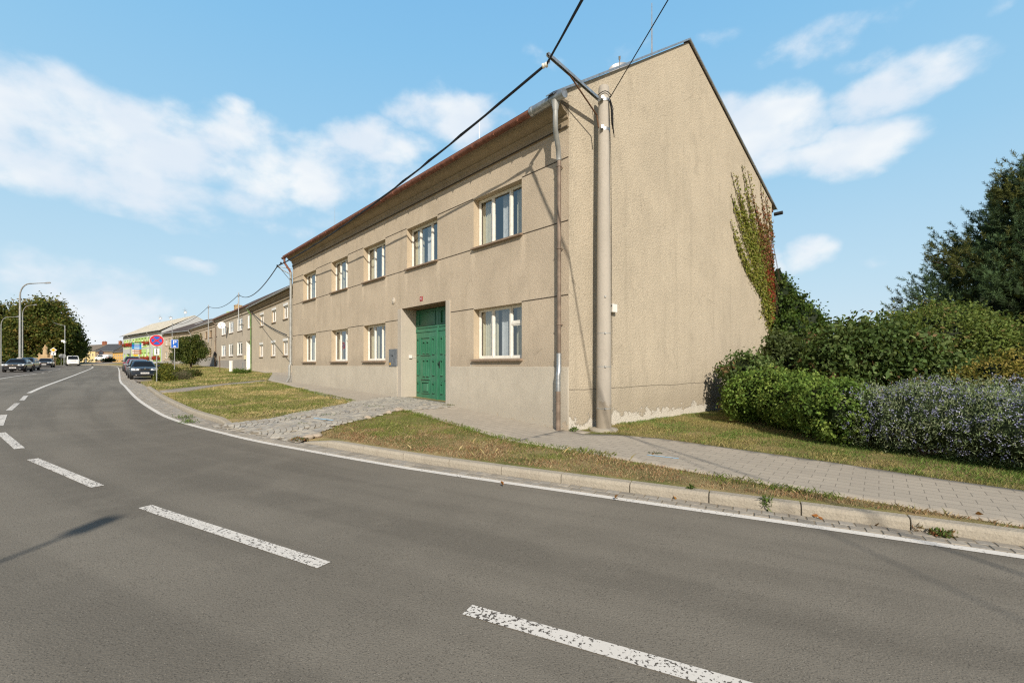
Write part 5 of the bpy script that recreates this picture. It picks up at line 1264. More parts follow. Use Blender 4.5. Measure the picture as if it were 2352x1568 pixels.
# lamps
def lamp(label, px, Y, pyt, arm_px, r0, base=False, arms=1, top='galv'):
    x, y = at(px, 838, Y)[:2]; zb_ = float(road_z(x, y)); zt_ = at(px, pyt, Y).z; t = thing('street_lamp', label, 'street lamp', 'street lamps on the far side'); ax_ = at(arm_px, 838, Y).x - x
    bend = .9; m = MB(); pts = [(x, y, zb_ - .2), (x, y, zb_ + 1.2), (x, y, zt_ - 1.6)]; sg = 1 if ax_ > 0 else -1
    for k in range(1, 7):
        a = math.pi / 2 * k / 6; pts.append((x + sg * 1.2 * (1 - math.cos(a)), y, zt_ - 1.6 + 1.5 * math.sin(a)))
    pts.append((x + ax_ * .8, y, zt_ - .03)); m.tube(pts, [r0, r0, r0 * .7] + [r0 * .55] * 6 + [r0 * .45], 10); m.build('pole', 'zinc_grey', t, smooth=True)
    m = MB(); m.tube([(x + ax_ * .78, y, zt_ - .04), (x + ax_ * .84, y, zt_ - .02), (x + ax_ * .97, y, zt_ + .02), (x + ax_, y, zt_ + .03)], [.05, .10, .11, .03], 8); m.build('luminaire', 'sign_grey', t, smooth=True)
    if base: m = MB(); m.lathe(Axes((x, y, zb_), (1, 0, 0), (0, 1, 0), (0, 0, 1)), [(.42, 0), (.40, .9), (.30, 1.5), (.26, 1.6)], 16); m.build('base_sleeve', 'grey_base', t, smooth=True)
lamp('tallest street lamp with curved arm, nearest on the left behind the parked dark cars', 46, 57, 649.5, 117, .135, True)
lamp('thin street lamp almost hidden behind the tallest lamp pole', 52, 80, 700, 84, .085)
lamp('street lamp at the left picture edge with its arm pointing right', 2.5, 86, 727, 46, .095)
x, y = at(149, 838, 97)[:2]; t = thing('camera_mast', 'slim grey mast with traffic cameras behind the white van', 'mast'); zt_ = at(0, 747, 97).z; post(t, x, y, float(road_z(x, y)), zt_, .075)
m = MB(); m.tube([(x, y, zt_ - .1), (x - 2.3, y, zt_ + .5)], .04, 6); m.build('arm', 'galv', t); m = MB(); m.box(WORLD, x - .5, x + .15, y - .3, y - .1, at(0, 785, 97).z, at(0, 781, 97).z); m.box(WORLD, x + .0, x + .35, y - .35, y - .1, at(0, 787.5, 97).z, at(0, 783.5, 97).z); m.build('camera', 'sign_white', t)
# a lamp post behind the photographer whose shadow falls on the road
x, y = -3.2, -7.2; t = thing('street_lamp', 'street lamp on the near pavement behind the viewpoint', 'street lamp'); m = MB(); m.tube([(x, y, road_z(x, y) - .2), (x, y, 6.3), (x + .1, y + .3, 6.7), (x + .15, y + 1.0, 6.9)], [.06, .035, .028, .025], 10); m.build('pole', 'zinc_grey', t, smooth=True); m = MB(); m.box(WORLD, x + .04, x + .26, y + .9, y + 1.4, 6.86, 6.94); m.build('luminaire', 'sign_grey', t, bevel=.03)
# white marker post, rusty rod, grate, blue spray marks
x, y = at(531, 838, 47)[:2]; z = gz(x, y); t = thing('marker_post', 'stout white marker post on the grass bank before the house with white windows', 'bollard'); m = MB(); m.lathe(Axes((x, y, z - .1), (1, 0, 0), (0, 1, 0), (0, 0, 1)), [(.19, 0), (.185, 1.05)], 14); m.build('shaft', 'white', t, smooth=True); m = MB(); m.lathe(Axes((x, y, z + .95), (1, 0, 0), (0, 1, 0), (0, 0, 1)), [(.20, 0), (.20, .12), (.15, .16)], 14); m.build('cap', 'white', t, smooth=True)
x, y = at(504.5, 838, 44)[:2]; z = gz(x, y); m = MB(); m.tube([(x, y, z - .1), (x + .03, y, z + .8), (x - .02, y, z + 1.62)], .035, 6); tag(m.build('rusty_rod', 'rust'), 'thin rusty iron rod standing upright in the grass bank', 'rod')
x, y = g(409, 968.5); sg_ = s_of(x, y); P1_ = edge_off(.30, sg_ - .35, sg_ + .35); T_ = P1_[-1] - P1_[0]; T_ /= np.linalg.norm(T_); ff = Frame((P1_[0][0], P1_[0][1], float(road_z(*P1_[0])) + .02), T_)
t = thing('drain_grate', 'rusty rectangular drain grate interrupting the white edge line', 'drain'); m = MB()
for k in range(9): m.box(ff, .03 + k * .07, .06 + k * .07, -.28, .28, -.01, .01)
m.build('bars', 'rust', t); m = MB(); m.box(ff, -.01, .66, -.31, -.28, -.012, .012); m.box(ff, -.01, .66, .28, .31, -.012, .012); m.box(ff, -.01, .02, -.28, .28, -.012, .012); m.box(ff, .635, .66, -.28, .28, -.012, .012); m.build('frame', 'rust', t)
for pts, lab, wd in (((g(1486, 1047), g(1559, 1055.5)), 'pale blue sprayed line on the pavement near the pole', .045), ((g(1001 - 280 + 0, 1003 - 39), g(765, 968)), 'faint blue sprayed line across the cobbled driveway', .06)):
    L = [np.array(pts[0]) + (np.array(pts[1]) - np.array(pts[0])) * i / 10 for i in range(11)]; tag(strip('spray_mark', L, wd, 'blue_paint', .018 if 'pavement' in lab else .040, zf=ground_z), lab, 'paint mark')
for i, (px, py, s_, lab) in enumerate(((706, 1008, .085, 'pale flat fieldstone at the kerb end of the cobbled driveway'), (728, 1003, .08, 'pinkish fieldstone lying against the grass by the driveway'), (916, 943, .11, 'reddish fieldstone at the pavement tip of the grass strip'), (893, 949, .09, 'small pale stone bordering the top of the cobbled driveway'), (845, 962, .08, 'small grey stone halfway along the driveway border'))):
    x, y = g(px, py); bm = bmesh.new(); bmesh.ops.create_icosphere(bm, subdivisions=3, radius=s_)
    for v in bm.verts: v.co *= 1 + .22 * math.sin(v.co.x * 26 + i) * math.cos(v.co.y * 23 + i * 2) + .16 * math.sin(v.co.z * 31 + i); v.co.z *= .72; v.co.x *= 1.3
    bmesh.ops.rotate(bm, verts=bm.verts, matrix=Matrix.Rotation(.7 * i, 3, 'Z')); bmesh.ops.translate(bm, verts=bm.verts, vec=(x, y, gz(x, y) + s_ * .3)); me = bpy.data.meshes.new('fieldstone'); bm.to_mesh(me); bm.free(); me.materials.append(M['stone_rock']); tag(link('fieldstone', me), lab, 'stone')
# statue group
Y = 92; x, y = at(105, 838, Y)[:2]; z = float(road_z(x, y)) + .3; t = thing('monument', 'sandstone monument with a saint and smaller figures on a pedestal under the trees', 'monument'); fr = Axes((x, y, z), (1, 0, 0), (0, 1, 0), (0, 0, 1))
m = MB(); m.box(fr, -1.6, 1.6, -.5, .5, -.5, 1.1); m.box(fr, -1.75, 1.75, -.6, .6, 1.1, 1.3); m.box(fr, -.7, .7, -.4, .4, 1.3, 1.9); m.build('pedestal', 'sandstone', t, bevel=.05)
def figure(cx, cz, h, lean=0):
    m = MB(); m.lathe(Axes((x + cx, y, z + cz), (1, 0, 0), (0, 1, 0), (lean, 0, 1)), [(.34 * h / 1.7, 0), (.30 * h / 1.7, .5 * h), (.20 * h / 1.7, .6 * h), (.27 * h / 1.7, .78 * h), (.10 * h / 1.7, .86 * h), (.13 * h / 1.7, .92 * h), (.12 * h / 1.7, 1.0 * h), (.03, 1.05 * h)], 12); m.tube([(x + cx - .25 * h / 1.7, y, z + cz + .78 * h), (x + cx - .42 * h / 1.7, y - .1, z + cz + .55 * h), (x + cx - .15, y - .3, z + cz + .6 * h)], .07, 6); m.tube([(x + cx + .25 * h / 1.7, y, z + cz + .78 * h), (x + cx + .45 * h / 1.7, y - .1, z + cz + .62 * h), (x + cx + .5 * h / 1.7, y - .2, z + cz + .85 * h)], .07, 6); m.build('figure', 'sandstone', t, smooth=True)
figure(-.1, 1.85, 1.9); figure(1.15, 1.3, 1.35, .1); figure(-1.2, 1.3, .9, -.1)
# ------------------------------------------------------------------ cars
def car(label, x, y, heading, paint_m, L=4.4, W=1.72, H=1.44, kind='hatch', plate=None, group='parked cars', cat='car', z=None, grille='wide'):
    """built nose along +x of its own frame; heading = direction of travel on plan"""
    t = thing('van' if kind == 'van' else 'parked_car', label, cat, group); h2 = W / 2
    z0 = float(road_z(x, y)) + .015 if z is None else z; fr = Frame((x - heading[0] * 0, y, z0), heading)
    van = kind == 'van'; hood = .62 * H + (.05 if not van else .02); belt = .64 * H if not van else .60 * H
    xf = L / 2
    # lower body sections: (x, half width factor, bottom, top)
    secs = [(xf, .72, .34, hood - .17), (xf - .05, .88, .22, hood - .10), (xf - .25, .97, .19, hood - .06), (xf - .7, 1.0, .18, hood - .03), (xf - 1.15, 1.0, .18, hood + .02), (xf - 1.6, 1.0, .18, belt + .05), (0, 1.0, .18, belt + .05), (-xf + .8, 1.0, .18, belt + .06), (-xf + .3, .97, .20, belt + (.05 if kind != 'sedan' else .02)), (-xf + .06, .86, .28, belt - .02), (-xf, .74, .40, belt - .12)]
    m = MB(); ring = lambda s_: [(s_[1] * h2 * .86, s_[2]), (s_[1] * h2 * .98, s_[2] + .12), (s_[1] * h2, (s_[2] + s_[3]) * .52), (s_[1] * h2 * .985, s_[3] - .10), (s_[1] * h2 * .90, s_[3] - .015), (s_[1] * h2 * .45, s_[3] + .025), (0, s_[3] + .03)]
    vs = []; n = 0
    for s_ in secs:
        r_ = ring(s_); full = r_ + [(-a, b) for a, b in r_[-2::-1]]; n = len(full); vs += [fr(s_[0], a, b) for a, b in full]
    fs = [tuple(range(n)), tuple(range((len(secs) - 1) * n, len(secs) * n))[::-1]]
    for i in range(len(secs) - 1):
        for k in range(n): fs.append((i * n + k, i * n + (k + 1) % n, (i + 1) * n + (k + 1) % n, (i + 1) * n + k))
    m.add(vs, fs); body = m.build('body', paint_m, t, smooth=True, sub=1)
    # cabin: base and roof outlines
    if kind == 'van': xa, xb, xc, xd = xf - .75, xf - 1.55, -xf + .10, -xf + .04
    elif kind == 'estate': xa, xb, xc, xd = xf - 1.12, xf - 1.95, -xf + .45, -xf + .12
    elif kind == 'sedan': xa, xb, xc, xd = xf - 1.2, xf - 2.0, -xf + 1.35, -xf + .62
    else: xa, xb, xc, xd = xf - 1.12, xf - 1.95, -xf + .85, -xf + .22
    wb, wt = h2 * .93, h2 * .70 if not van else h2 * .84; zb_ = belt + .02
    def cab(sx_, xx, zz): return xx, sx_, zz
    m = MB(); pts = [(xa, wb, zb_), (xb, wt, H - .05), (xc, wt, H - .06), (xd, wb, zb_ + .03)]
    q = [fr(px, s_ * w_, z_) for s_ in (1, -1) for px, w_, z_ in pts]; r_ = [fr(xb - .12, s_ * wt * .8, H) for s_ in (1, -1)] + [fr(xc + .12, s_ * wt * .8, H - .01) for s_ in (1, -1)]
    m.add(q + r_, [(0, 3, 2, 1), (4, 5, 6, 7), (0, 1, 5, 4), (3, 7, 6, 2), (1, 2, 10, 8), (5, 9, 11, 6), (1, 8, 9, 5), (2, 6, 11, 10), (8, 10, 11, 9), (0, 4, 7, 3)])
    m.build('cabin', paint_m, t, bevel=.05, smooth=True)
    def panel(name, cs, mname, out, shrink=.88, parent=t):
        c = sum(cs, Vector()) / len(cs); nrm = (cs[1] - cs[0]).cross(cs[2] - cs[1]).normalized()
        if nrm.dot(c - fr(0, 0, H * .6)) < 0: nrm = -nrm
        m = MB(); v = [c + (p - c) * (shrink if isinstance(shrink, float) else 1) + nrm * out for p in cs]; v2 = [p - nrm * .02 for p in v]; k = len(v)
        m.add(v + v2, [tuple(range(k)), tuple(range(2 * k - 1, k - 1, -1))] + [(i, (i + 1) % k, (i + 1) % k + k, i + k) for i in range(k)]); return m.build(name, mname, parent, bevel=.008)
    P = lambda px, w_, z_: fr(px, w_, z_)
    panel('windscreen', [P(xa, wb, zb_), P(xb, wt, H - .05), P(xb, -wt, H - .05), P(xa, -wb, zb_)], 'glass_dark', .012, .86)
    if not van: panel('rear_window', [P(xd, wb, zb_ + .03), P(xc, wt, H - .06), P(xc, -wt, H - .06), P(xd, -wb, zb_ + .03)], 'glass_dark', .012, .82)
    for s_ in (1, -1):
        lerp = lambda a, b, u: a + (b - a) * u
        e = [(xa - .12, wb, zb_), (xb - .05, wt, H - .05)]; xm_ = (xa + xd) / 2
        xr_b, xr_t = (xd + .25, xc) if not van else (xa - 1.25, xb - .55)
        panel('side_window', [P(xa - .2, s_ * wb, zb_), P(xb - .1, s_ * wt, H - .05), P(xm_ + .05, s_ * wt, H - .05), P(xm_ + .05, s_ * wb, zb_)] if not van else [P(xa - .2, s_ * wb, zb_), P(xb - .1, s_ * wt, H - .05), P(xr_t, s_ * wt, H - .05), P(xr_b, s_ * wb, zb_)], 'glass_dark', .014, .84)
        if not van: panel('side_window', [P(xm_ - .05, s_ * wb, zb_), P(xm_ - .05, s_ * wt, H - .05), P(xc + .15, s_ * wt, H - .05), P(xd + .4, s_ * wb, zb_)], 'glass_dark', .014, .84)
        m = MB(); c = fr(xa - .42, s_ * (h2 + .10), belt + .10); ex_ = Axes(c, fr.ex, fr.ey, fr.ez); m.box(ex_, -.05, .06, -.10, .10, -.06, .07); m.build('wing_mirror', paint_m if not van else 'plastic', t, bevel=.03)
        # head and tail lamps
        m = MB(); hw = .34 * h2; m.add([fr(xf + .03, s_ * h2 * .42, hood - .27), fr(xf - .04, s_ * h2 * .94, hood - .27), fr(xf - .13, s_ * h2 * .965, hood - .11), fr(xf + .0, s_ * h2 * .44, hood - .13), fr(xf - .15, s_ * h2 * .38, hood - .26), fr(xf - .40, s_ * h2 * .85, hood - .26), fr(xf - .45, s_ * h2 * .85, hood - .09), fr(xf - .25, s_ * h2 * .40, hood - .12)], [(0, 1, 2, 3), (7, 6, 5, 4), (0, 1, 5, 4), (1, 2, 6, 5), (2, 3, 7, 6), (3, 0, 4, 7)]); m.build('headlight', 'lamp_glass', t, bevel=.02)
        m = MB(); m.box(fr, -xf + .0, -xf + .14, s_ * h2 * .62 if s_ > 0 else -h2 * .95, s_ * h2 * .95 if s_ > 0 else -h2 * .62, belt - .28, belt - .08); m.build('tail_light', 'sign_red', t, bevel=.02)
        for wx in (xf - .86, -xf + .82):
            wr = .31; c = fr(wx, s_ * (h2 - .10), wr); ax2 = Axes(c, fr.ex, fr.ez, fr.ey * s_)
            m = MB(); m.lathe(Axes(fr(wx, s_ * (h2 - .20), wr + .02), fr.ex, fr.ez, fr.ey * s_), [(.395, 0), (.395, .198)], 24); m.build('wheel_arch', 'black', body)
            m = MB(); m.lathe(ax2, [(.20, -.1), (wr - .03, -.10), (wr, -.06), (wr, .07), (wr - .03, .11), (.21, .115)], 26); wh = m.build('wheel', 'black', t, smooth=True)
            m = MB(); m.lathe(ax2, [(.21, .08), (.215, .115), (.20, .116), (.19, .075)], 22, cap=False); m.lathe(ax2, [(.065, .07), (.05, .11)], 10)
            for k in range(5):
                a = 2 * math.pi * k / 5; d_ = Axes(ax2(0, 0, .085), ax2.ex * math.cos(a) + ax2.ey * math.sin(a), -ax2.ex * math.sin(a) + ax2.ey * math.cos(a), ax2.ez); m.box(d_, .04, .2, -.028, .028, 0, .02)
            m.build('rim', 'chrome' if paint_m != 'car_navy' else 'sign_grey', wh)
    m = MB(); 
    if grille == 'chrome': 
        m.box(fr, xf - .05, xf + .012, -.33, .33, hood - .25, hood - .12); gq = m.build('grille', 'chrome', t, bevel=.02); m = MB(); m.box(fr, xf + .0, xf + .018, -.29, .29, hood - .235, hood - .14); m.build('grille_mesh', 'sign_black', gq); m = MB(); m.lathe(Axes(fr(xf + .01, 0, hood - .13), fr.ey, fr.ez, fr.ex), [(.045, 0), (.04, .012)], 12); m.build('emblem', 'chrome', gq)
    else:
        m.box(fr, xf - .08, xf + .008, -.42, .42, hood - .27, hood - .19); gq = m.build('grille', 'sign_black', t, bevel=.015); m = MB(); m.box(fr, xf - .0, xf + .016, -.4, .4, hood - .235, hood - .222); m.build('chrome_bar', 'chrome', gq); m = MB(); m.lathe(Axes(fr(xf + .01, 0, hood - .22), fr.ey, fr.ez, fr.ex), [(.05, 0), (.04, .014)], 12); m.build('emblem', 'chrome', gq)
    m = MB(); m.box(fr, xf - .10, xf + .015, -h2 * .72, h2 * .72, .27, .40); bq = m.build('bumper', 'plastic', t, bevel=.03)
    m = MB(); m.box(fr, xf + .01, xf + .03, -.26, .26, .41, .52); pq = m.build('number_plate', 'sign_white', t, bevel=.004)
    if plate: text_mb(plate, .095, Axes(fr(xf + .0325, 0, .463), fr.ey, fr.ex, (0, 0, 1)), 'sign_black', pq, 'plate_text', sx=.95)
    for s_ in (1, -1):
        m = MB(); m.lathe(Axes(fr(xf - .03, s_ * h2 * .62, .32), fr.ey, fr.ez, fr.ex), [(.035, 0), (.03, .045)], 12); m.build('fog_light', 'lamp_glass', bq)
    if van or kind == 'estate':
        pass
    return t
tow = Vector((.675, -.738, 0)).normalized()     # parked nose towards us along the bay
def bay(px, Y): p = at(px, 838, Y); return p.x, p.y
x, y = bay(327.5, 37.3); car('dark navy hatchback with chrome-framed grille, nearest in the roadside bay', x, y, tow, 'car_navy', plate='OKR 45-58', grille='chrome', kind='hatch', group='cars parked in the roadside bay', H=1.43)
x, y = bay(318.5, 43.6); car('pale silver car showing only its roof behind the navy hatchback', x, y, tow, 'car_silver', group='cars parked in the roadside bay', H=1.52)
x, y = bay(311.5, 50.0); car('crimson red car third in the roadside bay', x, y, tow, 'car_red', group='cars parked in the roadside bay', H=1.60)
x, y = bay(303.5, 57.0); car('tall dark grey car at the far end of the roadside bay', x, y, tow, 'car_grey', kind='estate', H=1.82, group='cars parked in the roadside bay')
lz = lambda x, y: float(road_z(x, y)) + .03
x, y = bay(42, 51.5); car('glossy black hatchback at the left edge, nose towards the viewer', x, y, Vector((.59, -.81, 0)), 'car_black', W=1.78, H=1.47, plate='3AZ 7284', group='cars parked across the road')
x, y = bay(62, 57.5); car('blue-grey estate car half hidden behind the black hatchback', x, y, Vector((.60, -.80, 0)), 'car_bluegrey', kind='estate', W=1.8, H=1.58, group='cars parked across the road')
x, y = bay(105.5, 75); car('black saloon car between the estate car and the white van', x, y, Vector((.64, -.77, 0)), 'car_black', kind='sedan', W=1.8, H=1.45, L=4.6, group='cars parked across the road')
x, y = bay(167, 91); car('white delivery van driving towards the viewer in the far lane', x, y, Vector((.72, -.7, 0)), 'car_white', kind='van', L=4.5, W=1.85, H=1.95, group=None, cat='van')
x, y = bay(238, 158); car('white van parked side-on before the far houses', x, y, Vector((-1, .1, 0)), 'car_white', kind='van', L=5.2, W=1.9, H=2.2, group=None, cat='van', z=float(gz(x, y)))
# ------------------------------------------------------------------ a person walking by the tan house
def person(label, x, y, z, h, yaw, cat='person'):
    s_ = h / 1.72; c, sn = math.cos(yaw), math.sin(yaw)
    J = {'pel': (0, 0, .95), 'spine': (0, .01, 1.18), 'chest': (0, .015, 1.36), 'neck': (0, .02, 1.49), 'head': (0, .035, 1.58), 'crown': (0, .03, 1.70),
         'shL': (-.18, 0, 1.42), 'elL': (-.24, -.08, 1.15), 'wrL': (-.22, .06, .93), 'haL': (-.21, .09, .84), 'shR': (.18, 0, 1.42), 'elR': (.24, .02, 1.14), 'wrR': (.23, .14, .92), 'haR': (.22, .17, .83),
         'hiL': (-.09, 0, .90), 'knL': (-.10, .16, .50), 'anL': (-.10, .10, .09), 'toL': (-.10, .24, .03), 'hiR': (.09, 0, .90), 'knR': (.10, -.02, .49), 'anR': (.10, -.22, .11), 'toR': (.10, -.10, .03)}
    Rr = {'pel': .15, 'spine': .125, 'chest': .14, 'neck': .055, 'head': .095, 'crown': .07, 'shL': .065, 'elL': .045, 'wrL': .03, 'haL': .035, 'shR': .065, 'elR': .045, 'wrR': .03, 'haR': .035, 'hiL': .095, 'knL': .06, 'anL': .04, 'toL': .035, 'hiR': .095, 'knR': .06, 'anR': .04, 'toR': .035}
    E_ = [('pel', 'spine'), ('spine', 'chest'), ('chest', 'neck'), ('neck', 'head'), ('head', 'crown'), ('chest', 'shL'), ('shL', 'elL'), ('elL', 'wrL'), ('wrL', 'haL'), ('chest', 'shR'), ('shR', 'elR'), ('elR', 'wrR'), ('wrR', 'haR'), ('pel', 'hiL'), ('hiL', 'knL'), ('knL', 'anL'), ('anL', 'toL'), ('pel', 'hiR'), ('hiR', 'knR'), ('knR', 'anR'), ('anR', 'toR')]
    ks = list(J); W_ = lambda p: (x + (p[0] * c - p[1] * sn) * s_, y + (p[0] * sn + p[1] * c) * s_, z + p[2] * s_)
    def skin(keys, grow, name, mname, parent):
        ix = [k for k in ks if k in keys]; me = bpy.data.meshes.new(name); me.from_pydata([W_(J[k]) for k in ix], [(ix.index(a), ix.index(b)) for a, b in E_ if a in keys and b in keys], [])
        o = link(name, me, parent); md = o.modifiers.new('Skin', 'SKIN'); 
        if not me.skin_vertices: me.skin_vertices.new()
        for i, k in enumerate(ix): me.skin_vertices[0].data[i].radius = ((Rr[k] + grow) * s_,) * 2
        me.skin_vertices[0].data[0].use_root = True; sb = o.modifiers.new('Sub', 'SUBSURF'); sb.levels = 1; sb.render_levels = 1
        dg = bpy.context.evaluated_depsgraph_get(); dg.update(); m2 = bpy.data.meshes.new_from_object(o.evaluated_get(dg)); m2.name = name; o.modifiers.clear(); o.data = m2; bpy.data.meshes.remove(me)
        m2.materials.clear(); m2.materials.append(M[mname]); m2.polygons.foreach_set('use_smooth', [True] * len(m2.polygons)); return o
    t = thing('person', label, cat); skin(set(ks), 0, 'body', 'skin', t); skin({'pel', 'spine', 'chest', 'shL', 'elL', 'shR', 'elR'}, .015, 'shirt', 'cloth_pale', t); skin({'pel', 'hiL', 'knL', 'anL', 'hiR', 'knR', 'anR'}, .014, 'trousers', 'cloth_grey', t)
    m = MB(); m.lathe(Axes(W_((0, .02, 1.56)), (1, 0, 0), (0, 1, 0), (0, 0, 1)), [(.085 * s_, -.06), (.108 * s_, .05), (.09 * s_, .14), (.03 * s_, .175)], 12); m.build('hair', 'hair', t, smooth=True)
    m = MB(); fr = Axes(W_((-.27, -.05, .95)), (c, sn, 0), (-sn, c, 0), (0, 0, 1)); m.box(fr, -.06, .06, -.16, .16, -.12, .3); m.build('bag', 'cloth_dark', t, bevel=.03); return t
px_, py_ = at(396.5, 838, 78)[:2]; person('person in pale top and grey trousers walking past the pale tan house', px_, py_, gz(px_, py_), 1.72, R(200))
# ================================================================== TREES, SHRUBS, CREEPER
def tree(name, label, cat, base, trunk_h, r0, blobs, n, L, W, cols, w=None, per=36, spread=.5, inner=.5, group=None, limbs=7, core_s=.55, mname='leaf', core_col=(.01, .016, .006)):
    t = thing(name, label, cat, group); x, y, z = base
    P, C, out = crown(blobs, n, per, spread, inner, cols, w, ground=True); V = leaves(P, rng.uniform(.7, 1.25, len(P)) * L, rng.uniform(.7, 1.2, len(P)) * W, C, tilt=out * .7, flat=.5)
    if core_s: v2, c2 = core(blobs, core_s, core_col); V = np.concatenate([V, v2]); C = np.concatenate([C, c2])
    quads_mesh('crown', V, C, mname, t)
    m = MB(); top = Vector((x, y, z + trunk_h)); m.tube([(x, y, z - .3), (x + .02, y, z + trunk_h * .3), top], [r0 * 1.25, r0, r0 * .8], 10); tr = m.build('trunk', 'bark', t, smooth=True)
    for k in range(limbs):
        b = blobs[k % len(blobs)]; e = Vector((b[0] + random.uniform(-.5, .5) * b[3], b[1] + random.uniform(-.5, .5) * b[4], b[2] + random.uniform(-.2, .6) * b[5])); mid = top.lerp(e, .5) + Vector((0, 0, .3))
        m = MB(); m.tube([top - Vector((0, 0, trunk_h * random.uniform(0, .25))), mid, e], [r0 * .5, r0 * .35, r0 * .12], 6); m.build('limb', 'bark', tr, smooth=True)
    return t
# far trees left of the road
def far_tree(label, cpx, Y, specs, n, cols, w=None):
    k = Y / F; bl = []
    for px, py, rx, rz in specs: p = at(px, py, Y + random.uniform(-2, 2)); bl.append((p.x, p.y, p.z, rx * k, rx * k * .9, rz * k))
    b = at(cpx, 838, Y); z = float(road_z(b.x, b.y)) - .05; return tree('leafy_tree', label, 'tree', (b.x, b.y, z), 3.4, .38, bl, int(n * 1.3), .52, .38, cols, w, per=30, spread=.75, inner=.55, group='trees along the far side of the road')
CH = [(.10, .125, .026), (.065, .095, .02), (.14, .14, .032), (.18, .135, .035), (.045, .068, .016)]
far_tree('dark green tree at the left picture edge, leftmost of the wood', 8, 108, [(10, 735, 34, 32), (-25, 740, 40, 40), (30, 775, 34, 34), (0, 805, 45, 26)], 9000, CH, [3, 4, 2, 1, 3])
far_tree('tallest broad chestnut tree behind the street lamps', 78, 104, [(75, 730, 40, 38), (112, 722, 38, 34), (50, 765, 36, 36), (95, 775, 46, 38), (135, 760, 34, 32), (70, 805, 42, 24), (104, 700, 18, 12)], 17000, CH, [3, 3, 3, 2, 2])
far_tree('dark tree leaning over the white van, right of the chestnut', 140, 106, [(146, 770, 30, 30), (160, 788, 26, 20), (134, 795, 34, 28), (148, 815, 26, 16), (148, 745, 16, 14)], 10000, [(.04, .062, .015), (.06, .085, .02), (.085, .1, .025)], None)
far_tree('low dark tree at the right end of the wood', 178, 112, [(170, 806, 14, 14), (182, 806, 11, 9), (162, 820, 13, 12)], 4000, [(.035, .06, .018), (.05, .08, .02)], None)
def px_shrub(name, label, cat, specs, Y, n, L, W, cols, **kw):
    k = Y / F; bl = []
    for px, py, rx, rz in specs: p = at(px, py, Y + kw.get('dy', 0)); bl.append((p.x, p.y, p.z, rx * k, max(rx * k * .8, .3), rz * k))
    kw.pop('dy', 0); return shrub(name, label, cat, bl, n, L, W, cols, **kw)
LOW = [(.10, .12, .03), (.14, .14, .035), (.075, .1, .025)]
px_shrub('shrub', 'dark bushes under the wood beside the monument, at the left', 'shrub', [(20, 822, 26, 16), (60, 828, 20, 10)], 96, 3500, .5, .35, CH, spread=.4)
px_shrub('shrub', 'low clipped hedge in front of the pale yellow house', 'hedge', [(205, 834.0, 12, 4), (222, 834.5, 12, 3.5)], 128, 1500, .45, .3, LOW, spread=.3, stems=0)
px_shrub('shrub', 'low green hedge with pink tinge before the brown stone house', 'hedge', [(243, 833, 12, 5), (262, 834, 12, 4)], 124, 1800, .4, .3, LOW + [(.22, .1, .08)], spread=.3, stems=0)
px_shrub('shrub', 'dark green rounded bush beside the restriction sign', 'shrub', [(250, 829, 9, 5)], 122, 900, .4, .3, [(.035, .06, .02)], spread=.25, stems=0)
px_shrub('shrub', 'low bushes along the pavement left of the white van', 'hedge', [(128, 833, 10, 3.5), (142, 834, 8, 3)], 104, 900, .4, .3, LOW, spread=.3, stems=0)
# small round tree in front of the tan houses
Y = 62; k = Y / F; b = at(438, 838, Y); z = gz(b.x, b.y)
bl = [tuple(at(px, py, Y + dy)) + (rx * k, rx * k * .9, rz * k) for px, py, rx, rz, dy in ((432, 792, 19, 17, 0), (415, 801, 18, 16, -.5), (455, 799, 19, 16, .4), (434, 818, 27, 14, 0), (449, 778, 12, 11, .2), (412, 784, 11, 10, 0), (466, 812, 12, 13, 0), (402, 818, 11, 10, 0), (436, 828, 16, 9, 0))]
tree('round_tree', 'small round dark green tree on the grass before the tan houses', 'tree', (b.x, b.y, z), .9, .13, bl, 13000, .20, .12, [(.045, .075, .016), (.07, .10, .02), (.10, .125, .03), (.14, .14, .03)], [3, 4, 3, 1], per=22, spread=.2, inner=.35, limbs=10, core_s=.42)
# planting bed by the signs
BED = [(.16, .17, .03), (.11, .13, .025), (.22, .20, .035), (.08, .10, .02)]
px_shrub('low_shrub', 'yellow-green ground shrub at the foot of the no-stopping sign', 'shrub', [(375, 869, 14, 13), (388, 873, 12, 10)], 29.6, 5200, .10, .07, BED, spread=.10, stems=4, group='yellow-green shrubs in the bed')
px_shrub('low_shrub', 'yellow-green shrub between the two blue signs', 'shrub', [(379, 857, 15, 10), (393, 860, 12, 8)], 34, 4600, .11, .08, BED, spread=.11, stems=3, group='yellow-green shrubs in the bed')
px_shrub('low_shrub', 'yellow-green shrub around the post of the parking sign', 'shrub', [(392, 852, 15, 8), (408, 854, 12, 7), (376, 848, 10, 7)], 39, 4600, .12, .09, BED, spread=.12, stems=3, group='yellow-green shrubs in the bed')
px_shrub('low_shrub', 'far yellow-green shrub behind the parked cars', 'shrub', [(368, 842, 12, 6), (384, 843, 12, 6)], 50, 3000, .14, .1, BED, spread=.14, stems=0, group='yellow-green shrubs in the bed')
px_shrub('lavender_bush', 'faded grey-brown lavender in the bed right of the yellow-green shrubs', 'shrub', [(410, 868, 13, 9), (424, 866, 12, 9), (402, 872, 9, 7)], 31, 5200, .16, .012, [(.20, .16, .12), (.13, .14, .06), (.26, .2, .16), (.1, .12, .05)], spread=.13, flat=0, droop=-1.4, core_s=.6, stems=0, core_col=(.05, .05, .03))
px_shrub('low_shrub', 'dark green spreading shrub at the right end of the bed', 'shrub', [(432, 858, 14, 6), (446, 857, 11, 6)], 34, 4200, .10, .06, [(.09, .12, .03), (.06, .09, .022), (.16, .13, .05)], spread=.12, stems=2)
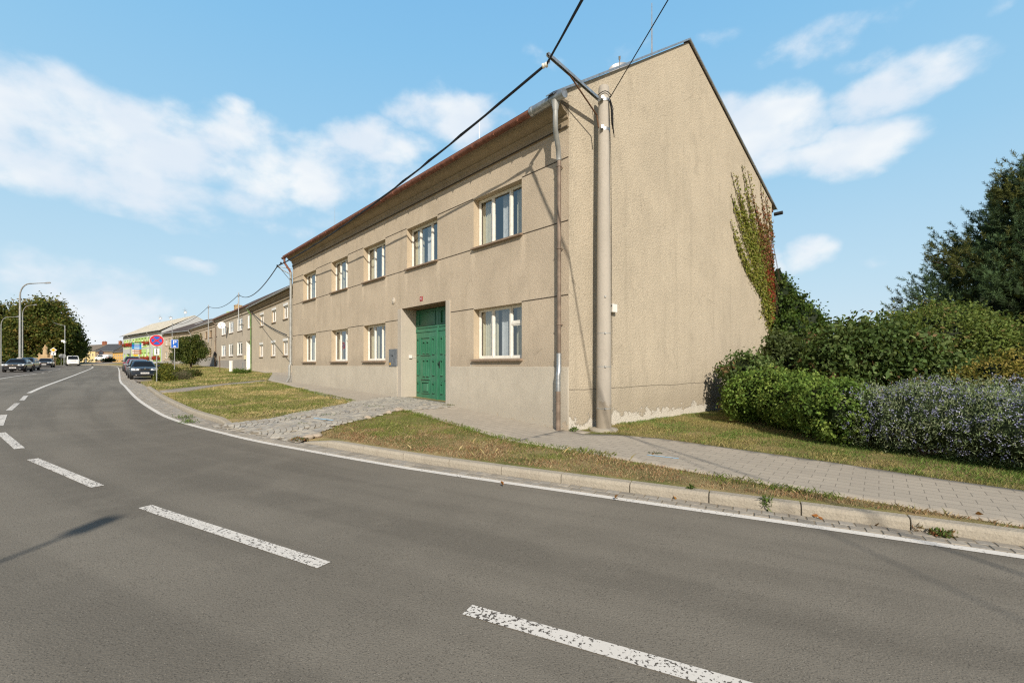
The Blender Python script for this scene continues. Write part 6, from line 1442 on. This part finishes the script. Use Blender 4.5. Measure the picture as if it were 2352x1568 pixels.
px_shrub('low_shrub', 'bright green weed clump on the bank beside the white marker post', 'plant', [(548, 853.5, 14, 3.2), (566, 854, 10, 2.6)], 41, 2600, .13, .03, [(.10, .17, .03), (.13, .2, .04)], spread=.1, flat=0, droop=-1, core_s=0, stems=0)
# ---- garden on the right
def W3(px, py, Y): return tuple(at(px, py, Y))
YG = [(.125, .215, .04), (.18, .27, .055), (.23, .31, .07), (.09, .16, .032)]
hb = []
for px, py, Y, r, rz in ((1745, 915, 12.4, .85, .78), (1700, 925, 12.6, .55, .66), (1800, 925, 11.6, .85, .72), (1850, 938, 10.8, .82, .68), (1895, 950, 10.0, .78, .64), (1930, 957, 9.5, .62, .58)):
    p = at(px, py, Y); g0 = gz(p.x, p.y); top = p.z + rz; cz = (top + g0) / 2 + .05; hb.append((p.x + .15, p.y, cz, r, r, (top - g0) / 2))
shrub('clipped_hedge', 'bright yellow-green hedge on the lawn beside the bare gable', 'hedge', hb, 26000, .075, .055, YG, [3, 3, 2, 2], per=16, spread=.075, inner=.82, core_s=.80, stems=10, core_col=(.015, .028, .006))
# blue-flowering shrub
cb = []
for px, py, Y, r, rz in ((1985, 960, 9.2, .62, .60), (2040, 965, 8.9, .72, .62), (2110, 968, 8.5, .78, .64), (2190, 975, 8.1, .78, .63), (2270, 985, 7.7, .74, .62), (2350, 995, 7.3, .72, .60), (2430, 1000, 7.0, .7, .6), (2130, 950, 9.6, .8, .7), (2280, 955, 8.9, .8, .7)):
    p = at(px, py, Y); g0 = gz(p.x, p.y); top = p.z + rz; cb.append((p.x + .12, p.y, (top + g0) / 2 + .03, r, r, (top - g0) / 2))
t = thing('flowering_shrub', 'low shrub covered in small lavender-blue flowers at the right of the hedge', 'shrub')
P, C, out = crown(cb, 30000, 14, .085, .80, [(.22, .29, .14), (.27, .34, .18), (.16, .22, .10), (.33, .37, .22)], None, ground=True)
V = leaves(P, rng.uniform(.04, .075, len(P)), rng.uniform(.010, .02, len(P)), C, tilt=out * .8, droop=-.9); v2, c2 = core(cb, .80, (.03, .045, .02)); quads_mesh('foliage', np.concatenate([V, v2]), np.concatenate([C, c2]), 'leaf', t)
B_ = np.array(cb); nf = 1250; bi = rng.integers(0, len(cb), nf); d = unit(rng.normal(size=(nf, 3)) + np.array([-.2, -.5, .35])); cpos = B_[bi, :3] + d * B_[bi, 3:] * rng.uniform(.96, 1.12, (nf, 1))
ki = np.repeat(np.arange(nf), 9); P = cpos[ki] + rng.normal(size=(len(ki), 3)) * np.array([.018, .018, .026]); C = palette(nf, [(.30, .31, .50), (.37, .38, .57), (.26, .27, .44), (.43, .44, .60)], jit=.15)[ki]
ok = P[:, 2] > ground_z(P[:, 0], P[:, 1]) + .12; P, C = P[ok], C[ok]; quads_mesh('flowers', leaves(P, rng.uniform(.016, .03, len(P)), rng.uniform(.014, .024, len(P)), C), C, 'petal', t)
branchy(t, (cb[2][0], cb[2][1], gz(cb[2][0], cb[2][1])), [(b[0], b[1], b[2]) for b in cb[:7]], .02)
# taller shrubs behind
DK = [(.075, .125, .035), (.10, .165, .05), (.14, .19, .065), (.17, .11, .055), (.06, .10, .028)]
def blob(px, py, Y, r, rz): p = at(px, py, Y); return (p.x, p.y, p.z, r, r, rz)
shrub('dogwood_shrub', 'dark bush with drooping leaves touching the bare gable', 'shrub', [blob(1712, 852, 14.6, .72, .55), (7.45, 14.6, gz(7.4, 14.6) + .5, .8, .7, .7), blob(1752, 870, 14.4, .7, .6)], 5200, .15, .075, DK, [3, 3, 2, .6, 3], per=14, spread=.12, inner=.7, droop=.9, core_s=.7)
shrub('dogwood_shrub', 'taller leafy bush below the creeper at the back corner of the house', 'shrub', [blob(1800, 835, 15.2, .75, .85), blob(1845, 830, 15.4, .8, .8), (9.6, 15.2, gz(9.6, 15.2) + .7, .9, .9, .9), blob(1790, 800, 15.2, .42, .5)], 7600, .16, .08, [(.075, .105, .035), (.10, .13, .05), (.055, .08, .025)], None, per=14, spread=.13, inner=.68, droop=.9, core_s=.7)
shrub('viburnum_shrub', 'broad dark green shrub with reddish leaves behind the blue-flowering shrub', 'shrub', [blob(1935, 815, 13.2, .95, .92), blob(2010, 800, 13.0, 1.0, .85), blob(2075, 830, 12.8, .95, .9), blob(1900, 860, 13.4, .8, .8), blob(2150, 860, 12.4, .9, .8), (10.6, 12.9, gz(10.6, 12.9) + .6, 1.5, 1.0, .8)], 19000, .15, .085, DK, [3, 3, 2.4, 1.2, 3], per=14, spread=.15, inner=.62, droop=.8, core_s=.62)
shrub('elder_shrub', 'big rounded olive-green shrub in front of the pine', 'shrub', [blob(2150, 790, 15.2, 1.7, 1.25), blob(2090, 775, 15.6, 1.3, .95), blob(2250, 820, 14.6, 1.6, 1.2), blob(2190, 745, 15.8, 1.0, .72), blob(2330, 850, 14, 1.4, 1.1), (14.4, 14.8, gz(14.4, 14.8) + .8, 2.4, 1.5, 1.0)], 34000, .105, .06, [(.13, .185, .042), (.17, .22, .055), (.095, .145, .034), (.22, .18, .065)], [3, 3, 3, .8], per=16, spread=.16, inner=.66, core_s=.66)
shrub('spirea_shrub', 'yellowing shrub at the right picture edge behind the blue flowers', 'shrub', [blob(2300, 880, 10.8, .8, .65), blob(2365, 870, 10.6, .8, .7), blob(2240, 895, 11, .6, .5), blob(2420, 880, 10.4, .8, .7)], 9000, .09, .035, [(.27, .23, .05), (.20, .20, .045), (.33, .26, .07), (.14, .16, .036)], None, per=14, spread=.11, inner=.7, core_s=.72, droop=.3)
for px, py, Y in ((1945, 752, 16), (1965, 745, 16.2), (1990, 748, 16)):
    pass
# ---- pine
def pine(label, base, H, r_base, n_tuft):
    t = thing('pine_tree', label, 'tree'); x, y, z = base; m = MB(); m.tube([(x, y, z - .3), (x, y, z + H * .5), (x + .1, y, z + H * .97)], [.34, .22, .04], 10); tr = m.build('trunk', 'bark', t, smooth=True)
    Vs, Cs = [], []; nb = 150; dark = []
    for i in range(nb):
        u = (i + .5) / nb; hz = 1.0 + (H - 1.3) * u; a = i * 2.399 + random.uniform(-.3, .3)
        rr = r_base * (1 - u) ** .72 * random.uniform(.78, 1.06) * (1.0 if u > .15 else .8 + u); up = .10 + .35 * u + random.uniform(-.05, .15)
        d = Vector((math.cos(a), math.sin(a), up)).normalized(); s0 = Vector((x, y, z + hz)); e = s0 + d * rr
        if (a % 1.7) < 1.2: m = MB(); m.tube([s0, s0.lerp(e, .5) - Vector((0, 0, .12)), e], [.07, .045, .015], 5); m.build('limb', 'bark', tr)
        k = max(6, int(n_tuft / nb * (.35 + rr / r_base * 1.1)))
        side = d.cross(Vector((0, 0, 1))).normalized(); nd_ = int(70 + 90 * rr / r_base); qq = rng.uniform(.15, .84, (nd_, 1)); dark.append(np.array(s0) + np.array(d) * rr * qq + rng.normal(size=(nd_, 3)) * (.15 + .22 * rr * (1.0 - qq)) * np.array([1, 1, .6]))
        shade = random.uniform(.75, 1.3); yel = random.random() < .25
        for j in range(k):
            q = random.uniform(.28, 1.03) ** .6; w_ = (1.05 - q) * .34 * rr + .26
            p = s0 + d * rr * q + side * random.gauss(0, w_) + Vector((0, 0, random.gauss(.05, .20 + .05 * rr)))
            td = (d * .6 + side * random.gauss(0, .45) + Vector((0, 0, random.uniform(.25, 1.0)))).normalized(); L = random.uniform(.28, .50); nn = 44
            tt = rng.uniform(0, 1, nn)[:, None]; td_ = np.array(td); rad = unit(rng.normal(size=(nn, 3)) - td_ * .0); rad = unit(rad - (rad @ td_)[:, None] * td_)
            b0 = np.array(p) + td_ * tt * L; nd = unit(rad * 1.0 + td_ * (.35 + tt * .8)); ln = rng.uniform(.10, .16, (nn, 1)); sd_ = unit(np.cross(nd, rng.normal(size=(nn, 3)))) * .0105
            Vs.append(np.stack([b0 - sd_, b0 + sd_, b0 + nd * ln + sd_ * .4, b0 + nd * ln - sd_ * .4], 1))
            c = np.array((.062, .105, .045) if not yel else (.115, .125, .034)) * shade * random.uniform(.8, 1.25); Cs.append(np.tile(c, (nn, 1)))
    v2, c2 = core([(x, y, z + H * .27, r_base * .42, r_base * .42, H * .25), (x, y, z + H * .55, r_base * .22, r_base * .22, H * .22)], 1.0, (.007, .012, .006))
    Pd = np.concatenate([np.array(q_) for q_ in dark]); Cd = palette(len(Pd), [(.016, .028, .012), (.022, .038, .015), (.012, .02, .009)]); Vs.append(leaves(Pd, rng.uniform(.30, .55, len(Pd)), rng.uniform(.10, .22, len(Pd)), Cd)); Cs.append(Cd)  # inner cards coloured almost black for the crown's inner shade
    quads_mesh('crown', np.concatenate(Vs + [v2]), np.concatenate(Cs + [c2]), 'needle', t); return t
pb = at(2470, 838, 20.5); pine('large dark green pine tree rising at the right picture edge', (pb.x, pb.y, gz(pb.x, pb.y)), 11.7, 7.9, 10500)
# ---- creeper on the gable: strands fanning up the wall, red along the outer edge
t = thing('creeper', 'self-clinging creeper fanning up the bare gable, green to crimson, bushy at the back corner', 'creeper')
def bez(a, b, c, n): u = np.linspace(0, 1, n)[:, None]; a, b, c = map(np.array, (a, b, c)); return (1 - u) ** 2 * a + 2 * u * (1 - u) * b + u * u * c
strands = []
tops = [(1678, 395, 4), (1690, 402, 5), (1703, 378, 5), (1716, 392, 5), (1681, 455, 6), (1676, 508, 7), (1683, 540, 7), (1693, 575, 6), (1700, 470, 8), (1716, 450, 8), (1732, 470, 8), (1757, 452, 4), (1765, 500, 5), (1745, 520, 9), (1764, 560, 7)]
for k in range(26):
    yy = random.uniform(400, 640); xl = 1672 + max(0, yy - 500) * .42 + abs(yy - 470) * .08; tops.append((random.uniform(xl, 1766), yy, random.uniform(3.5, 7)))
for (tx, ty, wd) in tops:
    e = (random.uniform(1768, 1812), random.uniform(690, 780)); f_ = (tx - 1672) / 100
    mx = tx + (e[0] - tx) * random.uniform(.34, .50); my = ty + (e[1] - ty) * random.uniform(.52, .62)
    strands.append((bez((tx, ty), (mx, my), e, 150), wd))
L2 = bez((1742, 712), (1765, 725), (1788, 765), 60); strands.append((L2, 4)); strands.append((bez((1752, 690), (1770, 715), (1790, 760), 50), 3))
Pl, Cl = [], []
mstem = MB()
for P_, wd in strands:
    pts3 = []
    for i, (px, py) in enumerate(P_):
        u = i / len(P_); nl = int(.6 + random.random() + 4.6 * min(1, u * 1.6) * (1 - .3 * max(0, u - .6) / .4)); sp = wd * (.12 + .75 * min(1, u * 1.3)) * (1 - .3 * max(0, u - .75) / .25)
        if i % 16 == 0: q, k = gp(px, py, .02); pts3.append(q)
        for _ in range(nl):
            qx, qy = px + random.gauss(0, sp * .9), py + random.gauss(0, 2.5); q, k = gp(qx, qy, random.uniform(.02, .10))
            if k > HD: continue
            redness = np.clip((qx - (1692 + (qy - 400) * .19)) / 24, -1, 1.6) + random.gauss(0, .25); red = redness > .78 and 440 < qy < 745 and random.random() < .88
            if red and qy < 620: col = random.choice([(.20, .10, .05), (.17, .12, .04), (.24, .08, .05)])
            elif red: col = random.choice([(.30, .025, .025), (.24, .02, .02), (.26, .06, .03), (.16, .1, .03)])
            else: col = random.choice([(.22, .25, .045), (.16, .20, .035), (.27, .26, .05), (.19, .17, .055)])
            Pl.append(q); Cl.append(np.array(col) * random.uniform(.75, 1.25))
    if len(pts3) > 2: mstem.tube(pts3, .008, 4)
mstem_o = mstem.build('stem', 'twig', t)
Pl = np.array([tuple(p) for p in Pl]); Cl = np.array(Cl); nrm = -np.array(FR.ex)[None, :]
V1 = leaves(Pl, rng.uniform(.06, .125, len(Pl)), rng.uniform(.05, .10, len(Pl)), Cl, tilt=np.tile(nrm * 2.2, (len(Pl), 1)), droop=.9)
quads_mesh('wall_foliage', V1, Cl, 'leaf', t)
ib = [blob(1796, 700, 20.3, .5, 1.3), blob(1815, 722, 20.2, .75, 1.15), blob(1845, 755, 19.8, .9, 1.2), blob(1787, 648, 20.4, .26, .7), (12.4, 19.6, gz(12.4, 19.6) + 1.1, 1.3, 1.0, 1.6), blob(1862, 775, 19.6, .7, .9), blob(1815, 775, 19.0, .7, 1.0)]
P, C, out = crown(ib, 13000, 16, .12, .8, [(.05, .10, .018), (.075, .13, .024), (.04, .075, .015), (.10, .14, .03)], None, ground=True)
sel = (P[:, 0] - P0[0]) / B[0]; V = leaves(P, rng.uniform(.08, .14, len(P)), rng.uniform(.07, .11, len(P)), C, tilt=out * .9, droop=.8); v2, c2 = core(ib, .82, (.012, .025, .006)); quads_mesh('corner_foliage', np.concatenate([V, v2]), np.concatenate([C, c2]), 'leaf', t)
# ---- weeds in the kerb joints and paving, fallen leaves
def weed(label, px, py, n, L, W, cols, h, spread, droop=-.6, group='weeds along the kerb', lift=.0):
    x, y = g(px, py); z = gz(x, y) + lift; P = np.array([(x + max(-1.5, min(1.5, random.gauss(0, 1))) * spread, y + max(-1.5, min(1.5, random.gauss(0, 1))) * spread * .7, z + random.uniform(0, h)) for _ in range(n)]); C = palette(n, cols, jit=.25)
    o = quads_mesh('weed', leaves(P, rng.uniform(.6, 1.2, n) * L, rng.uniform(.7, 1.2, n) * W, C, droop=droop), C, 'leaf'); tag(o, label, 'weed', group)
WG = [(.10, .16, .04), (.13, .19, .05), (.08, .12, .03)]; WB = [(.22, .13, .06), (.16, .12, .05), (.12, .14, .05), (.28, .12, .06)]
weed('leafy green weed growing over the kerb face, tallest one right of centre', 1762, 1172, 60, .10, .018, WG, .12, .035, -.8)
weed('brownish spreading weed heap in the gutter near the right edge', 2165, 1232, 260, .045, .022, WB + WG, .05, .06)
weed('small green weed at a kerb joint below the pavement bend', 1586, 1130, 40, .07, .02, WG, .05, .018)
weed('dry wispy weed in the gutter left of the big weed heap', 2110, 1222, 40, .07, .01, WB, .05, .03)
weed('green grass tuft sprouting above the drain grate', 424, 962, 90, .12, .014, WG, .04, .14, -1.2)
weed('green grass tuft sprouting below the drain grate', 436, 972, 90, .12, .014, WG, .04, .12, -1.2)
weed('green weed at the foot of the corner downpipe', 1318, 992, 50, .08, .03, WG, .10, .06)
weed('green leafy weed at the foot of the gable right of the pole', 1470, 958, 60, .09, .03, WG, .16, .05)
weed('mossy weed patch beside the gate threshold', 1030, 932, 120, .06, .02, [(.12, .13, .03), (.16, .15, .04)], .03, .16)
weed('low green weeds in the cobbles near the kerb', 755, 955, 80, .05, .02, WG, .02, .12); weed('low green weed streak in the cobbles below the gate', 860, 934, 110, .05, .02, WG, .02, .22); weed('low weeds at the cobble edge beside the grass patch', 675, 962, 80, .05, .02, WG, .02, .14); weed('small weed in the middle of the cobbled driveway', 700, 975, 50, .05, .02, WG, .02, .09); weed('dark low weeds on the right-hand pavement', 1505, 1043, 60, .05, .015, [(.05, .07, .03), (.08, .1, .04)], .012, .07)
weed('reddish dry weed heap at the lowered kerb end', 690, 1010, 120, .05, .03, WB, .03, .1)
for i, (px, py, lab) in enumerate(((1155, 1119, 'orange fallen leaf in the gutter below the middle of the kerb'), (1410, 1150, 'brown fallen leaf on the gutter setts right of the pole'), (1547, 1146, 'orange fallen leaf lying near the kerb joint'), (1880, 1192, 'yellow fallen leaf in the gutter'), (2020, 1205, 'brown fallen leaf in the gutter before the weed heap'), (1500, 1045, 'brown fallen leaf on the pavement by the blue line'), (2240, 1185, 'orange fallen leaf on the dry grass strip at right'), (1240, 1065, 'pale brown fallen leaf on the grass strip below the pole'))):
    x, y = g(px, py); z = gz(x, y) + .03; c = [(.35, .14, .04), (.25, .12, .05), (.4, .2, .05)][i % 3]; P = np.array([(x, y, z), (x + .01, y + .01, z)]); C = np.array([c, c]); o = quads_mesh('fallen_leaf', leaves(P, .07, .05, C, flat=2.0, droop=.1), C, 'leaf'); tag(o, lab, 'leaf', 'fallen leaves')
# ================================================================== FINISH
def finalize():
    for o in [o for o in scene.objects if o.parent is None and o.get('kind') != 'structure' and o.type in ('EMPTY', 'MESH')]:
        if o.location.length > 1e-6: continue
        objs = [c for c in [o] + list(o.children_recursive) if c.type == 'MESH']
        pts = []
        for c in objs:
            if not len(c.data.vertices): continue
            co = np.empty(len(c.data.vertices) * 3, np.float32); c.data.vertices.foreach_get('co', co); co = co.reshape(-1, 3)
            pts.append((co.min(0), co.max(0)))
        if not pts: continue
        mn = np.min([p[0] for p in pts], 0); mx = np.max([p[1] for p in pts], 0)
        loc = Vector((float(mn[0] + mx[0]) / 2, float(mn[1] + mx[1]) / 2, float(mn[2])))
        done = set()
        for c in objs:
            if c.data.name in done: continue
            done.add(c.data.name); c.data.transform(Matrix.Translation(-loc)); c.data.update()
        o.location = loc
finalize()

# ---- camera
cam = bpy.data.cameras.new('camera'); co = bpy.data.objects.new('camera', cam); COL.objects.link(co)
co.location = (0, 0, EY); co.rotation_euler = (R(90), 0, 0)
cam.lens = 36 * F / 2352; cam.sensor_width = 36; cam.sensor_fit = 'HORIZONTAL'
cam.shift_y = (HY - 784) / 2352; cam.clip_end = 3000; cam.clip_start = .05
scene.camera = co

# ---- light
SUN = Vector((.125, -.985, .0)).normalized(); EL = R(32)
sd = Vector((SUN.x * math.cos(EL), SUN.y * math.cos(EL), math.sin(EL)))
su = bpy.data.lights.new('sun', 'SUN'); so = bpy.data.objects.new('sun', su); COL.objects.link(so)
so.rotation_euler = (-sd).to_track_quat('-Z', 'Y').to_euler(); su.energy = 5.0; su.angle = R(.53); su.color = (1, .905, .775)
so.location = sd * 50

w = bpy.data.worlds.new('World'); scene.world = w; w.use_nodes = True
class WT(NT):
    def __init__(s, wd): s.t = wd.node_tree; s.n = s.t.nodes; s.l = s.t.links
t = WT(w); bg = [n for n in t.n if n.type == 'BACKGROUND'][0]
sky = t.new('ShaderNodeTexSky', sky_type='NISHITA'); sky.sun_disc = False
sky.sun_elevation = EL; sky.sun_rotation = math.atan2(SUN.x, SUN.y); sky.altitude = 200
sky.air_density = 1.0; sky.dust_density = .6; sky.ozone_density = 1.6
tc = t.new('ShaderNodeTexCoord').outputs['Generated']
x, y, z = t.sep(tc)[:3]
az = t.math('ARCTAN2', x, y); el = t.math('ARCSINE', z)
wn = t.noise(t.scale(tc, (1, 1, 1.5)), 5.5, 2, .6)
wx = t.math('MULTIPLY', t.math('SUBTRACT', wn, .5), .085); wn2 = t.noise(t.scale(tc, (1, 1, 1.6)), 9, 2, .55)
wy = t.math('MULTIPLY', t.math('SUBTRACT', wn2, .5), .05)
azd = t.math('ADD', az, wx); eld = t.math('ADD', el, wy)
def px2(px, py):
    d = Vector(((px - CX) / F, 1, (HY - py) / F)).normalized(); return math.atan2(d.x, d.y), math.asin(d.z)
# (column, row, half width, half height, weight, bank) of the clouds surveyed in the sky
CL = [(230, 300, 430, 135, .95), (60, 330, 330, 130, .75), (480, 350, 330, 130, .9), (300, 420, 600, 80, .7), (760, 400, 330, 100, .85), (860, 330, 150, 70, .85), (1030, 262, 165, 85, 1.1), (520, 240, 60, 35, .6), (1160, 330, 140, 60, .5),
      (2075, 195, 200, 78, .95), (2000, 150, 110, 45, .6), (1900, 95, 210, 60, .38), (1960, 345, 200, 72, .95), (1740, 310, 170, 120, .95), (1830, 370, 220, 55, .9), (1660, 260, 80, 60, .7), (1862, 585, 95, 52, .85), (1800, 600, 80, 40, .5),
      (2080, 25, 130, 35, .4), (1880, 95, 190, 50, .35), (2300, 20, 90, 30, .3), (540, 522, 190, 45, .62), (200, 660, 330, 90, .75), (150, 740, 420, 70, .8), (430, 470, 320, 55, .55),
      (1640, 90, 80, 35, .28), (1420, 125, 90, 40, .5), (1260, 135, 70, 35, .25), (2020, 608, 70, 18, .45), (2190, 560, 60, 25, .3), (420, 600, 100, 25, .4), (10, 285, 60, 60, .6), (140, 602, 40, 8, .6)]
tot = None
for px, py, hw, hh, am in CL:
    a0, e0 = px2(px, py); a1, _ = px2(px + hw, py); a2, _ = px2(px - hw, py); _, e1 = px2(px, py - hh); _, e2 = px2(px, py + hh)
    ra = (a1 - a2) / 2; re = (e1 - e2) / 2
    u = t.math('MULTIPLY', t.math('SUBTRACT', azd, a0), 1 / ra); v = t.math('MULTIPLY', t.math('SUBTRACT', eld, e0), 1 / re)
    q = t.math('SUBTRACT', 1.15, t.math('ADD', t.math('MULTIPLY', u, u), t.math('MULTIPLY', v, v)), clamp=True)
    q = t.math('MULTIPLY', q, am)
    tot = q if tot is None else t.math('MAXIMUM', tot, q)
fb = t.noise(t.scale(tc, (1, 1, 1.45)), 9, 7, .55, .1)
dens = t.math('ADD', tot, t.math('MULTIPLY', t.math('SUBTRACT', fb, .5), 2.3))
cm = t.ss(dens, .17, 1.05); cm = t.math('MULTIPLY', cm, t.ss(tot, .0, .22))
shade = t.ss(t.noise(t.scale(tc, (1, 1, 2.0)), 6, 3, .55), .35, .72)
# sunlit tops against slightly bluer bases
ccol = t.mix(shade, (6.2, 6.7, 7.3), (7.7, 7.75, 7.7))
# summer haze: paler towards the horizon
hz = t.new('ShaderNodeValToRGB'); t.link(t.math('DIVIDE', el, .75), hz.inputs[0]); cr = hz.color_ramp
cr.elements[0].position = 0; cr.elements[0].color = (.63, .76, .86, 1); cr.elements[1].position = 1; cr.elements[1].color = (.20, .50, .84, 1)
for ps_, c_ in ((.22, (.50, .72, .87)), (.5, (.34, .63, .87)), (.78, (.25, .56, .86))): e_ = cr.elements.new(ps_); e_.color = c_ + (1,)
veil = t.mix(1.0, hz.outputs[0], (8.3, 8.3, 8.3), 'MULTIPLY')
# pale veil kept to the low front sky, so the sky adds less fill light
front = t.math('MULTIPLY', t.ss(y, -.25, .25), t.ss(el, 1.02, .68))
skyc = t.mix(t.math('MULTIPLY', front, .86), t.mix(1.0, sky.outputs[0], (.82, .70, .62), 'MULTIPLY'), veil)
fin = t.mix(t.math('MULTIPLY', t.math('MULTIPLY', cm, front), .88), skyc, ccol)
t.link(fin, bg.inputs[0]); bg.inputs[1].default_value = .13
w.cycles.sampling_method = 'MANUAL'; w.cycles.sample_map_resolution = 256
scene.view_settings.view_transform = 'Standard'; scene.view_settings.look = 'None'; scene.view_settings.exposure = 0
scene.render.engine = 'CYCLES'; scene.cycles.max_bounces = 6; scene.cycles.transparent_max_bounces = 10
scene.cycles.use_denoising = False; scene.cycles.filter_width = 1.25; scene.cycles.sample_clamp_indirect = 4; scene.cycles.use_adaptive_sampling = False
